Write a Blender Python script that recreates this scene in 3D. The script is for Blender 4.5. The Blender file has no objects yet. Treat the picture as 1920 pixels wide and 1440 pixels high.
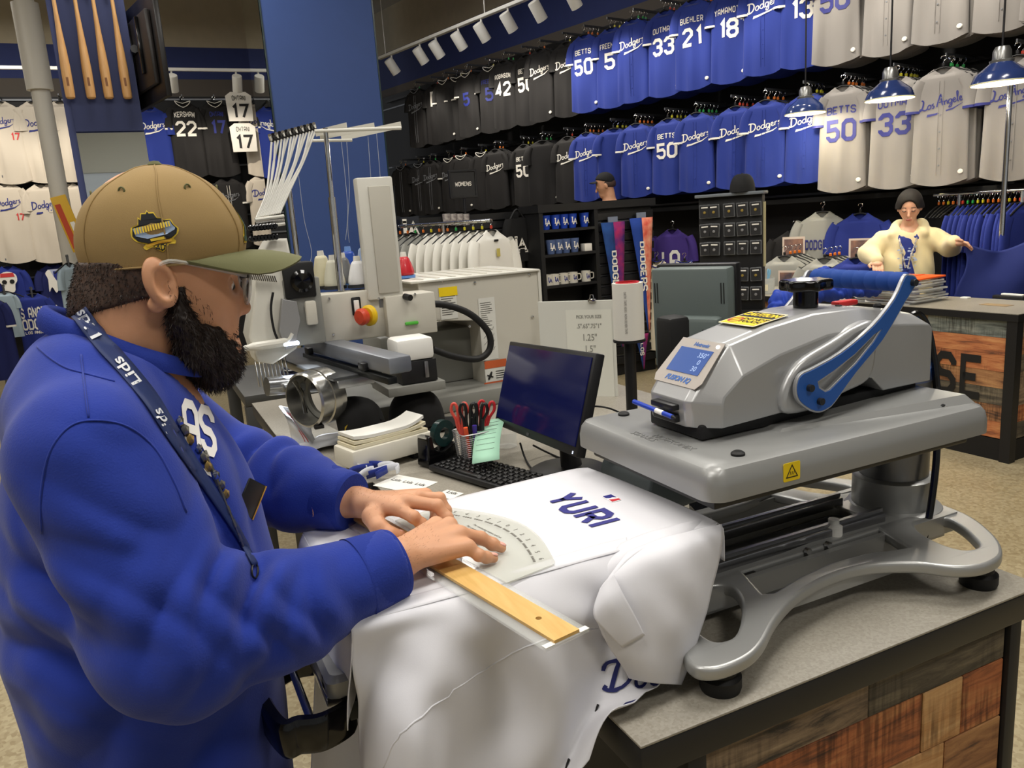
import bpy, bmesh, math, random
import numpy as np
from mathutils import Vector, Matrix
random.seed(7); rng = np.random.RandomState(5)
SC = bpy.context.scene
COL = SC.collection
# ------------------------------------------------------------------ camera
FPX = 1483.0; PITCH = math.atan(314/1483.0); ROLL = math.atan(.0702); AZ = math.radians(24.6); CAMH = 1.62
fh = np.array([math.sin(AZ), math.cos(AZ), 0]); rt = np.array([math.cos(AZ), -math.sin(AZ), 0]); upv = np.array([0, 0, 1.])
fw = fh*math.cos(PITCH)-upv*math.sin(PITCH); u0 = fh*math.sin(PITCH)+upv*math.cos(PITCH)
ixv = math.cos(ROLL)*rt-math.sin(ROLL)*u0; iyv = -math.sin(ROLL)*rt-math.cos(ROLL)*u0
CAMP = np.array([0, 0, CAMH])
cam = bpy.data.cameras.new('camera'); camo = bpy.data.objects.new('camera', cam); COL.objects.link(camo)
cam.sensor_width = 36; cam.lens = FPX/1920*36; cam.clip_end = 100; cam.clip_start = .02
camo.matrix_world = Matrix(((ixv[0], -iyv[0], -fw[0], 0), (ixv[1], -iyv[1], -fw[1], 0), (ixv[2], -iyv[2], -fw[2], CAMH), (0, 0, 0, 1)))
SC.camera = camo
# ------------------------------------------------------------------ world, exposure, ceiling light
SC.view_settings.view_transform = 'Standard'; SC.view_settings.look = 'None'
SC.view_settings.exposure = -0.06; SC.view_settings.gamma = 1; SC.view_settings.use_curve_mapping = False
wd = bpy.data.worlds.new('world'); SC.world = wd; wd.use_nodes = True
wd.node_tree.nodes['Background'].inputs[0].default_value = (.97, .98, 1.0, 1); wd.node_tree.nodes['Background'].inputs[1].default_value = 0.32
def area(name, loc, size, power, rot=(0, 0, 0), col=(1, .965, .915)):
    l = bpy.data.lights.new(name, 'AREA'); l.shape = 'RECTANGLE'; l.size = size[0]; l.size_y = size[1]; l.energy = power; l.color = col
    o = bpy.data.objects.new(name, l); o.location = loc; o.rotation_euler = rot; COL.objects.link(o); return o
CEIL_LIGHTS = [(-.9, .6), (1.6, .9), (.2, 3.2), (-2.4, 3.6), (2.9, 4.0), (.4, 6.6), (-2.6, 7.2), (2.4, 8.0), (-1.0, 10.2), (3.4, 1.4), (-3.2, .2), (1.0, -1.8)]
for (lx, ly) in CEIL_LIGHTS: area('ceiling_panel_light', (lx, ly, 4.52), (1.2, .6), 45)
# ------------------------------------------------------------------ helpers
def sr(c):
    return tuple(((v/255.)/12.92 if v/255. <= .04045 else ((v/255.+.055)/1.055)**2.4) for v in c)
MATS = {}
def M(name, c=None, rough=.5, metal=0., bump=0., bscale=60., var=0., vscale=8., c2=None, emit=0., alpha=1., trans=0., coat=0., sheen=0., stretch=None, ior=1.45, sub=0.):
    if name in MATS: return MATS[name]
    m = bpy.data.materials.new(name); m.use_nodes = True; nt = m.node_tree; N = nt.nodes; Lk = nt.links
    b = N['Principled BSDF']; col = sr(c)+(1,)
    b.inputs['Base Color'].default_value = col; b.inputs['Roughness'].default_value = rough; b.inputs['Metallic'].default_value = metal
    b.inputs['IOR'].default_value = ior
    if emit: b.inputs['Emission Color'].default_value = col; b.inputs['Emission Strength'].default_value = emit
    if alpha < 1: b.inputs['Alpha'].default_value = alpha
    if trans: b.inputs['Transmission Weight'].default_value = trans
    if coat: b.inputs['Coat Weight'].default_value = coat; b.inputs['Coat Roughness'].default_value = .08
    if sheen: b.inputs['Sheen Weight'].default_value = sheen; b.inputs['Sheen Roughness'].default_value = .5
    if sub: b.inputs['Subsurface Weight'].default_value = sub; b.inputs['Subsurface Radius'].default_value = (.012, .005, .003); b.inputs['Subsurface Scale'].default_value = .6
    if bump or var or c2:
        tc = N.new('ShaderNodeTexCoord'); src = tc.outputs['Object']
        if stretch:
            mp = N.new('ShaderNodeMapping'); mp.inputs['Scale'].default_value = stretch; Lk.new(src, mp.inputs['Vector']); src = mp.outputs['Vector']
        if var or c2:
            nz = N.new('ShaderNodeTexNoise'); nz.inputs['Scale'].default_value = vscale; nz.inputs['Detail'].default_value = 5; Lk.new(src, nz.inputs['Vector'])
            rp = N.new('ShaderNodeValToRGB'); e = rp.color_ramp.elements; e[0].position = .3; e[1].position = .7
            if c2: e[0].color = col; e[1].color = sr(c2)+(1,)
            else:
                e[0].color = tuple(v*(1-var) for v in col[:3])+(1,); e[1].color = tuple(min(1, v*(1+var)) for v in col[:3])+(1,)
            Lk.new(nz.outputs[0], rp.inputs[0]); Lk.new(rp.outputs[0], b.inputs['Base Color'])
        if bump:
            n2 = N.new('ShaderNodeTexNoise'); n2.inputs['Scale'].default_value = bscale; n2.inputs['Detail'].default_value = 3; Lk.new(src, n2.inputs['Vector'])
            bp = N.new('ShaderNodeBump'); bp.inputs['Strength'].default_value = bump; bp.inputs['Distance'].default_value = .002
            Lk.new(n2.outputs[0], bp.inputs['Height']); Lk.new(bp.outputs[0], b.inputs['Normal'])
    MATS[name] = m; return m
def tag(o, label=None, cat=None, group=None, kind=None):
    if label: o['label'] = label
    if cat: o['category'] = cat
    if group: o['group'] = group
    if kind: o['kind'] = kind
    return o
def thing(name, label, cat, loc=(0, 0, 0), rotz=0, group=None):
    o = bpy.data.objects.new(name, None); COL.objects.link(o); o.location = loc; o.rotation_euler = (0, 0, rotz); o.empty_display_size = .05
    return tag(o, label, cat, group)
def link(name, me, parent=None):
    o = bpy.data.objects.new(name, me); COL.objects.link(o)
    if parent is not None: o.parent = parent
    return o
def root_loc(p):
    v = Vector((0, 0, 0))
    while p is not None: v = v+p.location; p = p.parent
    return v
class B:
    """collects geometry; .o() links it as one mesh object"""
    def __init__(s): s.v = []; s.f = []; s.mi = []
    def add(s, v, f, mx=None, mi=0):
        n = len(s.v)
        if mx is not None: v = [tuple(mx @ Vector(p)) for p in v]
        s.v.extend([tuple(map(float, p)) for p in v]); s.f.extend([tuple(int(i)+n for i in q) for q in f]); s.mi.extend([mi]*len(f)); return s
    def bm(s, bm, mx=None, mi=0):
        bm.verts.ensure_lookup_table(); bm.verts.index_update()
        s.add([v.co[:] for v in bm.verts], [[v.index for v in f.verts] for f in bm.faces], mx, mi); bm.free(); return s
    def box(s, c, size, r=0., seg=2, mx=None, taper=None, mi=0):
        bm = bmesh.new(); bmesh.ops.create_cube(bm, size=1)
        for v in bm.verts:
            k = 1.
            if taper and v.co.z > 0: k = taper
            v.co = Vector((v.co.x*size[0]*k, v.co.y*size[1]*k, v.co.z*size[2]))
        if r: bmesh.ops.bevel(bm, geom=bm.edges[:], offset=r, segments=seg, affect='EDGES', profile=.5)
        T = Matrix.Translation(c)
        return s.bm(bm, T if mx is None else mx @ T, mi)
    def b2(s, lo, hi, r=0., seg=2, mx=None, mi=0):
        return s.box([(a+b)/2 for a, b in zip(lo, hi)], [abs(b-a) for a, b in zip(lo, hi)], r, seg, mx, None, mi)
    def cyl(s, a, b, ra, rb=None, n=20, caps=True, mi=0):
        return s.tube([a, b], [ra, ra if rb is None else rb], n, caps, mi)
    def tube(s, pts, r, n=10, caps=True, mi=0, closed=False, flat=1.):
        P = [Vector(p) for p in pts]; m = len(P); R = r if isinstance(r, (list, tuple)) else [r]*m
        V = []; F = []; prev = None
        for i in range(m):
            if closed: t = P[(i+1) % m]-P[i-1]
            else: t = P[min(i+1, m-1)]-P[max(i-1, 0)]
            if t.length < 1e-9: t = Vector((0, 0, 1))
            t.normalize()
            if prev is None:
                a = Vector((0, 0, 1)) if abs(t.z) < .9 else Vector((1, 0, 0)); u = t.cross(a).normalized()
            else: u = (prev-t*prev.dot(t)); u = u.normalized() if u.length > 1e-6 else prev
            prev = u; w = t.cross(u)
            for k in range(n):
                th = 2*math.pi*k/n; V.append(P[i]+(u*math.cos(th)+w*math.sin(th)*flat)*R[i])
        for i in range(m if closed else m-1):
            j = (i+1) % m
            for k in range(n): F.append((i*n+k, i*n+(k+1) % n, j*n+(k+1) % n, j*n+k))
        if caps and not closed: F.append(tuple(range(n-1, -1, -1))); F.append(tuple((m-1)*n+k for k in range(n)))
        return s.add(V, F, None, mi)
    def lathe(s, prof, c=(0, 0, 0), n=24, mx=None, caps=True, mi=0):
        V = []; F = []; m = len(prof)
        for (r, z) in prof:
            for k in range(n):
                th = 2*math.pi*k/n; V.append((c[0]+r*math.cos(th), c[1]+r*math.sin(th), c[2]+z))
        for i in range(m-1):
            for k in range(n): F.append((i*n+k, i*n+(k+1) % n, (i+1)*n+(k+1) % n, (i+1)*n+k))
        if caps: F.append(tuple(range(n-1, -1, -1))); F.append(tuple((m-1)*n+k for k in range(n)))
        return s.add(V, F, mx, mi)
    def loft(s, rings, caps=True, mi=0, closed=True):
        n = len(rings[0]); V = [p for r in rings for p in r]; F = []
        for i in range(len(rings)-1):
            for k in range(n if closed else n-1): F.append((i*n+k, i*n+(k+1) % n, (i+1)*n+(k+1) % n, (i+1)*n+k))
        if caps and closed: F.append(tuple(range(n-1, -1, -1))); F.append(tuple((len(rings)-1)*n+k for k in range(n)))
        return s.add(V, F, None, mi)
    def grid(s, G, thick=0., mi=0):
        """G[i][j] 3-D points; optional second face sheet offset along the normal"""
        G = np.array(G, float); a, b = G.shape[:2]
        V = G.reshape(-1, 3); F = [(i*b+j, (i+1)*b+j, (i+1)*b+j+1, i*b+j+1) for i in range(a-1) for j in range(b-1)]
        if not thick: return s.add(V, F, None, mi)
        du = np.gradient(G, axis=0); dv = np.gradient(G, axis=1); nn = np.cross(du, dv); nn /= (np.linalg.norm(nn, axis=2, keepdims=True)+1e-9)
        V2 = (G-nn*thick).reshape(-1, 3); n = a*b
        F2 = [tuple(n+k for k in reversed(q)) for q in F]
        rim = [(0, j) for j in range(b)]+[(i, b-1) for i in range(1, a)]+[(a-1, j) for j in range(b-2, -1, -1)]+[(i, 0) for i in range(a-2, 0, -1)]
        ids = [i*b+j for i, j in rim]; F3 = [(ids[k], ids[(k+1) % len(ids)], n+ids[(k+1) % len(ids)], n+ids[k]) for k in range(len(ids))]
        return s.add(np.vstack([V, V2]), F+F2+F3, None, mi)
    def poly(s, outline, holes=(), depth=.01, bevel=0., mx=None, mi=0, res=2):
        """flat outline (2-D, with holes) extruded symmetrically about z=0"""
        cu = bpy.data.curves.new('c', 'CURVE'); cu.dimensions = '2D'; cu.fill_mode = 'BOTH'
        cu.extrude = max(depth/2-bevel, 0); cu.bevel_depth = bevel; cu.bevel_resolution = res; cu.offset = -bevel
        for lp in [outline]+list(holes):
            sp = cu.splines.new('POLY'); sp.points.add(len(lp)-1)
            for p, q in zip(sp.points, lp): p.co = (q[0], q[1], 0, 1)
            sp.use_cyclic_u = True
        s.curve(cu, mx, mi); return s
    def curve(s, cu, mx=None, mi=0):
        o = bpy.data.objects.new('c', cu); COL.objects.link(o)
        dg = bpy.context.evaluated_depsgraph_get(); me = bpy.data.meshes.new_from_object(o.evaluated_get(dg))
        s.add([v.co[:] for v in me.vertices], [tuple(p.vertices) for p in me.polygons], mx, mi)
        bpy.data.objects.remove(o); bpy.data.meshes.remove(me); bpy.data.curves.remove(cu)
    def text(s, t, size, mx=None, depth=.0006, align='CENTER', offset=0., shear=0., mi=0, sx=1., space=1.):
        cu = bpy.data.curves.new('t', 'FONT'); cu.body = t; cu.size = size; cu.align_x = align; cu.align_y = 'CENTER'; cu.extrude = depth/2; cu.offset = offset; cu.shear = shear
        cu.resolution_u = 3; cu.space_character = space
        if sx != 1: mx = (mx or Matrix()) @ Matrix.Diagonal((sx, 1, 1, 1))
        s.curve(cu, mx, mi); return s
    def map(s, fn): s.v = [tuple(fn(Vector(p))) for p in s.v]; return s
    def mesh(s, mats, sub=(0, 0, 0), smooth=35):
        me = bpy.data.meshes.new('m'); V = np.array(s.v, float).reshape(-1, 3)-np.array(sub)
        me.from_pydata(V.tolist(), [], s.f)
        if not isinstance(mats, (list, tuple)): mats = [mats]
        for m in mats: me.materials.append(m)
        if len(mats) > 1: me.polygons.foreach_set('material_index', s.mi)
        if smooth is not None:
            me.polygons.foreach_set('use_smooth', [True]*len(me.polygons))
            if smooth < 180: me.set_sharp_from_angle(angle=math.radians(smooth))
        me.update(); return me
    def o(s, name, mats, parent=None, smooth=35, local=False):
        sub = (0, 0, 0)
        if parent is not None and not local: sub = tuple(root_loc(parent))
        return link(name, s.mesh(mats, sub, smooth), parent)
def solo(b, name, mats, label, cat, group=None, smooth=35, base=None):
    """a one-mesh thing whose origin sits at its base"""
    V = np.array(b.v); c = base if base is not None else ((V[:, 0].min()+V[:, 0].max())/2, (V[:, 1].min()+V[:, 1].max())/2, V[:, 2].min())
    o = link(name, b.mesh(mats, c, smooth)); o.location = c
    return tag(o, label, cat, group)
def struct(b, name, mats, parent=None, smooth=35):
    o = b.o(name, mats, parent, smooth)
    if parent is None: o['kind'] = 'structure'
    return o
def dup(root, loc=None, rotz=None, label=None, group=None):
    r = root.copy(); COL.objects.link(r)
    if loc is not None: r.location = loc
    if rotz is not None: r.rotation_euler = (0, 0, rotz)
    if label: r['label'] = label
    if group: r['group'] = group
    for ch in root.children:
        c = ch.copy(); COL.objects.link(c); c.parent = r
        for g in ch.children:
            d = g.copy(); COL.objects.link(d); d.parent = c
    return r
def ray(px, py):
    d = fw*FPX+ixv*(px-960)+iyv*(py-720); return d/np.linalg.norm(d)
def WZ(px, py, z): d = ray(px, py); return CAMP+d*(z-CAMH)/d[2]
def WY(px, py, y): d = ray(px, py); return CAMP+d*y/d[1]
def WX(px, py, x): d = ray(px, py); return CAMP+d*x/d[0]
def WD(px, py, dd): d = ray(px, py); return CAMP+d*dd/(d @ fw)
def WP(px, py, P, n):
    d = ray(px, py); n = np.array(n, float); return CAMP+d*((np.array(P)-CAMP) @ n)/(d @ n)
def cr(pts, n=8, closed=False):
    """Catmull-Rom through points"""
    P = np.array(pts, float); m = len(P); out = []
    rng_ = range(m if closed else m-1)
    for i in rng_:
        if closed: p0, p1, p2, p3 = P[i-1], P[i], P[(i+1) % m], P[(i+2) % m]
        else: p0, p1, p2, p3 = P[max(i-1, 0)], P[i], P[i+1], P[min(i+2, m-1)]
        for k in range(n):
            t = k/n; out.append(.5*((2*p1)+(-p0+p2)*t+(2*p0-5*p1+4*p2-p3)*t*t+(-p0+3*p1-3*p2+p3)*t**3))
    if not closed: out.append(P[-1])
    return [tuple(p) for p in out]
def crgrid(G, n=5):
    """smooth a control grid G[i][j] -> dense grid"""
    A = np.array([cr(row, n) for row in G]); A2 = np.array([cr(A[:, j], n) for j in range(A.shape[1])])
    return A2.transpose(1, 0, 2)
def frame(o, x, y):
    """matrix whose local x,y axes are the given world vectors, at o"""
    x = Vector(x).normalized(); y = Vector(y); y = (y-x*y.dot(x)).normalized(); z = x.cross(y)
    return Matrix(((x.x, y.x, z.x, o[0]), (x.y, y.y, z.y, o[1]), (x.z, y.z, z.z, o[2]), (0, 0, 0, 1)))
def rotm(loc, rx=0, ry=0, rz=0):
    return Matrix.Translation(loc) @ Matrix.Rotation(rz, 4, 'Z') @ Matrix.Rotation(ry, 4, 'Y') @ Matrix.Rotation(rx, 4, 'X')
def rrect(w, h, r, n=5, cx=0, cy=0):
    out = []
    for (sx, sy, a0) in ((1, 1, 0), (-1, 1, 90), (-1, -1, 180), (1, -1, 270)):
        for k in range(n+1):
            a = math.radians(a0+90*k/n); out.append((cx+sx*(w/2-r)+r*math.cos(a), cy+sy*(h/2-r)+r*math.sin(a)))
    return out
# ---- block letters and script lettering made of strokes (units: 4 wide, 6 high)
GL = {'A': [[(0, 0), (0, 5), (1, 6), (3, 6), (4, 5), (4, 0)], [(0, 2.4), (4, 2.4)]], 'B': [[(0, 0), (0, 6), (3, 6), (4, 5.2), (4, 3.8), (3.2, 3), (0, 3)], [(3.2, 3), (4, 2.2), (4, .8), (3, 0), (0, 0)]],
 'C': [[(4, 4.4), (4, 5), (3, 6), (1, 6), (0, 5), (0, 1), (1, 0), (3, 0), (4, 1), (4, 1.6)]], 'D': [[(0, 0), (0, 6), (3, 6), (4, 5), (4, 1), (3, 0), (0, 0)]], 'E': [[(4, 6), (0, 6), (0, 0), (4, 0)], [(0, 3), (3, 3)]],
 'F': [[(4, 6), (0, 6), (0, 0)], [(0, 3), (3, 3)]], 'G': [[(4, 4.4), (4, 5), (3, 6), (1, 6), (0, 5), (0, 1), (1, 0), (3, 0), (4, 1), (4, 2.8), (2.3, 2.8)]], 'H': [[(0, 0), (0, 6)], [(4, 0), (4, 6)], [(0, 3), (4, 3)]],
 'I': [[(0, 0), (0, 6)]], 'K': [[(0, 0), (0, 6)], [(4, 6), (0, 2.6)], [(1.4, 3.6), (4, 0)]], 'L': [[(0, 6), (0, 0), (4, 0)]], 'M': [[(0, 0), (0, 6), (2.4, 2.5), (4.8, 6), (4.8, 0)]], 'N': [[(0, 0), (0, 6), (4, 0), (4, 6)]],
 'O': [[(1, 0), (0, 1), (0, 5), (1, 6), (3, 6), (4, 5), (4, 1), (3, 0), (1, 0)]], 'P': [[(0, 0), (0, 6), (3, 6), (4, 5), (4, 3.6), (3, 2.7), (0, 2.7)]], 'Q': [[(1, 0), (0, 1), (0, 5), (1, 6), (3, 6), (4, 5), (4, 1), (3, 0), (1, 0)], [(2.4, 1.8), (4.3, -.3)]],
 'R': [[(0, 0), (0, 6), (3, 6), (4, 5), (4, 3.8), (3, 2.8), (0, 2.8)], [(2.2, 2.8), (4, 0)]], 'S': [[(4, 4.5), (4, 5), (3, 6), (1, 6), (0, 5), (0, 4), (1, 3.1), (3, 2.9), (4, 2), (4, 1), (3, 0), (1, 0), (0, 1), (0, 1.5)]],
 'T': [[(0, 6), (4, 6)], [(2, 6), (2, 0)]], 'U': [[(0, 6), (0, 1), (1, 0), (3, 0), (4, 1), (4, 6)]], 'V': [[(0, 6), (2, 0), (4, 6)]], 'W': [[(0, 6), (.8, 0), (2.4, 4), (4, 0), (4.8, 6)]], 'X': [[(0, 0), (4, 6)], [(0, 6), (4, 0)]], 'Y': [[(0, 6), (2, 3), (4, 6)], [(2, 3), (2, 0)]], 'Z': [[(0, 6), (4, 6), (0, 0), (4, 0)]],
 '0': [[(1, 0), (0, 1), (0, 5), (1, 6), (3, 6), (4, 5), (4, 1), (3, 0), (1, 0)]], '1': [[(.6, 4.8), (1.8, 6), (1.8, 0)]], '2': [[(0, 4.6), (0, 5), (1, 6), (3, 6), (4, 5), (4, 3.8), (0, .6), (0, 0), (4, 0)]], '3': [[(0, 4.6), (0, 5), (1, 6), (3, 6), (4, 5), (4, 3.9), (3.2, 3.1), (1.6, 3.1)], [(3.2, 3.1), (4, 2.2), (4, 1), (3, 0), (1, 0), (0, 1), (0, 1.5)]],
 '4': [[(3, 0), (3, 6), (0, 1.7), (4.2, 1.7)]], '5': [[(4, 6), (.2, 6), (.2, 3.3), (3, 3.6), (4, 2.6), (4, 1), (3, 0), (1, 0), (0, 1), (0, 1.4)]], '7': [[(0, 6), (4, 6), (1.5, 0)]], '8': [[(1, 3.1), (0, 4), (0, 5), (1, 6), (3, 6), (4, 5), (4, 4), (3, 3.1), (1, 3.1), (0, 2.2), (0, 1), (1, 0), (3, 0), (4, 1), (4, 2.2), (3, 3.1)]], '9': [[(4, 3), (1, 3), (0, 4), (0, 5), (1, 6), (3, 6), (4, 5), (4, 1), (3, 0), (1, 0), (0, 1)]], ' ': []}
def ribbon(pl, w, step=None):
    """2-D stroke -> quads with mitred joints"""
    P = [np.array(p, float) for p in pl]
    if step:
        Q = [P[0]]
        for a, b in zip(P[:-1], P[1:]):
            k = max(1, int(np.linalg.norm(b-a)/step))
            for i in range(1, k+1): Q.append(a+(b-a)*i/k)
        P = Q
    n = len(P); W = w if isinstance(w, (list, tuple, np.ndarray)) else [w]*n
    closed = np.linalg.norm(P[0]-P[-1]) < 1e-6
    V = []; F = []
    for i in range(n):
        def dr(a, b):
            d = P[b]-P[a]; l = np.linalg.norm(d); return d/l if l > 1e-9 else np.array([1., 0])
        d0 = dr(i-1, i) if i > 0 else (dr(n-2, n-1) if closed else dr(0, 1)); d1 = dr(i, i+1) if i < n-1 else (dr(0, 1) if closed else dr(n-2, n-1))
        n0 = np.array([-d0[1], d0[0]]); n1 = np.array([-d1[1], d1[0]]); m = n0+n1; l = np.linalg.norm(m)
        m = n0 if l < 1e-6 else m/l; k = 1/max(.45, float(m @ n0)); hw = W[min(i, len(W)-1)]/2*k
        V += [P[i]+m*hw, P[i]-m*hw]
    for i in range(n-1): F.append((2*i, 2*i+1, 2*i+3, 2*i+2))
    return V, F
def block(t, h, weight=1.15, gap=1.9, slant=0., arch=0., cw=1., step=1.5, anchor=.5):
    """2-D verts/faces of a word, centred, height h"""
    V = []; F = []; x = 0
    for ch in t:
        g = GL.get(ch, []); wid = max([p[0] for s in g for p in s], default=2.5)
        for s in g:
            v, f = ribbon(s, weight, step); n = len(V); V += [np.array([q[0]*cw+x, q[1]]) for q in v]; F += [tuple(i+n for i in k) for k in f]
        x += wid*cw+gap
    x -= gap; A = np.array(V); A[:, 0] -= x*anchor; A[:, 1] -= 3
    if arch: A[:, 1] -= arch*(A[:, 0]/(x/2))**2
    A[:, 0] += A[:, 1]*slant
    return A*h/6., F
def ell(cx, cy, rx, ry, a0=0, a1=360, n=14, sl=.25):
    return [(cx+rx*math.cos(math.radians(a0+(a1-a0)*k/n))+sl*ry*math.sin(math.radians(a0+(a1-a0)*k/n)), cy+ry*math.sin(math.radians(a0+(a1-a0)*k/n))) for k in range(n+1)]
def script(kind):
    """cursive wordmark with a tail under it, 2-D, about 3.4 long"""
    S = []
    if kind == 'D':
        S = [(cr([(.42, .95), (.3, .5), (.2, .05)], 4), .15), (cr([(-.05, .72), (.05, .95), (.4, 1.0), (.78, .85), (.85, .5), (.62, .15), (.25, .02), (.0, .1), (.05, .22)], 4), .13),
             (ell(1.12, .24, .17, .22), .1), (ell(1.58, .24, .17, .22), .1), (cr([(1.92, .98), (1.8, .4), (1.76, .1), (1.9, .04)], 4), .11), (ell(2.08, .24, .16, .22), .1),
             (cr([(2.3, .44), (2.22, .0), (2.1, -.28), (1.9, -.3), (1.95, -.14), (2.3, .08)], 4), .09), (cr([(2.4, .2), (2.6, .26), (2.62, .42), (2.48, .42), (2.4, .18), (2.5, .03), (2.7, .1)], 4), .09),
             (cr([(2.74, .02), (2.84, .44)], 3), .1), (cr([(2.82, .3), (2.92, .42), (3.04, .42)], 3), .09), (cr([(3.3, .42), (3.16, .4), (3.16, .28), (3.3, .16), (3.2, .02), (3.06, .06)], 4), .09)]
        tail = [(3.35, -.06), (2.4, -.42), (1.1, -.5), (.6, -.42), (.45, -.68), (1.1, -.7), (2.4, -.56)]
    else:
        S = [(cr([(.3, .95), (.42, .8), (.3, .4), (.1, .1), (.0, .12), (.1, .2), (.4, .02), (.6, .12)], 4), .12), (ell(.76, .2, .13, .18), .09), (cr([(1.14, .38), (1.02, .36), (1.02, .26), (1.12, .14), (1.04, .02), (.94, .06)], 4), .09),
             (cr([(1.3, .02), (1.5, .5), (1.76, .98), (1.74, .5), (1.76, .02)], 4), .11), (cr([(1.44, .36), (1.86, .36)], 2), .08), (cr([(1.92, .38), (1.9, .02)], 2), .09), (cr([(1.92, .24), (2.06, .38), (2.12, .3), (2.1, .04)], 4), .08),
             (ell(2.32, .22, .12, .17), .08), (cr([(2.48, .38), (2.42, -.05), (2.3, -.28), (2.16, -.24), (2.46, .06)], 4), .08), (cr([(2.54, .18), (2.7, .24), (2.7, .38), (2.6, .36), (2.54, .16), (2.62, .02), (2.76, .1)], 4), .08), (cr([(2.8, .1), (2.98, .7), (2.98, .9), (2.9, .8), (2.86, .1), (2.94, .02)], 4), .08),
             (cr([(3.0, .18), (3.14, .24), (3.14, .38), (3.06, .36), (3.0, .16), (3.08, .02), (3.2, .1)], 4), .08), (cr([(3.44, .38), (3.32, .36), (3.32, .26), (3.42, .14), (3.34, .02), (3.24, .06)], 4), .08)]
        tail = [(3.4, -.1), (2.4, -.42), (1.1, -.48), (.5, -.4), (.4, -.62), (1.1, -.64), (2.4, -.54)]
    V = []; F = []
    for s, w in S:
        v, f = ribbon(s, w); n = len(V); V += v; F += [tuple(i+n for i in k) for k in f]
    n = len(V); V += [np.array(p) for p in tail]; F += [(n, n+6, n+1), (n+1, n+6, n+5, n+2), (n+2, n+5, n+4, n+3)]
    A = np.array(V); A[:, 0] -= 1.7; A[:, 1] -= .25
    return A, F
# ---- implicit surfaces (bodies, hands, cloth): signed distance on a grid -> surface nets
def smin(a, b, k):
    h = np.clip(.5+.5*(b-a)/k, 0, 1); return b+(a-b)*h-k*h*(1-h)
def smax(a, b, k): return -smin(-a, -b, k)
def cap(P, a, b, ra, rb=None):
    a = np.array(a, np.float32); b = np.array(b, np.float32); rb = ra if rb is None else rb; ba = b-a; d = float(ba @ ba)+1e-12
    x, y, z = P[0]-a[0], P[1]-a[1], P[2]-a[2]; h = np.clip((x*ba[0]+y*ba[1]+z*ba[2])/d, 0, 1)
    return np.sqrt((x-h*ba[0])**2+(y-h*ba[1])**2+(z-h*ba[2])**2)-(ra+(rb-ra)*h)
def eli(P, c, r, R=None):
    x, y, z = P[0]-c[0], P[1]-c[1], P[2]-c[2]
    if R is not None:
        R = np.array(R.to_3x3().transposed()) if isinstance(R, Matrix) else R
        x, y, z = R[0][0]*x+R[0][1]*y+R[0][2]*z, R[1][0]*x+R[1][1]*y+R[1][2]*z, R[2][0]*x+R[2][1]*y+R[2][2]*z
    k0 = np.sqrt((x/r[0])**2+(y/r[1])**2+(z/r[2])**2); k1 = np.sqrt((x/r[0]**2)**2+(y/r[1]**2)**2+(z/r[2]**2)**2)+1e-9
    return k0*(k0-1)/k1
def chain(P, pts, rs, k=.01):
    d = None
    for i in range(len(pts)-1):
        e = cap(P, pts[i], pts[i+1], rs[i], rs[i+1]); d = e if d is None else smin(d, e, k)
    return d
def nets(fn, lo, hi, h):
    ax = [np.arange(l, u+h, h, dtype=np.float32) for l, u in zip(lo, hi)]
    P = np.meshgrid(*ax, indexing='ij'); D = fn(P).astype(np.float32); nx, ny, nz = D.shape; S = D < 0
    c = [(0, 0, 0), (1, 0, 0), (0, 1, 0), (1, 1, 0), (0, 0, 1), (1, 0, 1), (0, 1, 1), (1, 1, 1)]
    sl = lambda A, o: A[o[0]:A.shape[0]-1+o[0], o[1]:A.shape[1]-1+o[1], o[2]:A.shape[2]-1+o[2]]
    cnt = sum(sl(S, o).astype(np.int8) for o in c); act = (cnt > 0) & (cnt < 8)
    I = np.argwhere(act); vals = np.stack([D[I[:, 0]+o[0], I[:, 1]+o[1], I[:, 2]+o[2]] for o in c], 1)
    pos = np.zeros((len(I), 3), np.float32); num = np.zeros(len(I), np.float32); C = np.array(c, np.float32)
    for a in range(8):
        for b in range(a+1, 8):
            if np.abs(C[a]-C[b]).sum() != 1: continue
            m = (vals[:, a] < 0) != (vals[:, b] < 0); t = np.where(m, vals[:, a]/(vals[:, a]-vals[:, b]+1e-12), 0)
            pos += np.where(m[:, None], C[a]+(C[b]-C[a])*t[:, None], 0); num += m
    V = (I+pos/num[:, None])*h+np.array([a[0] for a in ax])
    idx = -np.ones(act.shape, np.int64); idx[act] = np.arange(len(I)); F = []
    for d in range(3):
        e1, e2 = [(1, 2), (2, 0), (0, 1)][d]
        A = S.take(range(0, S.shape[d]-1), d); Bq = S.take(range(1, S.shape[d]), d); ch = np.argwhere(A != Bq)
        ch = ch[(ch[:, e1] > 0) & (ch[:, e2] > 0) & (ch[:, e1] < S.shape[e1]-1) & (ch[:, e2] < S.shape[e2]-1)]
        ins = A[ch[:, 0], ch[:, 1], ch[:, 2]]
        def cell(o1, o2):
            q = ch.copy(); q[:, e1] += o1; q[:, e2] += o2; return idx[q[:, 0], q[:, 1], q[:, 2]]
        Q = np.stack([cell(-1, -1), cell(0, -1), cell(0, 0), cell(-1, 0)], 1); Q[~ins] = Q[~ins][:, ::-1]; F.append(Q)
    return V, np.vstack(F)
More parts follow.
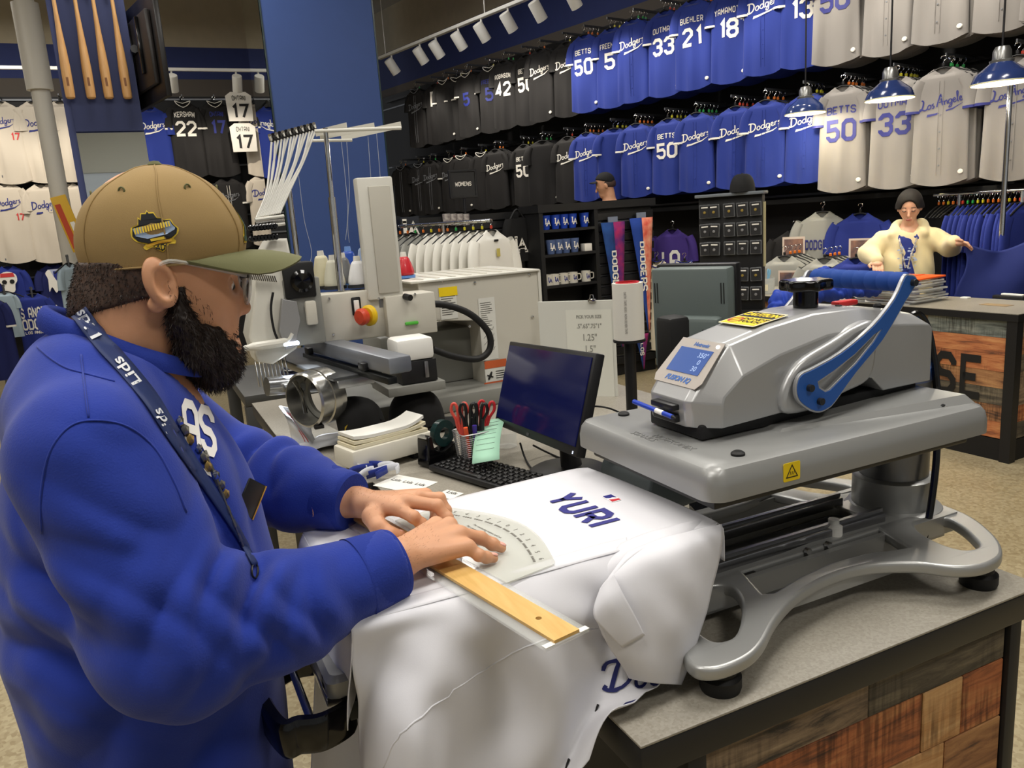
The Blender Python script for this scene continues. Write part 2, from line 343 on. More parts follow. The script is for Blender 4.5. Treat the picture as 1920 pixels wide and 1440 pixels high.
def netmesh(parts, name, mats, parent, mi_fn=None):
    """parts: list of (fn, lo, hi, h) joined into one mesh object"""
    Vs = []; Fs = []; n = 0
    for p in parts:
        V, F = nets(*p); Vs.append(V); Fs.append(F+n); n += len(V)
    V = np.vstack(Vs); F = np.vstack(Fs); sub = np.array(root_loc(parent)) if parent is not None else np.zeros(3)
    me = bpy.data.meshes.new(name); me.vertices.add(len(V)); me.vertices.foreach_set('co', (V-sub).astype(np.float32).ravel())
    me.loops.add(F.size); me.loops.foreach_set('vertex_index', F.astype(np.int32).ravel())
    me.polygons.add(len(F)); me.polygons.foreach_set('loop_start', np.arange(0, F.size, 4, dtype=np.int32)); me.polygons.foreach_set('loop_total', np.full(len(F), 4, np.int32))
    for m in (mats if isinstance(mats, (list, tuple)) else [mats]): me.materials.append(m)
    me.update(calc_edges=True); me.polygons.foreach_set('use_smooth', np.ones(len(F), bool))
    if mi_fn is not None: me.polygons.foreach_set('material_index', mi_fn(V[F].mean(1)).astype(np.int32))
    me.validate(); return link(name, me, parent)
# ------------------------------------------------------------------ the shop shell
def speck_mat(name, base, dark, light, sc=90., rough=.28):
    m = bpy.data.materials.new(name); m.use_nodes = True; N = m.node_tree.nodes; L = m.node_tree.links; b = N['Principled BSDF']
    tc = N.new('ShaderNodeTexCoord'); n1 = N.new('ShaderNodeTexNoise'); n1.inputs['Scale'].default_value = 1.6; n1.inputs['Detail'].default_value = 6
    vo = N.new('ShaderNodeTexVoronoi'); vo.inputs['Scale'].default_value = sc
    r1 = N.new('ShaderNodeValToRGB'); r1.color_ramp.elements[0].position = .35; r1.color_ramp.elements[1].position = .68
    r1.color_ramp.elements[0].color = sr(dark)+(1,); r1.color_ramp.elements[1].color = sr(base)+(1,)
    r2 = N.new('ShaderNodeValToRGB'); r2.color_ramp.elements[0].position = .0; r2.color_ramp.elements[1].position = .9
    r2.color_ramp.elements[0].color = sr(dark)+(1,); r2.color_ramp.elements[1].color = sr(light)+(1,)
    mx = N.new('ShaderNodeMix'); mx.data_type = 'RGBA'; mx.inputs[0].default_value = .45
    sep = N.new('ShaderNodeSeparateColor')
    for n in (n1, vo): L.new(tc.outputs['Object'], n.inputs['Vector'])
    L.new(n1.outputs[0], r1.inputs[0]); L.new(vo.outputs['Color'], sep.inputs[0]); L.new(sep.outputs[0], r2.inputs[0])
    L.new(r1.outputs[0], mx.inputs[6]); L.new(r2.outputs[0], mx.inputs[7]); L.new(mx.outputs[2], b.inputs['Base Color']); b.inputs['Roughness'].default_value = rough
    MATS[name] = m; return m
floor_m = speck_mat('polished_concrete', (172, 158, 126), (140, 124, 92), (196, 184, 150), 70, .3)
struct(B().b2((-9, -6, -.1), (9, 14, 0)), 'floor', floor_m)
ceil_m = M('ceiling_paint', (150, 146, 136), .9)
struct(B().b2((-9, -6, 4.9), (9, 14, 5.0)), 'ceiling', ceil_m)
beige = M('beige_paint', (178, 168, 146), .9, var=.04); navy = M('navy_paint', (44, 56, 108), .75, var=.04); blackp = M('black_slatwall', (17, 17, 19), .55)
taupe = M('taupe_paint', (92, 85, 78), .8); alu = M('aluminium_strip', (122, 124, 128), .35, .8)
# jersey wall: runs along SV, faces -NV
NV = np.array([.9753, .2207, 0]); SV = np.array([-.2207, .9753, 0]); RZ = math.radians(12.75); KW = 1.149
def JP(s, d, z): return NV*d+SV*s+np.array([0, 0, z])
JM = Matrix(((NV[0], SV[0], 0, 0), (NV[1], SV[1], 0, 0), (0, 0, 1, 0), (0, 0, 0, 1)))   # local x = out of the wall, y = along
wr = struct(B().b2((6.78, -5, 0), (6.95, 12.2, 3.62), mx=JM), 'wall_right', blackp)
struct(B().b2((6.80, -5, 3.62), (6.98, 12.2, 3.74), mx=JM), 'wall_band', taupe, wr); struct(B().b2((6.80, -5, 3.74), (6.98, 12.2, 4.27), mx=JM), 'blue_band', navy, wr); struct(B().b2((6.80, -5, 4.27), (6.98, 12.2, 4.9), mx=JM), 'upper_band', beige, wr)
for z in (1.62, 2.52, 3.42):
    struct(B().b2((6.77, -3, z), (6.785, 12.2, z+.02), mx=JM), 'groove_strip', alu, wr)
wb = struct(B().b2((-9, 12.35, 0), (3.7, 12.5, 3.55)), 'wall_back', blackp)
struct(B().b2((-9, 12.36, 3.55), (3.7, 12.52, 3.78)), 'wall_band', taupe, wb); struct(B().b2((-9, 12.36, 3.78), (3.7, 12.52, 4.2)), 'blue_band', navy, wb); struct(B().b2((-9, 12.36, 4.2), (3.7, 12.52, 4.9)), 'upper_band', beige, wb)
for z in (.95, 1.25, 1.62, 1.9, 2.2, 2.6, 3.5):
    struct(B().b2((-9, 12.33, z), (3.7, 12.352, z+.022)), 'groove_strip', alu, wb)
struct(B().b2((-9.1, -6, 0), (-8.9, 14, 4.9)), 'wall_left', beige)
# storefront behind the photographer: piers, white soffit and panes
white_soffit = M('white_soffit', (205, 206, 200), .8)
wf = struct(B().b2((-9, -5.2, 3.1), (9, -5.0, 4.9)), 'wall_front', white_soffit)
for x in (-9, -6.4, -3.8, -1.2, 1.4, 4.0, 6.6): struct(B().b2((x, -5.2, 0), (x+.12, -5.0, 3.1)), 'pier', white_soffit, wf)
glass = M('window_glass', (230, 238, 240), .03, alpha=.16)
for i, x in enumerate((-9, -6.4, -3.8, -1.2, 1.4, 4.0)):
    struct(B().b2((x+.12, -5.12, .1), (x+2.6, -5.1, 3.1)), 'window_%d' % (i+1), glass)
lamp_glow = M('lamp_diffuser', (255, 246, 228), .6, emit=4.0); white_enamel = M('white_enamel', (222, 220, 212), .4)
cl0 = None
for k, (lx, ly) in enumerate(CEIL_LIGHTS):
    t = thing('ceiling_light', 'flat white ceiling light panel high above the shop floor', 'ceiling light', (lx, ly, 4.54), group='ceiling light panels')
    if cl0 is None:
        cl0 = t; B().poly(rrect(1.28, .68, .01), [rrect(1.18, .58, .01)], .05, mx=Matrix.Translation((lx, ly, 4.56))).o('frame', white_enamel, t)
        B().b2((lx-.6, ly-.3, 4.555), (lx+.6, ly+.3, 4.57)).o('diffuser', lamp_glow, t)
        B().cyl((lx, ly, 4.58), (lx, ly, 4.9), .01, n=8).o('stem', white_enamel, t)
    else:
        for ch in cl0.children: c = ch.copy(); COL.objects.link(c); c.parent = t
# columns
colblue = M('column_blue', (46, 72, 130), .55, var=.02); mirror_m = M('mirror', (225, 230, 230), .015, 1.0); edge_m = M('mirror_edge', (20, 42, 42), .3)
c0 = WY(485, 0, 7.3); c1 = WY(697, 0, 7.3)
ct = struct(B().b2((c0[0]+.005, 7.3, 0), (c1[0], 8.2, 4.9)), 'trim_1', colblue)
struct(B().b2((c0[0]-.006, 7.32, .15), (c0[0]+.004, 8.18, 4.2)), 'mirror_panel', mirror_m, ct)
for x in (c0[0], c1[0]-.004): struct(B().b2((x-.004, 7.292, 0), (x+.008, 7.3, 4.9)), 'edge_strip', edge_m, ct)
d0 = WY(104, 110, 7.05); d1 = WY(249, 110, 7.05)
bt = struct(B().b2((d0[0], 7.07, 0), (d1[0], 7.6, 4.9)), 'trim_2', M('bat_column_blue', (56, 66, 112), .6))
struct(B().b2((d0[0]+.05, 7.05, 2.47), (d1[0], 7.075, 4.9)), 'bat_board', M('bat_board_navy', (34, 44, 86), .6), bt)
struct(B().b2((d0[0]+.05, 7.055, .3), (d1[0]-.0, 7.075, 2.46)), 'mirror_panel', mirror_m, bt)
pm = M('pole_white', (206, 202, 192), .45)
pp = WY(105, 330, 9.4)
t3 = struct(B().cyl((pp[0], 9.4, 0), (pp[0], 9.4, 4.9), .085, n=24), 'trim_3', pm)
struct(B().cyl((pp[0], 9.4, 3.15), (pp[0], 9.4, 3.95), .12, n=24), 'collar', pm, t3)
# ------------------------------------------------------------------ main counter
conc = speck_mat('counter_laminate', (158, 153, 141), (134, 128, 116), (166, 161, 150), 260, .42)
blk = M('black_metal', (24, 24, 26), .42); blk_gl = M('black_gloss', (9, 9, 11), .12); blk_matte = M('black_matte', (15, 15, 16), .6)
def wood(name, c1, c2, c3, sc=(1, 1, 1)):
    m = bpy.data.materials.new(name); m.use_nodes = True; N = m.node_tree.nodes; L = m.node_tree.links; b = N['Principled BSDF']
    tc = N.new('ShaderNodeTexCoord'); mp = N.new('ShaderNodeMapping'); mp.inputs['Scale'].default_value = sc; oi = N.new('ShaderNodeObjectInfo')
    ad = N.new('ShaderNodeVectorMath'); ad.operation = 'ADD'; sx = N.new('ShaderNodeVectorMath'); sx.operation = 'SCALE'; sx.inputs['Scale'].default_value = 37.
    cb = N.new('ShaderNodeCombineXYZ'); L.new(oi.outputs['Random'], cb.inputs[0]); L.new(oi.outputs['Random'], cb.inputs[2]); L.new(cb.outputs[0], sx.inputs[0])
    L.new(tc.outputs['Object'], ad.inputs[0]); L.new(sx.outputs[0], ad.inputs[1]); L.new(ad.outputs[0], mp.inputs['Vector'])
    n1 = N.new('ShaderNodeTexNoise'); n1.inputs['Scale'].default_value = 2.6; n1.inputs['Detail'].default_value = 8; n1.inputs['Roughness'].default_value = .68; n1.inputs['Distortion'].default_value = .5
    L.new(mp.outputs[0], n1.inputs['Vector'])
    r = N.new('ShaderNodeValToRGB'); e = r.color_ramp.elements; e[0].position = .33; e[0].color = sr(c3)+(1,); e[1].position = .68; e[1].color = sr(c2)+(1,); q = e.new(.47); q.color = sr(c1)+(1,)
    m2 = N.new('ShaderNodeMapping'); m2.inputs['Scale'].default_value = tuple(110 if v < 5 else 9 for v in sc); L.new(ad.outputs[0], m2.inputs['Vector'])
    n2 = N.new('ShaderNodeTexNoise'); n2.inputs['Scale'].default_value = 1.; n2.inputs['Detail'].default_value = 4; L.new(m2.outputs[0], n2.inputs['Vector'])
    r2 = N.new('ShaderNodeValToRGB'); r2.color_ramp.elements[0].position = .38; r2.color_ramp.elements[0].color = (.42, .4, .38, 1); r2.color_ramp.elements[1].position = .56; r2.color_ramp.elements[1].color = (1, 1, 1, 1); L.new(n2.outputs[0], r2.inputs[0])
    n3 = N.new('ShaderNodeTexNoise'); n3.inputs['Scale'].default_value = 4.; L.new(ad.outputs[0], n3.inputs['Vector']); r3 = N.new('ShaderNodeValToRGB'); r3.color_ramp.elements[0].position = .45; r3.color_ramp.elements[1].position = .6; L.new(n3.outputs[0], r3.inputs[0])
    mm = N.new('ShaderNodeMix'); mm.data_type = 'RGBA'; mm.blend_type = 'MULTIPLY'; L.new(r3.outputs[0], mm.inputs[0]); L.new(r.outputs[0], mm.inputs[6]); L.new(r2.outputs[0], mm.inputs[7])
    L.new(n1.outputs[0], r.inputs[0]); L.new(mm.outputs[2], b.inputs['Base Color']); b.inputs['Roughness'].default_value = .75
    bp = N.new('ShaderNodeBump'); bp.inputs['Strength'].default_value = .5; bp.inputs['Distance'].default_value = .003; L.new(n1.outputs[0], bp.inputs['Height']); L.new(bp.outputs[0], b.inputs['Normal'])
    MATS[name] = m; return m
PAL = [((176, 104, 62), (206, 146, 92), (96, 62, 44)), ((148, 102, 66), (190, 142, 92), (74, 54, 42)), ((124, 104, 82), (168, 146, 116), (52, 46, 40)), ((190, 140, 88), (214, 172, 120), (120, 84, 54)), ((84, 76, 62), (128, 116, 94), (48, 44, 38)), ((106, 112, 106), (150, 152, 140), (66, 66, 60))]
WX_M = [wood('plank_%d_x' % i, *p, sc=(1.6, 14, 14)) for i, p in enumerate(PAL)]
WY_M = [wood('plank_%d_y' % i, *p, sc=(14, 1.6, 14)) for i, p in enumerate(PAL)]
CX0, CX1, CY0, CY1, CZ = .51, 1.36, .785, 3.45, .92
ctr = thing('main_counter', 'long counter with grey laminate top, black edging and reclaimed wood front', 'counter', ((CX0+CX1)/2, (CY0+CY1)/2, 0))
CTL = .36
top = B(); top.b2((CX0, CY0, CZ-.004), (CX1, 2.1, CZ), .001); top.b2((CTL, 2.1, CZ-.004), (CX1+.35, CY1, CZ), .001); top.o('top', conc, ctr)
ed = B(); ed.b2((CX0, CY0, CZ-.055), (CX1, 2.1, CZ-.004), .003); ed.b2((CTL, 2.1, CZ-.055), (CX1+.35, CY1, CZ-.004), .003); ed.o('edge_band', blk, ctr)
bd = B(); bd.b2((CX0+.13, CY0+.05, .1), (CX1-.05, 2.1, CZ-.055)); bd.b2((CTL+.1, 2.1, .1), (CX1+.25, CY1-.05, CZ-.055)); bd.o('carcass', blk_matte, ctr)
B().b2((CX0+.16, CY0+.08, 0), (CX1-.08, CY1-.1, .1)).o('plinth', blk_matte, ctr)
B().b2((CX0+.085, CY0+.012, 0), (CX0+.118, CY0+.06, CZ-.055), .002).o('corner_post', blk, ctr)
B().b2((CX1-.06, CY0+.012, 0), (CX1-.03, CY0+.06, CZ-.055), .002).o('corner_post', blk, ctr)
random.seed(11); zt = CZ-.058; row = 0
hts = [.075, .115, .15, .13, .12, .11, .1]
seqs = [[(2, .33), (4, .36), (2, .3)], [(0, .46), (3, .1), (0, .4)], [(3, .52), (1, .4)], [(1, .3), (0, .5)], [(4, .4), (2, .4)], [(0, .4), (1, .4)], [(2, .5), (0, .4)]]
for h, sq in zip(hts, seqs):
    x = CX0+.12
    for ci, l in sq:
        x1 = min(x+l, CX1-.062)
        if x1-x > .02: B().b2((x, CY0+.018+random.random()*.004, zt-h+.0015), (x1-.0015, CY0+.05, zt), .0015, 1).o('plank', WX_M[ci], ctr)
        x = x1
    zt -= h
for r in range(7):   # far side, right end of the counter
    z1 = CZ-.06-r*.118; y = CY0+.06
    while y < 2.0:
        l = .35+random.random()*.5; B().b2((CX1-.052, y, z1-.116), (CX1-.03, min(y+l, 2.08)-.002, z1)).o('plank', WY_M[random.randrange(6)], ctr); y += l
# ------------------------------------------------------------------ second counter (back right)
C2 = Matrix.Translation((4.44, 2.80, 0)) @ Matrix.Rotation(math.radians(2.5), 4, 'Z')   # local x = depth, y = along
c2 = thing('back_counter', 'back counter clad in reclaimed wood with black corner posts and large black letters', 'counter', (4.7, 4.0, 0))
H2 = .885; LEN2 = 2.75; DEP = .55
B().b2((0, 0, H2-.004), (DEP, LEN2, H2), mx=C2).o('top', conc, c2); B().b2((0, 0, H2-.045), (DEP, LEN2, H2-.004), mx=C2).o('edge_band', blk, c2)
B().b2((.05, .05, .13), (DEP-.03, LEN2-.03, H2-.045), mx=C2).o('carcass', blk_matte, c2); B().b2((.02, .02, 0), (DEP-.03, LEN2-.03, .13), mx=C2).o('plinth', blk_matte, c2)
for (x, y) in ((.005, .005), (.005, LEN2-.065), (DEP-.065, .005)): B().b2((x, y, 0), (x+.06, y+.06, H2-.045), mx=C2).o('corner_post', blk, c2)
random.seed(21)
for r in range(7):
    z1 = H2-.047-r*.1005; y = .067
    while y < LEN2-.07:
        l = .4+random.random()*.6; y1 = min(y+l, LEN2-.067); ci = random.choice([0, 1, 1, 2, 3, 4, 5, 1])
        if r == 4: ci = random.choice([4, 5, 2])
        B().b2((.02+random.random()*.004, y, z1-.099), (.05, y1-.002, z1), mx=C2).o('plank', WY_M[ci], c2); y = y1
    x = .067
    while x < DEP-.07:
        l = .3+random.random()*.4; x1 = min(x+l, DEP-.066); B().b2((x, .02, z1-.099), (x1-.002, .05, z1), mx=C2).o('plank', WX_M[random.choice([1, 2, 0, 4])], c2); x = x1
# stencilled word on the planks
ltr = M('stencil_black', (22, 21, 20), .7)
A, F = block('HOUSE', .225, 1.25, 1.6, cw=.72); lb = B(); lb.add([(.0165, .60-p[0], .485+p[1]) for p in A], F, C2); lb.o('lettering', ltr, c2)
# ------------------------------------------------------------------ heat press
silver = M('press_silver_paint', (176, 177, 178), .33, .5, bump=.04, bscale=400); platin = M('press_platen_grey', (150, 151, 150), .36, .35)
cast = M('cast_aluminium_paint', (166, 167, 166), .36, .5, bump=.05, bscale=500); steel = M('brushed_steel', (150, 150, 152), .28, .9); chrome = M('chrome', (215, 215, 215), .12, 1.0)
hblue = M('handle_blue', (36, 88, 168), .4); foam = M('foam_blue', (12, 62, 142), .75, bump=.1, bscale=300); rail_dark = M('dark_rail', (40, 42, 42), .35, .6); wht = M('plain_white', (232, 231, 226), .5)
YC = 1.085
hp = thing('heat_press', 'silver grey clamshell heat press with blue handle and touch screen on the counter', 'heat press', (1.1, YC, .92))
# base casting: plan outline (near half), mirrored
half = [(.655, .99), (.66, .90), (.632, .85), (.628, .818), (.652, .80), (.70, .797), (.745, .812), (.81, .852), (.885, .885), (.975, .903), (1.06, .897), (1.13, .862), (1.17, .818), (1.217, .80), (1.275, .808), (1.325, .84), (1.37, .888), (1.405, .945), (1.42, 1.0), (1.425, YC)]
half = cr(half, 4); out = half+[(x, 2*YC-y) for x, y in reversed(half[:-1])]
def mir(h): return [h, [(x, 2*YC-y) for x, y in reversed(h)]]
hA = cr([(.70, .93), (.74, .985), (.79, .99), (.818, .972), (.806, .93), (.768, .884), (.725, .85), (.695, .853), (.69, .88)], 4, True)
hB = [(.872, 1.0), (1.205, 1.0), (1.178, .912), (1.155, .916), (1.09, .934), (1.013, .938), (.93, .928), (.86, .912), (.845, .92)]
hC = cr([(1.285, .985), (1.335, .992), (1.362, .975), (1.35, .938), (1.32, .892), (1.288, .856), (1.25, .855), (1.238, .885), (1.25, .94)], 4, True)
ch = rrect(.50, .09, .02, 4, .98, YC)
base = B().poly(out, mir(hA)+mir(hB)+mir(hC)+[ch], .022, .006, mx=Matrix.Translation((0, 0, .977)))
def arch(v):
    k = min(1, abs(v.x-1.02)/.36); return Vector((v.x, v.y, v.z+.012*(1-k*k)-.006))
base.map(arch); base.o('base_casting', cast, hp)
sw = B()
for s in (-1, 1):
    sw.b2((.66, YC+s*.1-.006, .948), (1.40, YC+s*.1+.006, .986)); sw.b2((.85, YC+s*.168-.004, .95), (1.22, YC+s*.168+.004, .982))
sw.b2((.67, .99, .936), (1.38, 1.18, .945)); sw.o('base_web', cast, hp)
for (x, y) in ((.685, .835), (1.275, .845), (.685, 2*YC-.835), (1.275, 2*YC-.845)):
    B().lathe([(.0, .92), (.029, .92), (.031, .926), (.031, .942), (.024, .947), (.024, .966), (0, .966)], (x, y, 0), 24, caps=False).o('rubber_foot', blk_matte, hp)
for s in (-1, 1):
    r_ = B(); r_.b2((.15, YC+s*.052-.012, .985), (1.25, YC+s*.052+.012, 1.005), .003); r_.b2((.15, YC+s*.052-.004, 1.005), (1.25, YC+s*.052+.004, 1.012)); r_.o('slide_rail', steel, hp)
sr_ = B().b2((.17, .99, .955), (.90, 1.18, .985), .004); sr_.o('drawer_tray', rail_dark, hp)
for x in (1.02, 1.07): B().cyl((x, .992, .992), (x, 1.0, .992), .006, n=12).o('screw', chrome, hp)
B().lathe([(0, 0), (.016, 0), (.016, .02), (.01, .024), (.01, .034), (0, .034)], (1.12, 1.03, .985), 16).o('valve', wht, hp)
# column
B().lathe([(.0, .975), (.098, .975), (.092, .985), (.079, .99), (.078, 1.048), (.07, 1.052), (0, 1.052)], (1.345, YC, 0), 40, caps=False).o('column_collar', cast, hp)
B().cyl((1.345, YC, 1.045), (1.345, YC, 1.25), .066, n=40).o('column', M('column_satin_steel', (120, 121, 124), .3, .75), hp)
B().b2((1.26, 1.03, 1.235), (1.40, 1.14, 1.275), .01).o('swing_arm', hblue, hp)
# heat platen cover
X0, X1, Y0, Y1 = .715, 1.352, .882, 1.292
cv = B(); rings = []
for (ins, zz) in ((.012, 1.178), (.0, 1.182), (.0, 1.205), (.003, 1.220), (.010, 1.230), (.022, 1.234)):
    rings.append([(x, y, zz) for x, y in rrect(X1-X0-2*ins, Y1-Y0-2*ins, .032-ins*.6, 6, (X0+X1)/2, (Y0+Y1)/2)])
cv.loft(rings); cv.o('platen_cover', platin, hp)
rg = B(); rr = []
for (ins, zz) in ((0, 1.2335), (.012, 1.2375), (.02, 1.2385)):
    a0, b0 = .955+ins, .175-ins
    rr.append([(a0-.02, YC-b0*.62, zz), (1.33-ins, YC-b0*1.02, zz+.012*(ins > 0)), (1.33-ins, YC+b0*1.02, zz+.012*(ins > 0)), (a0-.02, YC+b0*.62, zz)])
rg.loft(rr); rg.o('cover_ridge', platin, hp)
B().b2((.74, .91, 1.160), (1.32, 1.265, 1.179), .004).o('heat_platen', M('hot_plate_black', (26, 26, 27), .4), hp)
for (x, y) in ((.80, .925), (1.265, .93), (.80, 1.245)): B().lathe([(.011, 0), (.011, .004), (.007, .007), (0, .007)], (x, y, 1.2335), 16, caps=False).o('cover_plug', blk_matte, hp)
for k in range(2):
    tx = B(); tx.text('HOTRONIX' if k else 'STAHLS', .02, frame((.745+.018*k, 1.1-.06*k, 1.2345), (0, -1, 0), (1, 0, 0)), .0012); tx.o('embossed_lettering', platin, hp)
# warning sticker on the near side
yel = M('label_yellow', (238, 206, 20), .5); ink = M('label_black', (18, 17, 15), .6)
wm = frame((.868, Y0-.0006, 1.205), (1, 0, 0), (0, 0, 1)); w_ = B().poly(rrect(.034, .03, .003), (), .0006, mx=wm); st = w_.o('warning_sticker', yel, hp)
tr = B().poly([(-.0125, -.0095), (.0125, -.0095), (0, .012)], [[(-.0098, -.0079), (.0098, -.0079), (0, .009)]], .0004, mx=frame((.868, Y0-.0011, 1.205), (1, 0, 0), (0, 0, 1)))
for k in (-1, 0, 1): tr.add([(.868+k*.0035+dx+(.0008 if zz else -.0008), Y0-.0012, 1.1995+zz*.003) for zz in (0, 1, 2) for dx in (-.0006, .0006)], [(0, 1, 3, 2), (2, 3, 5, 4)])
tr.o('hot_symbol', ink, st)
# head casing: side profiles lofted across the width
def hx(y0, prof): return [(x, y0, z) for x, z in prof]
bot = [(1.325, 1.262), (1.20, 1.262), (1.17, 1.290), (1.12, 1.298), (1.06, 1.290), (1.03, 1.264)]
pin = [(.788, 1.256), (.786, 1.300), (.800, 1.318), (.868, 1.388), (.96, 1.408), (1.06, 1.420), (1.16, 1.418), (1.25, 1.404), (1.318, 1.388), (1.325, 1.376)]+bot
pou = [(.795, 1.256), (.793, 1.300), (.806, 1.318), (.873, 1.385), (.96, 1.404), (1.06, 1.416), (1.16, 1.414), (1.25, 1.400), (1.317, 1.384), (1.325, 1.374)]+bot
pmid = [(.828, 1.256), (.829, 1.296), (.833, 1.308), (.872, 1.338), (.95, 1.362), (1.06, 1.382), (1.16, 1.384), (1.25, 1.378), (1.317, 1.370), (1.325, 1.362)]+bot
hd = B()
rg_ = [hx(YC-.091, pmid), hx(YC-.058, pou), hx(YC-.046, pin), hx(YC+.046, pin), hx(YC+.058, pou), hx(YC+.091, pmid)]
n = len(pin); V = [p for r in rg_ for p in r]; F = []
for i in range(len(rg_)-1):
    for k in range(n): F.append((i*n+k, (i+1)*n+k, (i+1)*n+(k+1) % n, i*n+(k+1) % n))
F.append(tuple(range(n))); F.append(tuple(5*n+k for k in range(n-1, -1, -1))); hd.add(V, F)
ho = hd.o('head_casing', silver, hp, smooth=16)
bv = ho.modifiers.new('bevel', 'BEVEL'); bv.width = .0022; bv.segments = 2; bv.limit_method = 'ANGLE'; bv.angle_limit = math.radians(16); bv.harden_normals = False
B().b2((.80, 1.012, 1.236), (1.31, 1.158, 1.262), .004).o('head_shadow_gap', blk_matte, hp)
# control panel
pa = Vector((.800, YC, 1.318)); pb = Vector((.868, YC, 1.388)); pn = (pb-pa).normalized()
PMx = frame(((pa+pb)/2+Vector((-pn.z, 0, pn.x))*.0012), (0, -1, 0), pn)
B().poly([(-.056, -.047), (.056, -.047), (.064, -.034), (.056, .047), (-.056, .047), (-.064, -.034)], (), .001, mx=PMx).o('control_panel', M('panel_taupe', (172, 164, 156), .35), hp)
SM = PMx @ Matrix.Translation((0, .002, .0012)); scr = B().poly([(-.043, -.024), (.043, -.024), (.043, .026), (-.043, .026)], (), .001, mx=SM)
so = scr.o('touch_screen', M('lcd_blue', (62, 84, 138), .15, emit=.55), hp)
lcd = B(); lcd.text('350°', .014, SM @ Matrix.Translation((.026, .014, .0008)), .0002); lcd.text('0', .014, SM @ Matrix.Translation((.026, .0, .0008)), .0002); lcd.text('30', .014, SM @ Matrix.Translation((.024, -.0135, .0008)), .0002)
lcd.o('readout', M('lcd_white', (150, 172, 210), .4, emit=.5), so)
dc = B(); dc.text('FUSION IQ', .0135, PMx @ Matrix.Translation((0, -.035, .001)), .0003, shear=.3, offset=.0006); dc.o('panel_lettering', M('decal_blue', (58, 104, 176), .4), hp); dc = B(); dc.text('Hotronix', .0105, PMx @ Matrix.Translation((.004, .037, .001)), .0003, shear=.2, offset=.0003); dc.o('panel_lettering', M('decal_blue', (58, 104, 176), .4), hp)
B().lathe([(.0035, 0), (.0035, .002), (0, .002)], (0, 0, 0), 12, PMx @ Matrix.Translation((.046, .038, .001))).o('status_light', M('led_white', (255, 255, 250), .4, emit=2.), hp)
ps = B(); ps.b2((.776, YC-.032, 1.262), (.788, YC+.030, 1.275), .002); ps.b2((.772, YC-.032, 1.283), (.788, YC+.030, 1.293), .002); ps.o('pen_holder', blk, hp)
# caution sticker lying on the top
cm = frame((.975, YC+.0, 1.4128), (0, -1, 0), (.985, 0, .135)); ct_ = B().poly(rrect(.092, .082, .004), (), .0008, mx=cm).o('caution_sticker', M('label_cream', (222, 214, 180), .5), hp)
B().poly([(-.042, .006), (.042, .006), (.042, .036), (-.042, .036)], (), .0004, mx=cm @ Matrix.Translation((0, 0, .0007))).o('label_header', ink, ct_)
B().text('CAUTION', .0225, cm @ Matrix.Translation((0, .021, .0012)), .0004, offset=.0008, sx=.85).o('label_word', yel, ct_)
B().poly([(-.042, -.037), (.042, -.037), (.042, .004), (-.042, .004)], (), .0004, mx=cm @ Matrix.Translation((0, 0, .0007))).o('label_field', yel, ct_)
lw = B().text('DO NOT\nTOUCH', .0145, cm @ Matrix.Translation((.014, -.014, .0012)), .0004, offset=.0003); lw.o('label_word', ink, ct_)
rc = cm @ Matrix.Translation((-.026, -.016, .0013)); B().poly([(.015*math.cos(a*.4), .015*math.sin(a*.4)) for a in range(16)], [[(.012*math.cos(a*.4), .012*math.sin(a*.4)) for a in range(16)]], .0004, mx=rc).box((0, 0, 0), (.026, .003, .0004), mx=rc @ Matrix.Rotation(.8, 4, 'Z')).o('no_touch_symbol', M('label_red', (176, 50, 40), .5), ct_)
# star knob
kb = [((.038 if i % 2 else .047)*math.cos(i*math.pi/6+.2), (.038 if i % 2 else .047)*math.sin(i*math.pi/6+.2)) for i in range(12)]
B().cyl((1.1, YC, 1.405), (1.1, YC, 1.424), .008, n=16).o('knob_shaft', chrome, hp)
kn = B().lathe([(0, 1.420), (.022, 1.420), (.022, 1.452), (0, 1.452)], (1.1, YC, 0), 24, caps=False); kn.poly(cr(kb, 4, True), (), .020, .005, mx=Matrix.Translation((1.1, YC, 1.461))); kn.o('pressure_knob', blk_gl, hp)
rk = B().box((1.185, YC-.012, 1.419), (.05, .02, .01), .003); rk.o('red_switch', M('switch_red', (196, 44, 44), .4), hp)
B().lathe([(.008, 0), (.008, .006), (.005, .009), (0, .009)], (1.245, YC-.035, 1.404), 14).o('screw', blk_matte, hp); B().lathe([(.006, 0), (.006, .006), (0, .006)], (1.15, YC-.03, 1.414), 14).o('screw', blk_matte, hp)
# side bulge behind the arm + handle arms
arm = [(.9635, 1.315), (.963, 1.297), (.972, 1.280), (.997, 1.262), (1.018, 1.256), (1.036, 1.259), (1.053, 1.268), (1.103, 1.313), (1.166, 1.362), (1.217, 1.421), (1.246, 1.452), (1.247, 1.462), (1.240, 1.469), (1.228, 1.472), (1.214, 1.470), (1.189, 1.433), (1.137, 1.391), (1.064, 1.355), (1.003, 1.337), (.974, 1.330)]
armc = cr(arm, 3, True)
def shrink(p, k):
    P = np.array(p); out_ = []; ORI = 1 if sum(P[i-1][0]*P[i][1]-P[i][0]*P[i-1][1] for i in range(len(P))) > 0 else -1
    for i in range(len(P)):
        t = P[(i+1) % len(P)]-P[i-1]; t = t/np.linalg.norm(t); out_.append(tuple(P[i]+np.array([t[1], -t[0]])*-k*ORI))
    return out_
slot = [(1.012, 1.309), (1.016, 1.302), (1.030, 1.293), (1.038, 1.294), (1.100, 1.332), (1.140, 1.364), (1.160, 1.385), (1.143, 1.373), (1.098, 1.345), (1.05, 1.323)]
XZ = lambda y: Matrix(((1, 0, 0, 0), (0, 0, -1, y), (0, 1, 0, 0), (0, 0, 0, 1)))
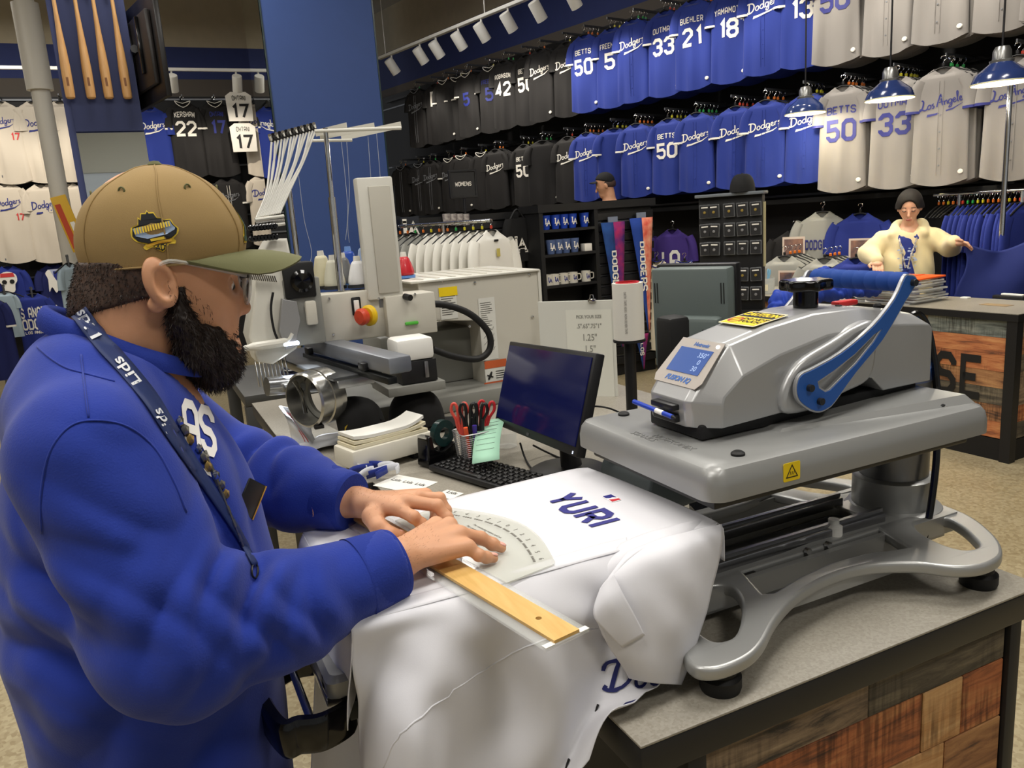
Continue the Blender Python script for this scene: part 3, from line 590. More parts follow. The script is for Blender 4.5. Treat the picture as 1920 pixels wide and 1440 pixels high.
for s in (-1, 1):
    y = YC+s*.112
    ao = B().poly(armc, [slot], .007, .001, mx=XZ(y)).o('handle_arm', M('arm_aluminium', (176, 178, 182), .35, .5), hp)
    if s < 0:
        sl2 = [(1.006+(x-1.012)*1.08, 1.3085+(z-1.309)*1.0) for x, z in slot]
        B().poly(shrink(armc, .0032), [shrink(slot, -.0032)], .0012, mx=XZ(y-.0040)).o('arm_overlay', hblue, ao)
    for (x, z) in ((.991, 1.304), (1.015, 1.277), (1.234, 1.457)):
        bz = B().cyl((x, y+s*.003, z), (x, y+s*.012, z), .0062, n=16); bz.cyl((x, y+s*.012, z), (x, y+s*.0125, z), .003, n=6); bz.o('bolt', M('bolt_grey', (62, 64, 68), .35, .7), ao)
for s in (-1, 1):
    ys = YC+s*.0885
    bl = cr([(.955, 1.262), (.95, 1.30), (.985, 1.345), (1.06, 1.372), (1.12, 1.392), (1.165, 1.392), (1.168, 1.33), (1.15, 1.290), (1.09, 1.275), (1.02, 1.258)], 4, True)
    B().poly(bl, (), .028, .009, mx=XZ(ys)).o('arm_housing', silver, hp)
bx = 1.231; bz_ = 1.4575; nseg = 8; yA, yB = YC-.106, YC+.106
prof = []
for i in range(nseg):
    L_ = (yB-yA)/nseg; prof += [(.0155, i*L_+.0005), (.0178, i*L_+.004), (.0178, (i+1)*L_-.004), (.0155, (i+1)*L_-.0005)]
B().lathe([(0, 0)]+prof+[(0, yB-yA)], (0, 0, 0), 28, Matrix.Translation((bx, yA, bz_)) @ Matrix.Rotation(-math.pi/2, 4, 'X'), caps=False).o('handle_grip', foam, hp)
# lower platen carrier pulled out to the left, with its black pull handle
lp = B().b2((.20, .915, 1.112), (.705, 1.262, 1.1265), .006); lp.o('lower_platen', M('platen_pad', (196, 190, 176), .7), hp)
cb_ = B(); ring = []
for (ins, zz) in ((.0, 1.112), (.006, 1.085), (.07, 1.045), (.10, 1.02), (.12, 1.012)):
    ring.append([(x, y, zz) for x, y in rrect(.48-ins, .33-ins*1.6, .02, 4, .452, 1.088)])
cb_.loft(list(reversed(ring))); cb_.o('platen_carrier', platin, hp)
tb = B(); q = []
for (ins, zz) in ((.02, .982), (.0, .99), (.0, 1.012), (.014, 1.02)): q.append([(x, y, zz) for x, y in rrect(.24-ins, .17-ins, .012, 4, .27, YC)])
tb.loft(q); tb.o('carrier_foot', platin, hp)
B().b2((.15, YC-.066, .968), (.30, YC+.066, .984), .002).o('slide_end', steel, hp)
ha = cr([(.185, 1.03), (.175, 1.0), (.135, .985), (.105, .995), (.085, 1.0), (.072, YC), (.085, 2*YC-1.0), (.105, 2*YC-.995), (.135, 2*YC-.985), (.175, 2*YC-1.0), (.185, 2*YC-1.03)], 5)
hnd = B(); sec = []
for i, (x, y) in enumerate(ha):
    t = np.array(ha[min(i+1, len(ha)-1)])-np.array(ha[max(i-1, 0)]); t /= np.linalg.norm(t)+1e-9; nn = np.array([-t[1], t[0]])
    w = .006+.004*math.sin(i/len(ha)*math.pi); hh = .026
    sec.append([tuple(np.array([x, y, .962])+np.array([nn[0]*a*w, nn[1]*a*w, b*hh-.004])) for a, b in ((-1, -.7), (-.6, -1), (.6, -1), (1, -.7), (1, .7), (.6, 1), (-.6, 1), (-1, .7))])
hnd.loft(sec); hnd.o('pull_handle', blk_gl, hp)
B().cyl((.125, YC-.085, .962), (.125, YC+.085, .962), .006, n=12).o('handle_bar', chrome, hp)
# power cord
cd = cr([(1.325, 1.05, 1.375), (1.345, 1.04, 1.382), (1.365, 1.03, 1.34), (1.375, 1.015, 1.22), (1.36, 1.0, 1.1), (1.335, .99, 1.0), (1.315, .985, .95)], 6)
B().tube(cd, .0068, 10).o('power_cord', blk_gl, hp)
# ballpoint pen clipped in the front holder
pen = thing('ballpoint_pen', 'blue ballpoint pen held in the clip at the front of the heat press', 'pen', (.766, YC, 1.276))
pA = Vector((.762, YC+.066, 1.284)); pB = Vector((.764, YC-.052, 1.277)); 
B().cyl(pA, pA.lerp(pB, .93), .0042, n=12).o('barrel', M('pen_blue', (28, 62, 176), .3), pen); B().cyl(pA.lerp(pB, .93), pB, .0035, .0008, n=12).o('tip', blk, pen)
B().cyl(pA.lerp(pB, .55), pA.lerp(pB, .72), .0044, n=12).o('label_band', wht, pen)
# ------------------------------------------------------------------ white jersey spread over the lower platen
wjm = M('white_jersey_cloth', (216, 216, 222), .8, bump=.06, bscale=900, sheen=.15); royal = M('royal_print', (36, 36, 120), .6); navy_pr = M('navy_print', (22, 30, 92), .6); red_pr = M('red_print', (196, 40, 52), .6)
jy = thing('white_jersey', 'white button-front jersey with blue name spread back side up over the press platen', 'jersey', (.48, 1.09, .92))
ZT = 1.131
topc = [[(.185, 1.275), (.30, 1.278), (.45, 1.28), (.58, 1.285), (.70, 1.288), (.735, 1.28)], [(.183, 1.2), (.3, 1.2), (.45, 1.2), (.6, 1.2), (.72, 1.2), (.745, 1.2)], [(.183, 1.1), (.3, 1.1), (.45, 1.1), (.6, 1.1), (.73, 1.1), (.752, 1.1)], [(.183, 1.0), (.3, 1.0), (.45, 1.0), (.6, 1.0), (.74, 1.0), (.758, 1.0)], [(.184, .925), (.3, .922), (.45, .92), (.6, .92), (.735, .918), (.758, .925)]]
G = [[(x, y, ZT+(.0006*math.sin(40*x+9*y))) for x, y in r] for r in topc]
dr = B(); dr.grid(np.array(crgrid(G, 5))[:, ::-1], .0015)
def yw(px, py, y): return tuple(WY(px, py, y))
near = [[tuple(WZ(742, 1126, ZT)), tuple(WZ(830, 1106, ZT)), tuple(WZ(920, 1092, ZT)), tuple(WZ(1010, 1078, ZT)), tuple(WZ(1090, 1062, ZT)), tuple(WZ(1150, 1042, ZT)), tuple(WZ(1200, 1025, ZT))],
 [yw(736, 1150, .912), yw(828, 1126, .908), yw(922, 1112, .902), yw(1014, 1098, .9), yw(1095, 1082, .9), yw(1150, 1066, .898), yw(1195, 1050, .895)],
 [yw(733, 1200, .918), yw(825, 1180, .900), yw(925, 1165, .892), yw(1022, 1150, .884), yw(1108, 1130, .890), yw(1150, 1110, .892), yw(1190, 1090, .89)],
 [yw(718, 1262, .915), yw(812, 1250, .880), yw(925, 1232, .897), yw(1030, 1215, .872), yw(1112, 1190, .894), yw(1155, 1160, .89), yw(1200, 1140, .888)],
 [yw(706, 1322, .905), yw(798, 1312, .862), yw(918, 1302, .900), yw(1030, 1282, .868), yw(1118, 1258, .892), yw(1170, 1232, .88), yw(1220, 1215, .876)],
 [yw(697, 1385, .900), yw(788, 1382, .850), yw(908, 1376, .896), yw(1018, 1352, .866), yw(1100, 1325, .884), yw(1180, 1293, .862), yw(1240, 1282, .852)],
 [yw(695, 1450, .900), yw(790, 1460, .845), yw(905, 1465, .890), yw(1000, 1440, .862), yw(1065, 1405, .87), yw(1118, 1365, .846), yw(1150, 1335, .835)],
 [yw(700, 1540, .905), yw(800, 1560, .84), yw(900, 1560, .885), yw(985, 1540, .86), yw(1035, 1500, .86), yw(1070, 1460, .84), yw(1105, 1425, .83)]]
for c_ in range(len(near[0])):
    x_, y_, z_ = near[0][c_]; near[0][c_] = (x_, .955, ZT+.0012); near[1][c_] = (near[1][c_][0], .918, ZT-.003)
ext = [(.178, .955, ZT+.0012), (.176, .920, ZT-.004), (.172, .924, 1.07), (.176, .928, 1.02), (.172, .925, .975), (.168, .92, .92), (.165, .92, .85), (.165, .925, .76)]
for r_, e_ in zip(near, ext): r_.insert(0, e_)
NG = np.array(crgrid(near, 8)); xx, yy_, zz_ = NG[..., 0], NG[..., 1], NG[..., 2]; dn = np.clip((ZT-zz_)/.12, 0, 1)
wr_ = .0045*np.sin(62*xx+34*zz_+2*np.sin(17*zz_))*dn+.003*np.sin(120*xx-46*zz_)*dn*np.exp(-((xx-.6)/.12)**2)+.0035*np.sin(95*(zz_+.55*xx))*np.exp(-((xx-.55)**2+(zz_-1.06)**2)/.006)+.005*np.sin(48*(xx*.5-zz_*.9))*np.exp(-((xx-.34)**2+(zz_-.85)**2)/.012)
NG[..., 1] -= wr_; dr.grid(NG[:, ::-1], .0015)
left = [[(.184, .925, ZT), (.184, 1.0, ZT), (.184, 1.1, ZT), (.184, 1.2, ZT), (.185, 1.272, ZT)], [(.176, .918, 1.112), (.175, 1.0, 1.114), (.176, 1.1, 1.113), (.175, 1.2, 1.114), (.176, 1.27, 1.113)],
 [(.172, .92, 1.07), (.178, 1.0, 1.07), (.168, 1.1, 1.066), (.175, 1.2, 1.066), (.17, 1.27, 1.07)], [(.166, .925, 1.03), (.18, 1.0, 1.03), (.166, 1.08, 1.02), (.178, 1.18, 1.015), (.165, 1.26, 1.01)], [(.16, .93, .985), (.182, .985, 1.005), (.168, 1.05, 1.0), (.182, 1.15, .98), (.16, 1.25, .95)]]
LG = np.array(crgrid(left, 7)); LG[..., 0] -= .003*np.sin(70*LG[..., 1]+30*LG[..., 2])*np.clip((ZT-LG[..., 2])/.05, 0, 1); dr.grid(LG, .0015)
low = [[(.18, 1.215, 1.0), (.21, 1.23, 1.0), (.27, 1.225, .995), (.34, 1.235, 1.0)], [(.165, 1.215, .9), (.20, 1.24, .9), (.27, 1.215, .9), (.35, 1.24, .9)], [(.15, 1.22, .8), (.2, 1.25, .8), (.28, 1.21, .8), (.36, 1.245, .8)], [(.13, 1.23, .66), (.19, 1.26, .66), (.28, 1.21, .66), (.37, 1.25, .66)]]
dr.grid(np.array(crgrid(low, 6)), .0015)
far = [[(.735, 1.282, ZT), (.6, 1.286, ZT), (.4, 1.28, ZT), (.185, 1.275, ZT)], [(.735, 1.296, 1.1), (.6, 1.298, 1.1), (.4, 1.292, 1.1), (.185, 1.285, 1.1)], [(.72, 1.30, 1.02), (.6, 1.31, 1.0), (.4, 1.295, 1.0), (.185, 1.29, 1.0)]]
dr.grid(np.array(crgrid(far, 5)), .0015)
rgt = [[(.757, .925, ZT), (.757, 1.0, ZT), (.752, 1.1, ZT), (.745, 1.2, ZT), (.735, 1.282, ZT)], [(.765, .92, 1.118), (.764, 1.0, 1.119), (.758, 1.1, 1.119), (.752, 1.2, 1.119), (.74, 1.29, 1.118)], [(.762, .915, 1.07), (.757, 1.0, 1.085), (.755, 1.1, 1.09), (.75, 1.2, 1.09), (.74, 1.295, 1.08)]]
dr.grid(np.array(crgrid(rgt, 5))[:, ::-1], .0015)
dr.o('cloth_body', wjm, jy, smooth=180)
slv = [[yw(1178, 1036, .905), yw(1225, 1016, .904), yw(1290, 998, .908), yw(1352, 984, .922)],
 [yw(1140, 1085, .882), yw(1205, 1055, .872), yw(1285, 1030, .874), yw(1354, 1006, .905)],
 [yw(1122, 1130, .872), yw(1200, 1110, .855), yw(1280, 1085, .858), yw(1344, 1062, .888)],
 [yw(1118, 1160, .866), yw(1200, 1172, .846), yw(1270, 1160, .846), yw(1322, 1150, .872)],
 [yw(1138, 1205, .862), yw(1200, 1222, .842), yw(1255, 1220, .842), yw(1302, 1215, .866)],
 [yw(1165, 1245, .860), yw(1210, 1254, .842), yw(1250, 1256, .842), yw(1288, 1254, .864)],
 [yw(1180, 1270, .862), yw(1212, 1277, .846), yw(1246, 1281, .846), yw(1276, 1283, .866)]]
SG = np.array(crgrid(slv, 8)); SG[..., 1] -= .0018*np.sin(75*SG[..., 0]+55*SG[..., 2])*np.exp(-((SG[..., 0]-.62)**2+(SG[..., 2]-1.07)**2)/.008); sb = B(); sb.grid(SG[:, ::-1], .002)
bk = [[(p[0]+.006, p[1]+.03, p[2]+.002) for p in r] for r in slv]; sb.grid(np.array(crgrid(bk, 4)), .0015)
sb.o('sleeve', wjm, jy, smooth=180)
cf = [[yw(1128, 1105, .874), yw(1138, 1090, .872), yw(1150, 1076, .872)], [yw(1114, 1152, .861), yw(1140, 1128, .852), yw(1166, 1112, .852)], [yw(1135, 1182, .853), yw(1162, 1162, .844), yw(1186, 1148, .844)], [yw(1166, 1212, .849), yw(1188, 1200, .840), yw(1207, 1190, .840)]]
B().grid(np.array(crgrid(cf, 5))[:, ::-1], .003).o('sleeve_fold', wjm, jy, smooth=180)
B().tube(cr([yw(1355, 992, .92), yw(1270, 1008, .903), yw(1195, 1036, .894), yw(1150, 1080, .880), yw(1128, 1130, .866), yw(1117, 1158, .864)], 6), .0022, 8).o('armhole_seam', wjm, jy)
def to_px(P): v = P-CAMP; w = v @ fw; return np.stack([960+FPX*(v @ ixv)/w, 720+FPX*(v @ iyv)/w], -1)
NGf = NG.reshape(-1, 3); NGp = to_px(NGf)
def drape_at(px, py, off=.003):
    d2 = ((NGp-np.array([px, py]))**2).sum(1); k = np.argsort(d2)[:4]; w = 1/(d2[k]+4); p = (NGf[k]*w[:, None]).sum(0)/w.sum(); dd = CAMP-p; return tuple(p+dd/np.linalg.norm(dd)*off)
B().tube([drape_at(x, y, .001) for x, y in cr([(1120, 1178), (1040, 1195), (960, 1225), (880, 1275), (800, 1335), (745, 1385), (720, 1440)], 6)], .0017, 6).o('side_seam', wjm, jy, smooth=180)
# name, emblem, chest script showing under the sleeve
A, F = block('YURI', .054, 1.42, 2.0, cw=.85, step=None); pc = WZ(1090, 957, ZT)
B().add([(pc[0]+p[1], pc[1]-p[0], ZT+.0034) for p in A], F).o('name_lettering', royal, jy)
ec = WZ(1147, 937, ZT); em = frame((ec[0], ec[1], ZT+.0028), (0, -1, 0), (1, 0, 0))
eo = B().poly(rrect(.034, .020, .003), (), .0006, mx=em).o('league_emblem', M('emblem_white', (240, 240, 240), .6), jy)
B().poly([(-.0155, -.0085), (-.004, -.0085), (-.001, -.002), (-.003, .003), (.002, .0085), (-.0155, .0085)], (), .0004, mx=em @ Matrix.Translation((0, 0, .0006))).o('emblem_blue', royal, eo)
B().poly([(.004, -.0085), (.0155, -.0085), (.0155, .0085), (.009, .0085), (.007, .001)], (), .0004, mx=em @ Matrix.Translation((0, 0, .0006))).o('emblem_red', red_pr, eo)
def onz(px, py): return WP(px, py, (0, .866, 0), (0, 1, -.12))
A, F = script('D'); sc = B()
keepf = [f for f in F if max(A[i][0] for i in f) < .25]
sc.add([drape_at(1134+(p[0]+1.7)*62, 1284-p[1]*56-(p[0]+1.7)*9, .0035) for p in A], keepf)
sc.o('chest_script', navy_pr, jy)
for (px, py, yy) in ((1117, 1330, .838), (1063, 1432, .838)):
    c = drape_at(px, py, .003); B().tube([(c[0]-.003, c[1], c[2]-.006), (c[0]+.003, c[1], c[2]+.006)], [.0012, .0018], 6).o('buttonhole', blk_matte, jy)
# ------------------------------------------------------------------ ruler and curved template
acry = M('clear_acrylic', (236, 240, 238), .05, alpha=.2, coat=.3); maple = M('maple_strip', (206, 164, 92), .45, c2=(222, 182, 112), vscale=6., stretch=(20, 2, 8), bump=.05)
e1 = WZ(1100, 1186, 1.138); e2 = WZ(1030, 1212, 1.138); near_c = (e1+e2)/2; hand_c = WZ(835, 1062, 1.138)
ax = hand_c-near_c; ax[2] = 0; ax /= np.linalg.norm(ax); bx_ = np.array([ax[1], -ax[0], 0])    # bx_: to the template side
RL = .58; RW = .066
def RM(z): return Matrix(((bx_[0], ax[0], 0, near_c[0]), (bx_[1], ax[1], 0, near_c[1]), (0, 0, 1, z), (0, 0, 0, 1)))
ru = thing('ruler', 'clear acrylic ruler with a wooden core lying across the white jersey', 'ruler', tuple(near_c[:2])+(1.134,))
B().b2((-RW/2, 0, 0), (RW/2, RL, .004), .0006, 1, mx=RM(1.1345)).o('acrylic_strip', acry, ru)
wd_ = B().poly([(-.019, .002), (.019, .002), (.019, RL-.01), (-.019, RL-.01)], [[(.004*math.cos(a*.5236), .055+.004*math.sin(a*.5236)) for a in range(12)]], .004, mx=RM(1.141)); wd_.o('wood_core', maple, ru)
for s in (-1, 1): B().b2((s*.026-.007, .0, .0042), (s*.026+.007, .008, .0052), mx=RM(1.1345)).o('end_tape', wht, ru)
tp = thing('curved_template', 'clear half-round alignment template printed with a numbered arc beside the ruler', 'template', tuple(near_c[:2]+ax[:2]*.36+bx_[:2]*.08)+(1.134,))
a0 = float((WZ(1025, 1058, 1.138)-near_c) @ ax); a1 = a0+.315; arc = [(RW/2+.002, a0-.004), (.118, a0-.004), (.124, a0+.002)]
for k in range(1, 16):
    t = k/16; arc.append((.124+.052*math.sin(math.pi*t), a0+.002+(a1-a0-.004)*t))
arc += [(.124, a1), (RW/2+.002, a1)]
TM = RM(1.1352); B().poly(arc, (), .003, .0005, mx=TM).o('acrylic_sheet', M('template_acrylic', (226, 228, 218), .08, alpha=.42, coat=.3), tp)
pr = B(); am = (a0+a1)/2
for k in range(-6, 7):
    t = .5+k*.072; x = .104+.05*math.sin(math.pi*t); y = a0+(a1-a0)*t
    pr.text(str(abs(k)), .011, TM @ Matrix.Translation((x, y, .002)) @ Matrix.Rotation(-math.pi/2+k*.06, 4, 'Z') , .0002)
for k in range(60):
    t = .07+.86*k/59; x = .092+.05*math.sin(math.pi*t); y = a0+(a1-a0)*t
    if k % 5 != 4: pr.box((x, y, .002), (.0035, .0032, .0002), mx=TM)
po = pr.o('printed_scale', M('print_grey', (96, 92, 84), .6), tp); po['kind'] = 'stuff'
tb_ = B()
for r in range(6): tb_.text('For centering names and numbers square'[:30-2*abs(r-2)], .0068, TM @ Matrix.Translation((.118-r*.0105, am+.005, .002)) @ Matrix.Rotation(-math.pi/2, 4, 'Z'), .0002)
tb_.o('printed_note', MATS['print_grey'], tp)['kind'] = 'stuff'
# ------------------------------------------------------------------ things on the counter
def wz(px, py, z=CZ): return WZ(px, py, z)
# flat white stand with pads of slips
c = wz(722, 850, .95); ang = math.radians(14)
t = thing('slip_stand', 'long low cream box holding pads of slips beside the tape dispenser', 'box', (c[0], c[1], CZ))
Rm = rotm((c[0], c[1], CZ), rz=ang)
B().box((0, 0, .05), (.275, .12, .058), .008, mx=Rm).o('body', M('cream_plastic', (216, 212, 198), .45), t)
for s in (-1, 1): B().box((s*.09, 0, .012), (.03, .08, .022), .003, mx=Rm).o('foot', blk_matte, t)
paper = M('paper_white', (228, 227, 220), .75); pcream = M('paper_cream', (222, 214, 186), .75)
for k in range(3):
    pd = B(); w = .25-.006*k; q = []
    for i in range(13):
        x = -w/2+w*i/12; bend = .010*k*max(0, (abs(i-6)-2)/4.)**2*(.35 if i < 6 else 1.)
        q.append([(x, -.052+.004*k, .0802+k*.0105+bend), (x, .052, .0802+k*.0105+bend), (x, .052, .0894+k*.0105+bend), (x, -.052+.004*k, .0894+k*.0105+bend)])
    pd.loft(q); pd.map(lambda v: Rm @ v)
    solo(pd, 'slip_pad', paper if k == 2 else pcream, ['bottom cream pad of slips in the pile on the low box', 'middle cream pad of slips in the pile on the low box', 'top printed pad of slips curling up on the low box'][k], 'paper pad', 'slip pads piled on the cream box', base=(c[0], c[1], CZ+.0802+k*.0105))
# tape dispenser
c = wz(822, 868); t = thing('tape_dispenser', 'black desk tape dispenser with a dark tape roll', 'tape dispenser', tuple(c))
tm = frame((c[0], c[1], CZ+.001), (.93, .36, 0), (0, 0, 1))
pf = cr([(-.05, .0), (.055, .0), (.06, .03), (.052, .055), (.03, .045), (.0, .04), (-.028, .055), (-.034, .088), (-.05, .09), (-.054, .04)], 4, True)
B().poly(pf, (), .05, .004, mx=tm).o('body', blk_gl, t)
B().lathe([(.018, -.01), (.04, -.01), (.04, .01), (.018, .01), (.018, -.01)], (0, 0, 0), 28, tm @ Matrix.Translation((.026, .085, 0)), caps=False).o('tape_roll', M('tape_dark_green', (20, 46, 46), .25), t)
B().b2((-.054, .088, -.02), (-.036, .094, .02), mx=tm).o('cutter', chrome, t)
# mesh pencil cup
c = wz(888, 868); t = thing('pencil_cup', 'silver wire mesh pencil cup holding scissors', 'cup', tuple(c))
mesh_m = M('wire_mesh_silver', (150, 150, 150), .4, .6)
cup = B(); HC = .098
def sq(z): k = .036+.008*z/HC; return rrect(2*k, 2*k, .01, 3)
ring_n = len(sq(0))
for i in range(17): 
    zz = HC*i/16; cup.tube([(c[0]+x, c[1]+y, CZ+zz) for x, y in sq(zz)], .0007 if 0 < i < 16 else .0022, 4, closed=True)
for j in range(40):
    k = j*ring_n/40.; i0 = int(k) % ring_n; i1 = (i0+1) % ring_n; f = k-int(k)
    P = [tuple(np.array([c[0], c[1], CZ+zz])+np.append((1-f)*np.array(sq(zz)[i0])+f*np.array(sq(zz)[i1]), 0)) for zz in (0, HC)]
    cup.tube(P, .0007, 4)
cup.o('wire_mesh', mesh_m, t)['kind'] = 'stuff'
B().b2((c[0]-.036, c[1]-.036, CZ), (c[0]+.036, c[1]+.036, CZ+.004)).o('base_plate', mesh_m, t)
def scissors(name, base, lean, col, rz, label, big=1., group='scissors in the mesh cup'):
    s = thing(name, label, 'scissors', tuple(base), group=group)
    mx = Matrix.Translation(base) @ Matrix.Rotation(rz, 4, 'Z') @ Matrix.Rotation(lean, 4, 'Y') @ Matrix.Rotation(math.pi/2, 4, 'X')
    for k in (-1, 1):
        bl = B().poly([(k*.002-.0055, .0), (k*.002+.0055, .0), (k*.004+.004, .085), (k*.004-.004, .085)], (), .002, mx=mx @ Matrix.Translation((0, 0, k*.0012)))
        bl.o('blade', steel, s)
        lp_ = cr([(k*.002, .082), (k*.010, .10), (k*.014, .128), (k*.024, .152), (k*.020, .172), (k*.010, .172), (k*.006, .15), (k*.006, .12)], 5, True)
        hb = B().tube([tuple(mx @ Vector((x, y, k*.001))) for x, y in lp_], .0045*big, 8, closed=True)
        hb.tube([tuple(mx @ Vector((k*.002, .075, 0))), tuple(mx @ Vector((k*.006, .10, 0)))], .006, 8); hb.o('finger_loop', col, s)
    return s
shr = M('handle_red', (196, 40, 48), .4); shb = M('handle_black', (20, 20, 22), .4)
cc = Vector(c); cc.z = CZ+.006
scissors('scissors', cc+Vector((-.012, .0, 0)), .05, shb, -.4, 'black handled scissors leaning left in the mesh cup')
scissors('scissors', cc+Vector((.008, -.008, 0)), .12, shb, -.55, 'black handled scissors upright in the middle of the mesh cup')
scissors('scissors', cc+Vector((.022, .012, 0)), .22, shr, -.3, 'red handled scissors leaning right in the mesh cup')
scissors('scissors', cc+Vector((-.02, .018, 0)), -.02, M('handle_coral', (214, 82, 70), .4), -.5, 'coral handled scissors at the back of the mesh cup')
for k, (dx, dy, colr, nm, h) in enumerate(((-.018, -.02, (222, 86, 48), 'orange', .112), (.0, -.024, (58, 40, 132), 'purple', .115), (.02, -.018, (30, 30, 32), 'black', .128), (.006, .02, (60, 150, 70), 'green', .1))):
    tt = thing('marker', '%s marker pen standing in the mesh cup' % nm, 'marker', (cc.x+dx, cc.y+dy, cc.z), group='markers in the mesh cup')
    B().cyl((cc.x+dx, cc.y+dy, cc.z), (cc.x+dx*1.3, cc.y+dy*1.2, cc.z+h*.7), .006, n=10).o('barrel', M('marker_'+nm, colr, .4), tt); B().cyl((cc.x+dx*1.3, cc.y+dy*1.2, cc.z+h*.7), (cc.x+dx*1.45, cc.y+dy*1.3, cc.z+h), .0066, n=10).o('cap', MATS['marker_'+nm], tt)
# desk monitor with dark blue screen, facing left
mon = thing('desk_monitor', 'black desktop monitor with a dark blue screen facing left', 'monitor', (1.1, 2.02, CZ))
TL = WX(957, 637, .985); TR = WX(1124, 668, .955); BL = WX(924, 797, .905); BR = WX(1073, 850, .885)
TL, TR, BL, BR = [Vector(v) for v in (TL, TR, BL, BR)]
cen = (TL+TR+BL+BR)/4; xax = ((TR-TL)+(BR-BL)).normalized(); yax = ((TL-BL)+(TR-BR)); wdt = ((TR-TL).length+(BR-BL).length)/2; hgt = ((TL-BL).length+(TR-BR).length)/2
MM = frame(cen, xax, yax)
B().box((0, 0, -.014), (wdt, hgt, .026), .004, mx=MM).o('housing', blk, mon)
B().box((0, .006, .0005), (wdt-.024, hgt-.036, .003), mx=MM).o('screen', M('dark_blue_screen', (14, 18, 58), .12, emit=.35), mon)
B().poly([(-.008, -.004), (.008, -.004), (.008, .004), (-.008, .004)], (), .0006, mx=MM @ Matrix.Translation((-.02, -hgt/2+.009, .0))).o('logo_plate', M('logo_grey', (70, 70, 72), .4), mon)
B().box((wdt/2-.02, -hgt/2+.009, .0), (.002, .007, .002), mx=MM).o('power_light', M('led_small', (220, 230, 255), .4, emit=1.), mon)
nb = MM @ Vector((.03, -.06, -.03)); B().tube([(nb.x, nb.y, nb.z), (nb.x+.05, nb.y, nb.z-.03), (nb.x+.06, nb.y, CZ+.02)], [.025, .025, .03], 14).o('stand_neck', blk, mon)
B().lathe([(.11, 0), (.11, .006), (.1, .012), (0, .014)], (nb.x+.05, nb.y, CZ+.001), 32).o('stand_base', blk, mon)
nt_ = MM @ Vector((-wdt/2+.02, -hgt/2+.016, .012)); n2 = WD(914, 866, 2.15)
sn = B(); g = []
for i in range(9):
    f = i/8.; p = Vector(nt_)*(1-f)+Vector(n2)*f; p.z += .012*math.sin(f*3); p.x -= .008*math.sin(f*2.5)
    lv = Vector((.034, -.016, .004)); g.append([tuple(p-lv), tuple(p), tuple(p+lv)])
sn.grid(g, .0006); solo(sn, 'sticky_note', M('note_green', (160, 206, 180), .7), 'pale green sticky note hanging from the monitor corner', 'note', smooth=180)
nl = B()
for r in range(7):
    f = .12+r*.11; i = min(7, int(f*8)); a = np.array(g[i]); b2_ = np.array(g[i+1]); row_ = a+(b2_-a)*(f*8-i)
    nl.tube([tuple(row_[0]*.9+row_[2]*.1+np.array([-.001, -.0016, .001])), tuple(row_[0]*.2+row_[2]*.8+np.array([-.001, -.0016, .001]))], .0005, 4)
nlo = nl.o('handwriting', M('pencil_grey', (110, 124, 116), .7), bpy.data.objects['sticky_note']); nlo['kind'] = 'stuff'
# cables behind the monitor
for k, pts in enumerate([[(975, 830), (985, 860), (1000, 880), (1020, 870)], [(1000, 835), (1030, 850), (1060, 860), (1090, 850)], [(1085, 770), (1110, 762), (1140, 765), (1165, 775)]]):
    P = [tuple(WZ(x, y, CZ+(.05 if i in (0,) else .006))) for i, (x, y) in enumerate(pts)]
    if k == 2: P = [tuple(WZ(x, y, CZ+.12-.02*abs(i-1.5))) for i, (x, y) in enumerate(pts)]
    bt_ = B().tube(cr(P, 6), .003, 8); solo(bt_, 'cable', blk_matte, ['thin black cable on the counter under the desk monitor', 'black cable looping behind the desk monitor stand', 'black cable arching beside the heat press cover'][k], 'cable', 'cables behind the monitor')
# small clear cup
c = wz(950, 838); cp = B().lathe([(.03, .0), (.034, .002), (.036, .05), (.034, .05), (.032, .004), (0, .004)], tuple(c), 28, caps=False)
solo(cp, 'clear_cup', acry, 'small clear plastic cup behind the green note', 'cup')
# keyboard
kt = thing('keyboard', 'black computer keyboard beside the white jersey', 'keyboard', tuple(wz(905, 900)))
ka = wz(838, 885, CZ+.02); kb_ = wz(905, 930, CZ+.02); kd = wz(905, 862, CZ+.02)
xk = Vector(ka-kb_); yk = Vector(kd-ka); KM = frame(Vector(kb_), (-xk.x, -xk.y, 0), (yk.x, yk.y, 0)); 
KM = frame(Vector((ka+ (wz(985, 915, CZ+.02)-ka)*.5)), (.33, -1.0, 0), (1.0, .33, 0))
KM = frame(Vector(wz(932, 893, CZ+.014)), (.30, -.95, 0), (.95, .30, 0))
B().box((0, 0, 0), (.44, .135, .016), .004, mx=KM).o('body', blk, kt)
key_me = None
for r in range(6):
    n = 15 if r < 5 else 9; y = .052-r*.0205
    x = -.205
    for k in range(n):
        w = .0175
        if r == 5 and k == 4: w = .11
        if key_me is None or w > .02:
            kb2 = B().box((0, 0, .0), (w, .0175, .007), .002, 1, taper=.85); me = kb2.mesh(M('key_black', (16, 16, 17), .35), smooth=35)
            if w < .02: key_me = me
        else: me = key_me
        o = link('key', me, kt); o.matrix_local = Matrix.Translation(-root_loc(kt)) @ KM @ Matrix.Translation((x+w/2, y, .0112)); x += w+.0045
        if x > .205: break
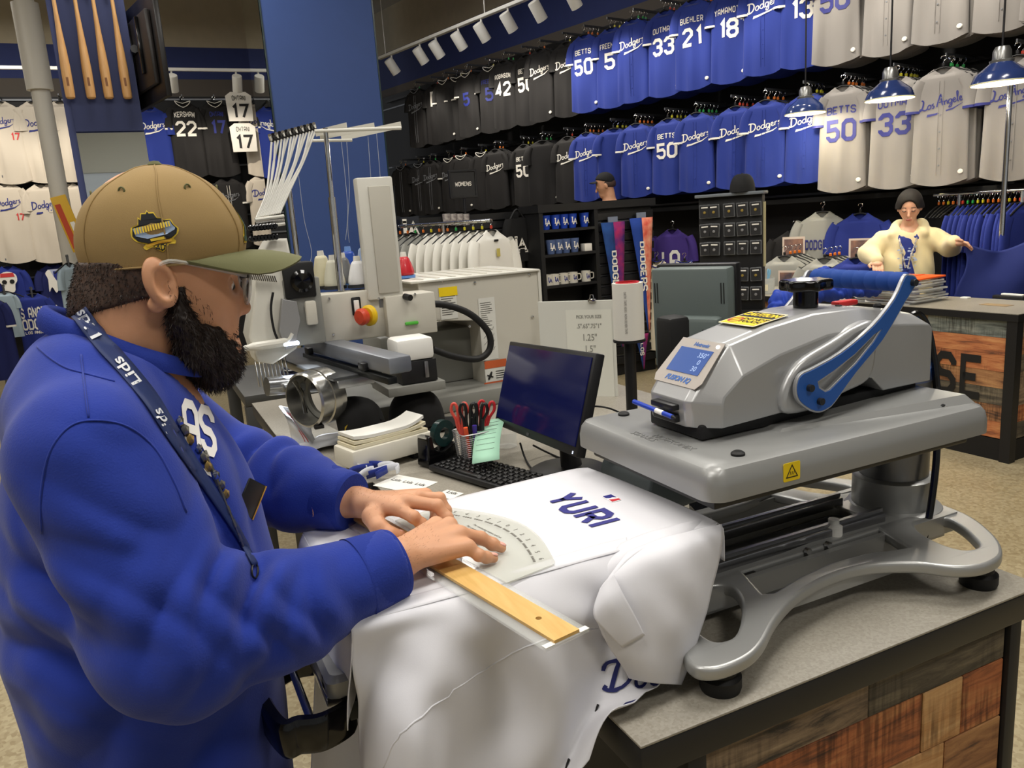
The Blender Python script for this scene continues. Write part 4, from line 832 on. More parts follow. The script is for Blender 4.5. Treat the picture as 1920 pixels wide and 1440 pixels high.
# label sheets
for k, (px, py, w, h, rz, txt) in enumerate(((760, 908, .10, .15, .5, 'Lids'), (842, 928, .05, .06, .45, 'Lids'), (868, 882, .06, .055, .3, ''))):
    c = wz(px, py); m_ = rotm((c[0], c[1], CZ+.0012), rz=rz)
    so_ = solo(B().box((0, 0, 0), (w, h, .0012), mx=m_), 'label_sheet', paper, ['large sheet of white printed labels beside the ribbon bow', 'small white printed label beside the keyboard', 'small blank paper slip behind the keyboard'][k], 'paper', 'paper labels on the counter')
    if txt:
        tt = B()
        for (dx, dy) in (((0, .045), (0, 0), (0, -.045)) if k == 0 else ((0, 0),)):
            tt.text(txt, .022, m_ @ Matrix.Translation((dx+.012, dy, .0008)) @ Matrix.Rotation(math.pi*1.5, 4, 'Z'), .0002, offset=.0004)
        tt.o('label_print', ink, so_)['kind'] = 'stuff'
# ribbon bow, blue and white
c = wz(708, 898); t = thing('ribbon_bow', 'curled blue and white ribbon scraps on the counter', 'ribbon', tuple(c)); rib_b = M('ribbon_blue', (34, 52, 138), .5); rib_w = M('ribbon_white', (226, 228, 234), .5)
random.seed(3)
for k in range(7):
    a = k*.9; g = []
    for i in range(11):
        f = i/10.*4.2; r = .022+.006*k % .02; p = Vector((c[0]+.035*math.cos(a)+r*math.cos(f+a), c[1]+.05*math.sin(a)*.8+.004*i, CZ+.022+.008*math.sin(f))); g.append([tuple(p+Vector((-.002, -.004, .013))), tuple(p+Vector((.002, .004, -.011)))])
    B().grid(g, .0008).o('ribbon_loop', rib_b if k % 2 else rib_w, t, smooth=180)
# receipt printer
c = (WZ(1112, 905, CZ)+WZ(1300, 965, CZ))/2; c = np.array([1.06, 1.53, CZ])
t = thing('receipt_printer', 'grey receipt printer with a dark window under the heat press', 'printer', tuple(c)); pg = M('printer_grey', (62, 68, 70), .45)
pm_ = frame((c[0], c[1], CZ+.001), (.2, -1, 0), (0, 0, 1))
pp_ = [(-.10, 0), (.10, 0), (.10, .07), (.085, .105), (.05, .125), (.0, .125), (-.06, .10), (-.10, .055)]
PM2 = frame((c[0], c[1], CZ+.001), (-1, -.2, 0), (0, 0, 1))
B().poly(cr(pp_, 3, True), (), .17, .008, mx=PM2).o('body', pg, t)
B().poly([(-.01, .128), (.045, .131), (.09, .108), (.088, .104), (.045, .124), (-.01, .121)], (), .12, .001, mx=PM2).o('window', M('dark_blue_window', (10, 14, 34), .1), t)
B().lathe([(.035, -.006), (.035, .006), (0, .006)], (0, 0, 0), 24, PM2 @ Matrix.Translation((-.05, .06, .088)), caps=False).o('side_hub', M('hub_grey', (50, 54, 56), .5), t)
# point of sale display seen from behind
t = thing('sales_terminal', 'grey sales terminal seen from behind on a black base next to the heat press', 'terminal', (1.25, 1.5, CZ)); pg2 = M('terminal_grey', (98, 108, 106), .45)
bp_ = [WZ(x, y, CZ+.012) for x, y in ((1292, 945), (1405, 905), (1466, 955), (1345, 1005))]; bb = B(); bb.add([tuple(p) for p in bp_]+[tuple(p-np.array([0, 0, .011])) for p in bp_], [(0, 1, 2, 3)[::-1], (4, 5, 6, 7), (0, 1, 5, 4), (1, 2, 6, 5), (2, 3, 7, 6), (3, 0, 4, 7)]); bb.o('base_plate', blk_gl, t)
a_ = WD(1219, 502, 1.98); b_ = WD(1362, 506, 1.86); d_ = WD(1245, 700, 2.02)
TM2 = frame(Vector((a_+b_)/2), Vector(b_-a_), (-.04, 0, 1)); tw = float(np.linalg.norm(b_-a_))
TM2 = frame(Vector((a_+b_)/2), Vector((b_-a_)[:2].tolist()+[0]), (-.02, .12, -1))   # local y runs down
B().box((0, .125, .028), (tw, .25, .05), .006, mx=TM2).o('housing', pg2, t)
B().box((0, .125, .06), (tw+.012, .262, .03), .004, mx=TM2).o('bezel', blk, t)
B().box((.01, .20, -.008), (tw*.78, .17, .045), .012, mx=TM2).o('rear_cover', pg2, t)
vv = B()
for i in range(3):
    for j in range(9): vv.cyl(tuple(TM2 @ Vector((tw*.30+i*.008-.01, .145+j*.011, -.0318))), tuple(TM2 @ Vector((tw*.30+i*.008-.01, .145+j*.011, -.0302))), .0024, n=8)
vv.o('vent_holes', blk_matte, t)['kind'] = 'stuff'
for s in (-1, 1):
    for j in range(2): B().box((s*tw*.42+j*.007*s, .06, .0028), (.0022, .05, .002), mx=TM2).o('vent_slot', blk_matte, t)
pl_ = np.array([1.225, 1.50]); B().b2((1.20, 1.50, CZ+.01), (1.25, 1.56, 1.25), .006).o('stand_post', blk, t)
bxp = WD(1262, 640, 1.84); B().box((bxp[0], bxp[1], bxp[2]-.02), (.06, .06, .16), .012, mx=None).o('hub_box', blk_matte, t)
# black tape roll on post
rc0 = WD(1176, 530, 2.4)
t = thing('transfer_tape_roll', 'upright roll of white transfer tape with a red core on a black post', 'tape roll', (rc0[0], rc0[1], CZ))
r0 = .047; zt0 = rc0[2]; zb0 = zt0-.172
B().cyl((rc0[0], rc0[1], CZ), (rc0[0], rc0[1], zb0), .018, n=16).o('post', blk, t); B().lathe([(.09, 0), (.09, .01), (0, .012)], (rc0[0], rc0[1], CZ+.0005), 32).o('post_base', blk, t); B().lathe([(.05, 0), (.05, .006), (0, .006)], (rc0[0], rc0[1], zb0-.008), 32).o('tray', blk, t)
ro = B().lathe([(.036, 0), (r0, 0), (r0, zt0-zb0), (.036, zt0-zb0), (.036, 0)], (rc0[0], rc0[1], zb0), 40, caps=False).o('tape', M('tape_white', (224, 221, 212), .5), t)
B().lathe([(.030, 0), (.036, 0), (.036, zt0-zb0+.003), (.030, zt0-zb0+.003), (.030, 0)], (rc0[0], rc0[1], zb0), 40, caps=False).o('core', M('core_red', (190, 30, 40), .45), t)
rtx = B(); rtx.text('OATH  TAPE ADES  NON-SILVER TAPE', .011, None, .0003, space=1.1)
yawc = math.atan2(-rc0[1], -rc0[0])-.18
def wrapr(v): a = yawc+v.y/r0; return Vector((rc0[0]+(r0+.0006+v.z)*math.cos(a), rc0[1]+(r0+.0006+v.z)*math.sin(a), (zt0+zb0)/2-v.x*.62))
rtx.map(wrapr); rtx.o('tape_print', M('print_faint', (150, 146, 140), .6), ro)['kind'] = 'stuff'
# white size sign
sg = thing('size_sign', 'white board listing letter sizes held by a metal clip behind the monitor', 'sign', (1.55, 2.75, CZ))
s0 = WD(1008, 566, 3.05); s1 = WD(1152, 578, 2.95); dirs = Vector((s1-s0)[:2].tolist()+[0]); SGM = frame(Vector(s0), dirs, (0, 0, 1)); sw_ = dirs.length
B().b2((0, -(s0[2]-CZ), -.006), (sw_, 0, 0), .001, 1, mx=SGM).o('board', M('board_white', (206, 206, 198), .35), sg)
sxp = sw_*.60; shp = B().b2((sxp-.07, -.42, .0012), (sw_-.012, -.035, .002), mx=SGM).o('price_sheet', M('sheet_white', (216, 216, 206), .5), sg)
sgt = B()
for (txt, y, h) in (('PICK YOUR SIZE', -.062, .017), ('.5".65".75"1"', -.098, .024), ('1.25"', -.142, .036), ('1.5"', -.186, .036), ('2"', -.24, .04), ('2.5"', -.29, .044), ('3"', -.345, .05)):
    sgt.text(txt, h, SGM @ Matrix.Translation(((sxp+sw_)/2-.04, y, .0024)), .0003, offset=.0005, sx=.8)
sgt.o('sheet_print', M('print_mid', (138, 138, 130), .6), shp)['kind'] = 'stuff'
B().box((sw_*.72, .0, .004), (.03, .012, .012), .002, mx=SGM).tube([tuple(SGM @ Vector(p)) for p in ((sw_*.70, .004, .008), (sw_*.71, .022, .01), (sw_*.74, .022, .01), (sw_*.75, .004, .008))], .002, 6).o('clip', chrome, sg)
# white backing cloth with red stripes, dark cap
c = wz(585, 838); t = thing('backing_bag', 'crumpled white bag with two red stripes on the counter', 'bag', (c[0], c[1], CZ)); g = []
for i in range(7):
    f = i/6.; g.append([tuple(np.array([c[0]-.06+.09*j/4.+.012*math.sin(3*f+j)-.025*f, c[1]+.02*math.sin(j*1.7+i)+.05*f, CZ+.004+f*.14-.02*(j/4.)*f])) for j in range(5)])
B().grid(crgrid(g, 4), .0015).o('cloth', M('bag_white', (220, 222, 226), .7), t, smooth=180)
g2 = [[tuple(np.array([c[0]-.05+.05*j, c[1]-.10+.05*i+.01*j, CZ+.006+.012*math.sin(i*1.3+j*2.1)**2])) for j in range(6)] for i in range(4)]
B().grid(crgrid(g2, 4), .0015).o('fold', MATS['bag_white'], t, smooth=180)
G_ = np.array(crgrid(g, 4)); 
for jj in (6, 8): B().tube([tuple(G_[i][jj]+np.array([-.002, -.003, .002])) for i in range(3, 21)], .0013, 5).o('red_stripe', M('stripe_red', (206, 70, 72), .6), t)
# ------------------------------------------------------------------ the man at the press
skin = M('skin_tan', (206, 152, 116), .48, bump=.08, bscale=350, var=.06, vscale=25., sub=.12); skin_pink = M('skin_pink', (214, 150, 130), .4); hair_dk = M('hair_dark', (38, 27, 22), .55); hair_fade = M('hair_fade', (44, 33, 28), .6, c2=(84, 62, 50), vscale=160.)
swm = M('sweatshirt_blue', (24, 50, 146), .9, bump=.25, bscale=420, sheen=.12, var=.06, vscale=30.); ribm = M('sweatshirt_rib', (23, 47, 138), .9, bump=.35, bscale=420)
olive = M('cap_khaki', (150, 124, 78), .8, bump=.15, bscale=900, var=.05, vscale=12.); brimm = M('cap_brim_olive', (98, 98, 62), .8, bump=.15, bscale=900)
HY = 1.197; f32 = np.float32
pe = thing('person', 'man in a blue sweatshirt and khaki cap leaning over the jersey with both hands down', 'person', (-.06, 1.2, 0))
def V3(px, py, z): return tuple(WZ(px, py, z))
Rw = (.258, .988, 1.172); Lw = (.272, 1.252, 1.174)
def head_fn(P):
    d = eli(P, (.036, HY, 1.615), (.098, .077, .102))
    d = smin(d, cap(P, (.055, HY, 1.565), (.078, HY, 1.462), .066, .044), .03)
    d = smin(d, eli(P, (.085, HY, 1.535), (.040, .058, .050)), .02)
    d = smin(d, cap(P, (.105, HY-.03, 1.578), (.105, HY+.03, 1.578), .016), .012)
    for s in (-1, 1):
        d = smax(d, -eli(P, (.126, HY+s*.031, 1.556), (.016, .016, .012)), .008); d = smin(d, eli(P, (.108, HY+s*.031, 1.556), (.0125, .0125, .0125)), .002)
        d = smin(d, eli(P, (.112, HY+s*.013, 1.516), (.011, .008, .009)), .006)
    d = smin(d, chain(P, [(.112, HY, 1.566), (.126, HY, 1.535), (.131, HY, 1.519)], [.008, .010, .0115], .006), .008)
    d = smin(d, cap(P, (.106, HY-.014, 1.484), (.106, HY+.014, 1.484), .0095), .006); d = smin(d, cap(P, (.103, HY-.012, 1.470), (.103, HY+.012, 1.470), .0095), .006)
    d = smax(d, -cap(P, (.116, HY-.018, 1.4775), (.116, HY+.018, 1.4775), .0035), .003)
    for s in (-1, 1):
        ye = HY+s*.079; R = Matrix.Rotation(-.22, 3, 'Y') @ Matrix.Rotation(s*-.35, 3, 'Z'); R = np.array(R.transposed())
        e = eli(P, (.026, ye+s*.007, 1.568), (.0205, .0095, .034), R); e = smax(e, -eli(P, (.031, ye+s*.016, 1.566), (.012, .011, .021), R), .004)
        e = smin(e, eli(P, (.018, ye+s*.004, 1.540), (.009, .006, .010)), .006); e = smin(e, eli(P, (.036, ye+s*.003, 1.560), (.006, .006, .009)), .004)
        d = smin(d, e, .005)
    d = smin(d, cap(P, (-.002, HY, 1.56), (-.05, HY+.005, 1.42), .066, .078), .03)
    d = smin(d, eli(P, (-.045, HY, 1.545), (.03, .05, .03)), .03)
    d = smax(d, -(P[2]-f32(1.395)), .001) if False else d
    return d
def hand_fn(W_, mcps, fingers, thumb, fr):
    def fn(P):
        d = None
        for i, m in enumerate(mcps):
            e = cap(P, (W_[0]+(m[0]-W_[0])*.15, W_[1]+(m[1]-W_[1])*.35+(i-1.5)*0, W_[2]+(m[2]-W_[2])*.15), m, .0175, .0118); d = e if d is None else smin(d, e, .012)
        for i, f in enumerate(fingers):
            rs = [fr[i]*1.18, fr[i]*1.06, fr[i]*.98, fr[i]*.8][:len(f)+1]; d = smin(d, chain(P, [mcps[i]]+f, rs, .003), .005)
            for j in f[:-1]: d = smin(d, eli(P, j, (fr[i]*1.1,)*3), .003)
        d = smin(d, chain(P, thumb, [.017, .0135, .0115, .0088], .006), .009)
        return smin(d, cap(P, (W_[0]-.07, W_[1]+(W_[1]-mcps[1][1])*.3, W_[2]), W_, .027, .026), .02)
    return fn
Rm_ = [(.343, 1.052, 1.184), (.356, 1.031, 1.187), (.363, 1.008, 1.180), (.364, .985, 1.168)]
Rf_ = [[(.357, 1.094, 1.160), (.366, 1.114, 1.150), (.372, 1.132, 1.144)], [(.376, 1.074, 1.160), (.387, 1.094, 1.150), (.394, 1.112, 1.144)], [(.396, 1.012, 1.164), (.412, 1.008, 1.152), (.424, 1.004, 1.1445)], [V3(898, 1041, 1.156), V3(912, 1045, 1.149), V3(926, 1047, 1.144)]]
Rt_ = [(.285, 1.01, 1.162), (.305, 1.05, 1.155), (.325, 1.075, 1.15), (.345, 1.09, 1.146)]
Lm_ = [V3(744, 953, 1.184), V3(764, 940, 1.190), V3(783, 932, 1.188), V3(798, 928, 1.180)]
Lf_ = [[V3(775, 969, 1.174), V3(790, 982, 1.160), V3(802, 994, 1.147)], [V3(820, 948, 1.182), V3(838, 971, 1.163), V3(851, 991, 1.1455)], [V3(824, 934, 1.180), V3(836, 957, 1.160), V3(839, 973, 1.146)], [V3(815, 943, 1.162), V3(816, 958, 1.150), V3(812, 973, 1.1445)]]
Lt_ = [V3(698, 968, 1.172), V3(710, 988, 1.162), V3(730, 1001, 1.152), V3(750, 1003, 1.147)]
fr = [.0092, .0095, .0090, .0080]
handR = hand_fn(Rw, Rm_, Rf_, Rt_, fr); handL = hand_fn(Lw, Lm_, Lf_, Lt_, fr)
def inner(P):
    d = cap(P, (-.055, 1.2, 1.36), (-.06, 1.2, .85), .12, .13); d = smin(d, cap(P, (-.06, 1.02, 1.38), (-.05, 1.38, 1.38), .05), .04)
    for a in ([(-.07, 1.0, 1.39), (-.01, .93, 1.165), (.19, .975, 1.168)], [(-.04, 1.41, 1.38), (.09, 1.46, 1.205), (.21, 1.31, 1.175)]): d = smin(d, chain(P, a, [.05, .042, .03], .02), .03)
    return smin(d, cap(P, (-.05, HY, 1.36), (-.04, HY, 1.46), .07), .03)
def bb(pts, m): A = np.array(pts); return A.min(0)-m, A.max(0)+m
ra, rb = bb(Rm_+sum(Rf_, [])+Rt_+[Rw], .03); la, lb = bb(Lm_+sum(Lf_, [])+Lt_+[Lw], .03); ra[0] = .2; la[0] = .2
body = netmesh([(head_fn, (-.13, 1.08, 1.36), (.16, 1.315, 1.73), .0026), (handR, ra, rb, .0017), (handL, la, lb, .0017), (inner, (-.25, .84, .8), (.26, 1.56, 1.5), .014)], 'body', skin, pe)
for (a, b, w) in ((Lf_[1][1], Lf_[1][2], .0055), (Lt_[2], Lt_[3], .0070), (Rf_[3][1], Rf_[3][2], .0052), (Rf_[2][1], Rf_[2][2], .0052)):
    a = Vector(a); b = Vector(b); ax_ = (b-a).normalized(); upn = Vector((0, 0, 1)); upn = (upn-ax_*upn.dot(ax_)).normalized()
    if a == Vector(Lt_[2]): upn = (upn*.6+Vector((-.1, -.8, 0))).normalized()
    c = b-ax_*.0015+upn*.0062; nb_ = B(); pr_ = []
    m_ = frame(c, ax_, ax_.cross(upn)*-1)
    bm = bmesh.new(); bmesh.ops.create_uvsphere(bm, u_segments=12, v_segments=8, radius=1); nb_.bm(bm, m_ @ Matrix.Diagonal((.0068, w, .0022, 1))); nb_.o('fingernail', M('nail_pink', (226, 170, 156), .3), pe, smooth=180)
# eyes
for s in (-1, 1):
    bm = bmesh.new(); bmesh.ops.create_uvsphere(bm, u_segments=16, v_segments=10, radius=.0115); e = B().bm(bm, Matrix.Translation((.1094, HY+s*.031, 1.5545))); eo_ = e.o('eye', M('eye_white', (226, 220, 212), .2), pe, smooth=180)
    bm = bmesh.new(); bmesh.ops.create_uvsphere(bm, u_segments=12, v_segments=8, radius=.006); B().bm(bm, Matrix.Translation((.1158, HY+s*.031-.0005, 1.5515))).o('iris', hair_dk, eo_, smooth=180)
    B().tube(cr([(.112, HY+s*.050, 1.573), (.121, HY+s*.038, 1.578), (.124, HY+s*.018, 1.574)], 4), [.0025]*4+[.0035]*4+[.002], 6).o('eyebrow', hair_dk, pe)
# lips tint
B().tube(cr([(.1095, HY-.017, 1.4695), (.1135, HY-.008, 1.4695), (.1145, HY, 1.4695), (.1135, HY+.008, 1.4695), (.1095, HY+.017, 1.4695)], 4), .0042, 8).o('lip', M('lip', (188, 112, 104), .45), pe, smooth=180)
# hair under the cap + beard: thin shells over the head with strands
rn = np.random.RandomState(2)
def hair_fn(P):
    d = head_fn(P)-f32(.0032)
    reg = np.maximum(P[2]-1.60, 1.535+(P[0]+.06)*.2-P[2]); reg = np.maximum(reg, P[0]-f32(.014)-np.clip((P[2]-1.575)*1.2, 0, .03)); reg = np.maximum(reg, -(P[0]+.09))
    reg = np.maximum(reg, np.abs(P[1]-f32(HY))-f32(.0815))
    return smax(d, reg, .006)
netmesh([(hair_fn, (-.10, 1.09, 1.51), (.07, 1.31, 1.62), .0028)], 'hair', hair_fade, pe)
def beard_fn(P):
    d = chain(P, [(.074, HY-.042, 1.484), (.084, HY, 1.452), (.074, HY+.042, 1.484)], [.024, .032, .024], .03)
    d = smin(d, cap(P, (.070, HY, 1.452), (.076, HY, 1.434), .038, .026), .02)
    for s in (-1, 1): d = smin(d, chain(P, [(.048, HY+s*.069, 1.556), (.044, HY+s*.063, 1.515), (.056, HY+s*.048, 1.470)], [.006, .014, .025], .02), .015)
    d = smin(d, chain(P, [(.104, HY-.024, 1.487), (.113, HY-.010, 1.497), (.113, HY+.010, 1.497), (.104, HY+.024, 1.487)], [.008, .007, .007, .008], .004), .006)
    d = smax(d, -eli(P, (.118, HY, 1.474), (.016, .022, .009)), .004)
    d = smax(d, -eli(P, (.108, HY, 1.545), (.056, .078, .046)), .008)
    return d+f32(.0018)*np.sin(P[0]*420+P[2]*170)*np.sin(P[2]*330+P[1]*260)
bo = netmesh([(beard_fn, (.02, 1.10, 1.39), (.14, 1.30, 1.58), .0024)], 'beard', hair_dk, pe)
def strands(src, n, l0, l1, dirf, name, mat, keep=None, w=.00045):
    me = src.data; co = np.zeros(len(me.vertices)*3, np.float32); me.vertices.foreach_get('co', co); co = co.reshape(-1, 3)
    no = np.zeros(len(me.vertices)*3, np.float32); me.vertices.foreach_get('normal', no); no = no.reshape(-1, 3); rt0 = np.array(root_loc(src)); 
    ids = rn.randint(0, len(co), n); p = co[ids]; nn = no[ids]
    if keep is not None: k = keep(p+rt0); p = p[k]; nn = nn[k]
    m = len(p); d = dirf(p+rt0, nn)+rn.normal(0, .28, (m, 3)); d /= np.linalg.norm(d, axis=1, keepdims=True); L = rn.uniform(l0, l1, (m, 1))
    q1 = p+d*L*.5; d2 = d+rn.normal(0, .4, (m, 3))+np.array([0, 0, -.35]); d2 /= np.linalg.norm(d2, axis=1, keepdims=True); q2 = q1+d2*L*.5
    sd = np.cross(d, rn.normal(0, 1, (m, 3))); sd /= np.linalg.norm(sd, axis=1, keepdims=True)+1e-9; sd *= w
    V = np.stack([p+sd, p-sd, q1+sd*.8, q1-sd*.8, q2], 1).reshape(-1, 3); b = np.arange(m)[:, None]*5
    F = [tuple(r) for r in np.hstack([b, b+1, b+3, b+2])]+[tuple(r) for r in np.hstack([b+2, b+3, b+4])]
    x = B(); x.v = V.tolist(); x.f = F; x.mi = [0]*len(F); o = link(name, x.mesh(mat, (0, 0, 0), None), src); o['kind'] = 'stuff'; return o
strands(bo, 9000, .005, .013, lambda p, n: n*.5+np.array([.05, 0, -.8]), 'beard_strands', hair_dk)
strands(bpy.data.objects['hair'], 7000, .002, .005, lambda p, n: n*.5+np.array([-.2, 0, -.7]), 'short_hair', hair_dk, keep=lambda p: p[:, 2] < 1.6)
strands(body, 26000, .003, .007, lambda p, n: n*.4+np.array([.1, 0, -.8]), 'stubble', hair_dk, keep=lambda p: (p[:, 2] > 1.44) & (p[:, 2] < 1.60) & (((p[:, 0] > .035) & (p[:, 0] < .085) & (p[:, 2] < 1.53+.9*(.085-p[:, 0])) & (np.abs(p[:, 1]-HY) > .03))), w=.0003)
strands(body, 60000, .003, .006, lambda p, n: n*.3+np.array([.6, .3, 0]), 'arm_hair', M('arm_hair_brown', (150, 108, 80), .6), keep=lambda p: (p[:, 0] > .262) & (p[:, 0] < .325) & (p[:, 2] < 1.22) & (p[:, 2] > 1.168) & (rn.rand(len(p)) < .12), w=.00014)
# ---- sweatshirt
def gs(P, c, s): return np.exp(-((P[0]-c[0])**2+(P[1]-c[1])**2+(P[2]-c[2])**2)/(2*s*s))
SHR, ELR, WRR = (-.078, 1.0, 1.385), (-.018, .938, 1.168), (.250, .985, 1.170); SHL, ELL, WRL = (-.045, 1.41, 1.375), (.095, 1.465, 1.208), (.262, 1.262, 1.174)
def sweat_fn(P, fold=True):
    Q = [P[0], (P[1]-f32(1.205))*f32(.80), P[2]]
    d = chain(Q, [(-.062, 0, 1.375), (-.052, 0, 1.24), (-.055, 0, 1.10), (-.07, 0, .72)], [.125, .155, .175, .178], .05)
    d = smin(d, cap(P, (-.085, 1.09, 1.415), (-.085, 1.31, 1.415), .082), .05)
    d = smin(d, cap(P, (-.075, 1.14, 1.452), (-.065, 1.26, 1.452), .062), .04)
    d = smin(d, chain(P, [SHR, ELR], [.088, .086], .03), .035); d = smin(d, chain(P, [ELR, (.10, .952, 1.160), WRR], [.084, .066, .050], .03), .03)
    d = smin(d, chain(P, [SHL, ELL], [.085, .080], .03), .04); d = smin(d, chain(P, [ELL, (.19, 1.35, 1.185), WRL], [.080, .066, .050], .03), .03)
    if fold:
        x, y, z = P
        fo = lambda th: f32(.55)-np.sqrt(np.sin(th*f32(.5))**2+f32(.03))
        w1 = f32(.35)*np.sin(26*y+14*z)
        d = d+f32(0.0319)*gs(P, (.055, .885, 1.232), .042)*fo(125*(x*.97-z*.22)+w1*5)
        d = d+f32(0.0174)*gs(P, (.125, .89, 1.20), .04)*fo(115*(x*.95+z*.25)+1+w1*4)
        d = d+f32(0.0174)*gs(P, (-.012, .875, 1.235), .04)*fo(100*(x*.9-z*.45)+.6+w1*4)
        d = d+f32(0.0203)*gs(P, (-.075, .885, 1.275), .05)*fo(80*(x*.25+z*.97)+1.2+w1*3)
        d = d+f32(0.0116)*gs(P, (.02, .88, 1.15), .045)*fo(110*(x*.7-z*.7)+w1*4)
        d = d+f32(0.0290)*gs(P, (-.16, 1.02, 1.15), .075)*fo(62*(x*.5+z*.85)+2+w1*3)
        d = d+f32(0.0203)*gs(P, (-.17, 1.0, 1.28), .06)*fo(75*(x*.95+z*.3)+1+w1*3)
        d = d+f32(0.0174)*gs(P, (-.08, 1.01, 1.0), .09)*fo(50*(x*.75-z*.65)+w1*3)
        d = d+f32(0.0261)*gs(P, (.165, 1.385, 1.23), .055)*fo(105*(x*.8-y*.6)+w1*4)
        d = d+f32(0.0174)*gs(P, (.10, 1.38, 1.31), .05)*fo(90*(x*.6-y*.5+z*.5)+w1*4)
        d = d+f32(0.0116)*gs(P, (.03, 1.09, 1.28), .07)*fo(85*(y*.8-z*.1+x*.5)+w1*3)
        d = d+f32(0.0087)*gs(P, (-.03, 1.04, 1.42), .06)*fo(80*(x*.5+y*.8)+w1*3)
        d = d+f32(.011)*gs(P, (.07, .90, 1.19), .075)*fo(88*(x+.25*z)+3.2*np.sin(24*z+17*y+9*x))+f32(.010)*gs(P, (-.05, .90, 1.30), .075)*fo(70*(z+.3*x)+2.8*np.sin(20*x+16*y))+f32(.010)*gs(P, (-.14, 1.03, 1.2), .10)*fo(58*(z+.5*x)+2.6*np.sin(18*x+13*z))+f32(.012)*gs(P, (.17, 1.36, 1.21), .075)*fo(80*(x-.6*y)+2.4*np.sin(22*z+11*x))
        d = d+f32(.0016)*np.sin(34*x+21*z+3*np.sin(16*y+9*z))*np.sin(27*y-19*z+2*np.sin(14*x))
    neck = cap(P, (-.020, HY, 1.40), (-.042, HY, 1.60), .080, .088)
    d = smax(d, -neck, .008)
    d = smax(d, P[2]-f32(1.527)+ (P[0]+f32(.10))*f32(.55), .006)
    for w, e in ((WRR, ELR), (WRL, ELL)):
        dx = np.array(w)-np.array((.10, .952, 1.160) if w is WRR else (.19, 1.35, 1.185)); dx /= np.linalg.norm(dx)
        pl = (P[0]-w[0]-dx[0]*.006)*dx[0]+(P[1]-w[1]-dx[1]*.006)*dx[1]+(P[2]-w[2]-dx[2]*.006)*dx[2]
        near_w = (P[0]-w[0])**2+(P[1]-w[1])**2+(P[2]-w[2])**2 < .012
        d = np.where(near_w, smax(d, pl.astype(np.float32), .004), d)
    return d
netmesh([(sweat_fn, (-.30, .82, .69), (.30, 1.58, 1.56), .0045)], 'sweatshirt', swm, pe)
def marchn(pp, off=.0, start=.55, fn=sweat_fn):
    D = np.array([ray(x, y) for x, y in pp]); t = np.full(len(D), start)
    for _ in range(90):
        P = CAMP+D*t[:, None]; v = fn([P[:, 0].astype(np.float32), P[:, 1].astype(np.float32), P[:, 2].astype(np.float32)]); live = v >= .0006
        if not live.any(): break
        t = np.where(live, t+np.maximum(v*.6, .0008), t)
    return CAMP+D*(t-off)[:, None]
def march(px, py, off=.0, start=.55, fn=sweat_fn): return marchn([(px, py)], off, start, fn)[0]
# cuffs
for w, e in ((WRR, (.10, .952, 1.160)), (WRL, (.19, 1.35, 1.185))):
    a = Vector(e); b = Vector(w); dx = (b-a).normalized(); P0_ = b-dx*.052; 
    B().tube([tuple(P0_), tuple(P0_+dx*.004), tuple(P0_+dx*.03), tuple(b+dx*.004), tuple(b+dx*.009), tuple(b+dx*.006), tuple(b-dx*.01)], [.0565, .0555, .0525, .0495, .047, .043, .042], 40, caps=False).o('cuff', ribm, pe, smooth=60)
# collar rib
col_ = []
for k in range(28):
    a = 2*math.pi*k/28; x = -.030+.084*math.cos(a); y = HY+.086*math.sin(a); z = 1.527-(x+.10)*.55+.001; col_.append((x, y, z))
cq = []
for (dr_, dz_) in ((.012, -.014), (.0125, -.004), (.009, .006), (.002, .013), (-.004, .013), (-.006, .004), (-.004, -.010)):
    cq.append([(-.030+(.084+dr_)*math.cos(2*math.pi*k/48), HY+(.086+dr_)*math.sin(2*math.pi*k/48), 1.527-(-.030+.084*math.cos(2*math.pi*k/48)+.10)*.55+dz_) for k in range(48)])
B().loft(cq, caps=False).o('collar', ribm, pe, smooth=180)
# stitched seams lying on the cloth
def seam(pts, r=.0012, name='seam'):
    P = [tuple(p) for p in marchn(cr(pts, 5), .0003)]
    B().tube(P, r, 6).o(name, swm, pe, smooth=180)
seam([(78, 1000), (76, 930), (92, 850), (130, 800), (180, 788), (240, 800), (290, 840), (325, 900), (350, 960)]); seam([(152, 665), (158, 720), (166, 782)]); seam([(70, 650), (95, 672), (125, 690), (160, 700), (215, 715)])
# chest letters
def decal(name, txts, mat, off=.0025):
    b = B()
    for (t_, px, py, h, w, sl, vs) in txts:
        A, F = block(t_, 1., 1.35, 1.4, step=1.2)
        b.add([tuple(q) for q in marchn([(px+p[0]*w+p[1]*sl, py-p[1]*h+p[0]*vs) for p in A], off)], F)
    return b.o(name, mat, pe, smooth=180)
decal('chest_letters', [('AS', 374, 802, 78, 34, -8, 12)], M('print_white', (232, 230, 226), .7)); decal('chest_print', [('E', 392, 905, 40, 26, -10, 14)], MATS['print_white'])
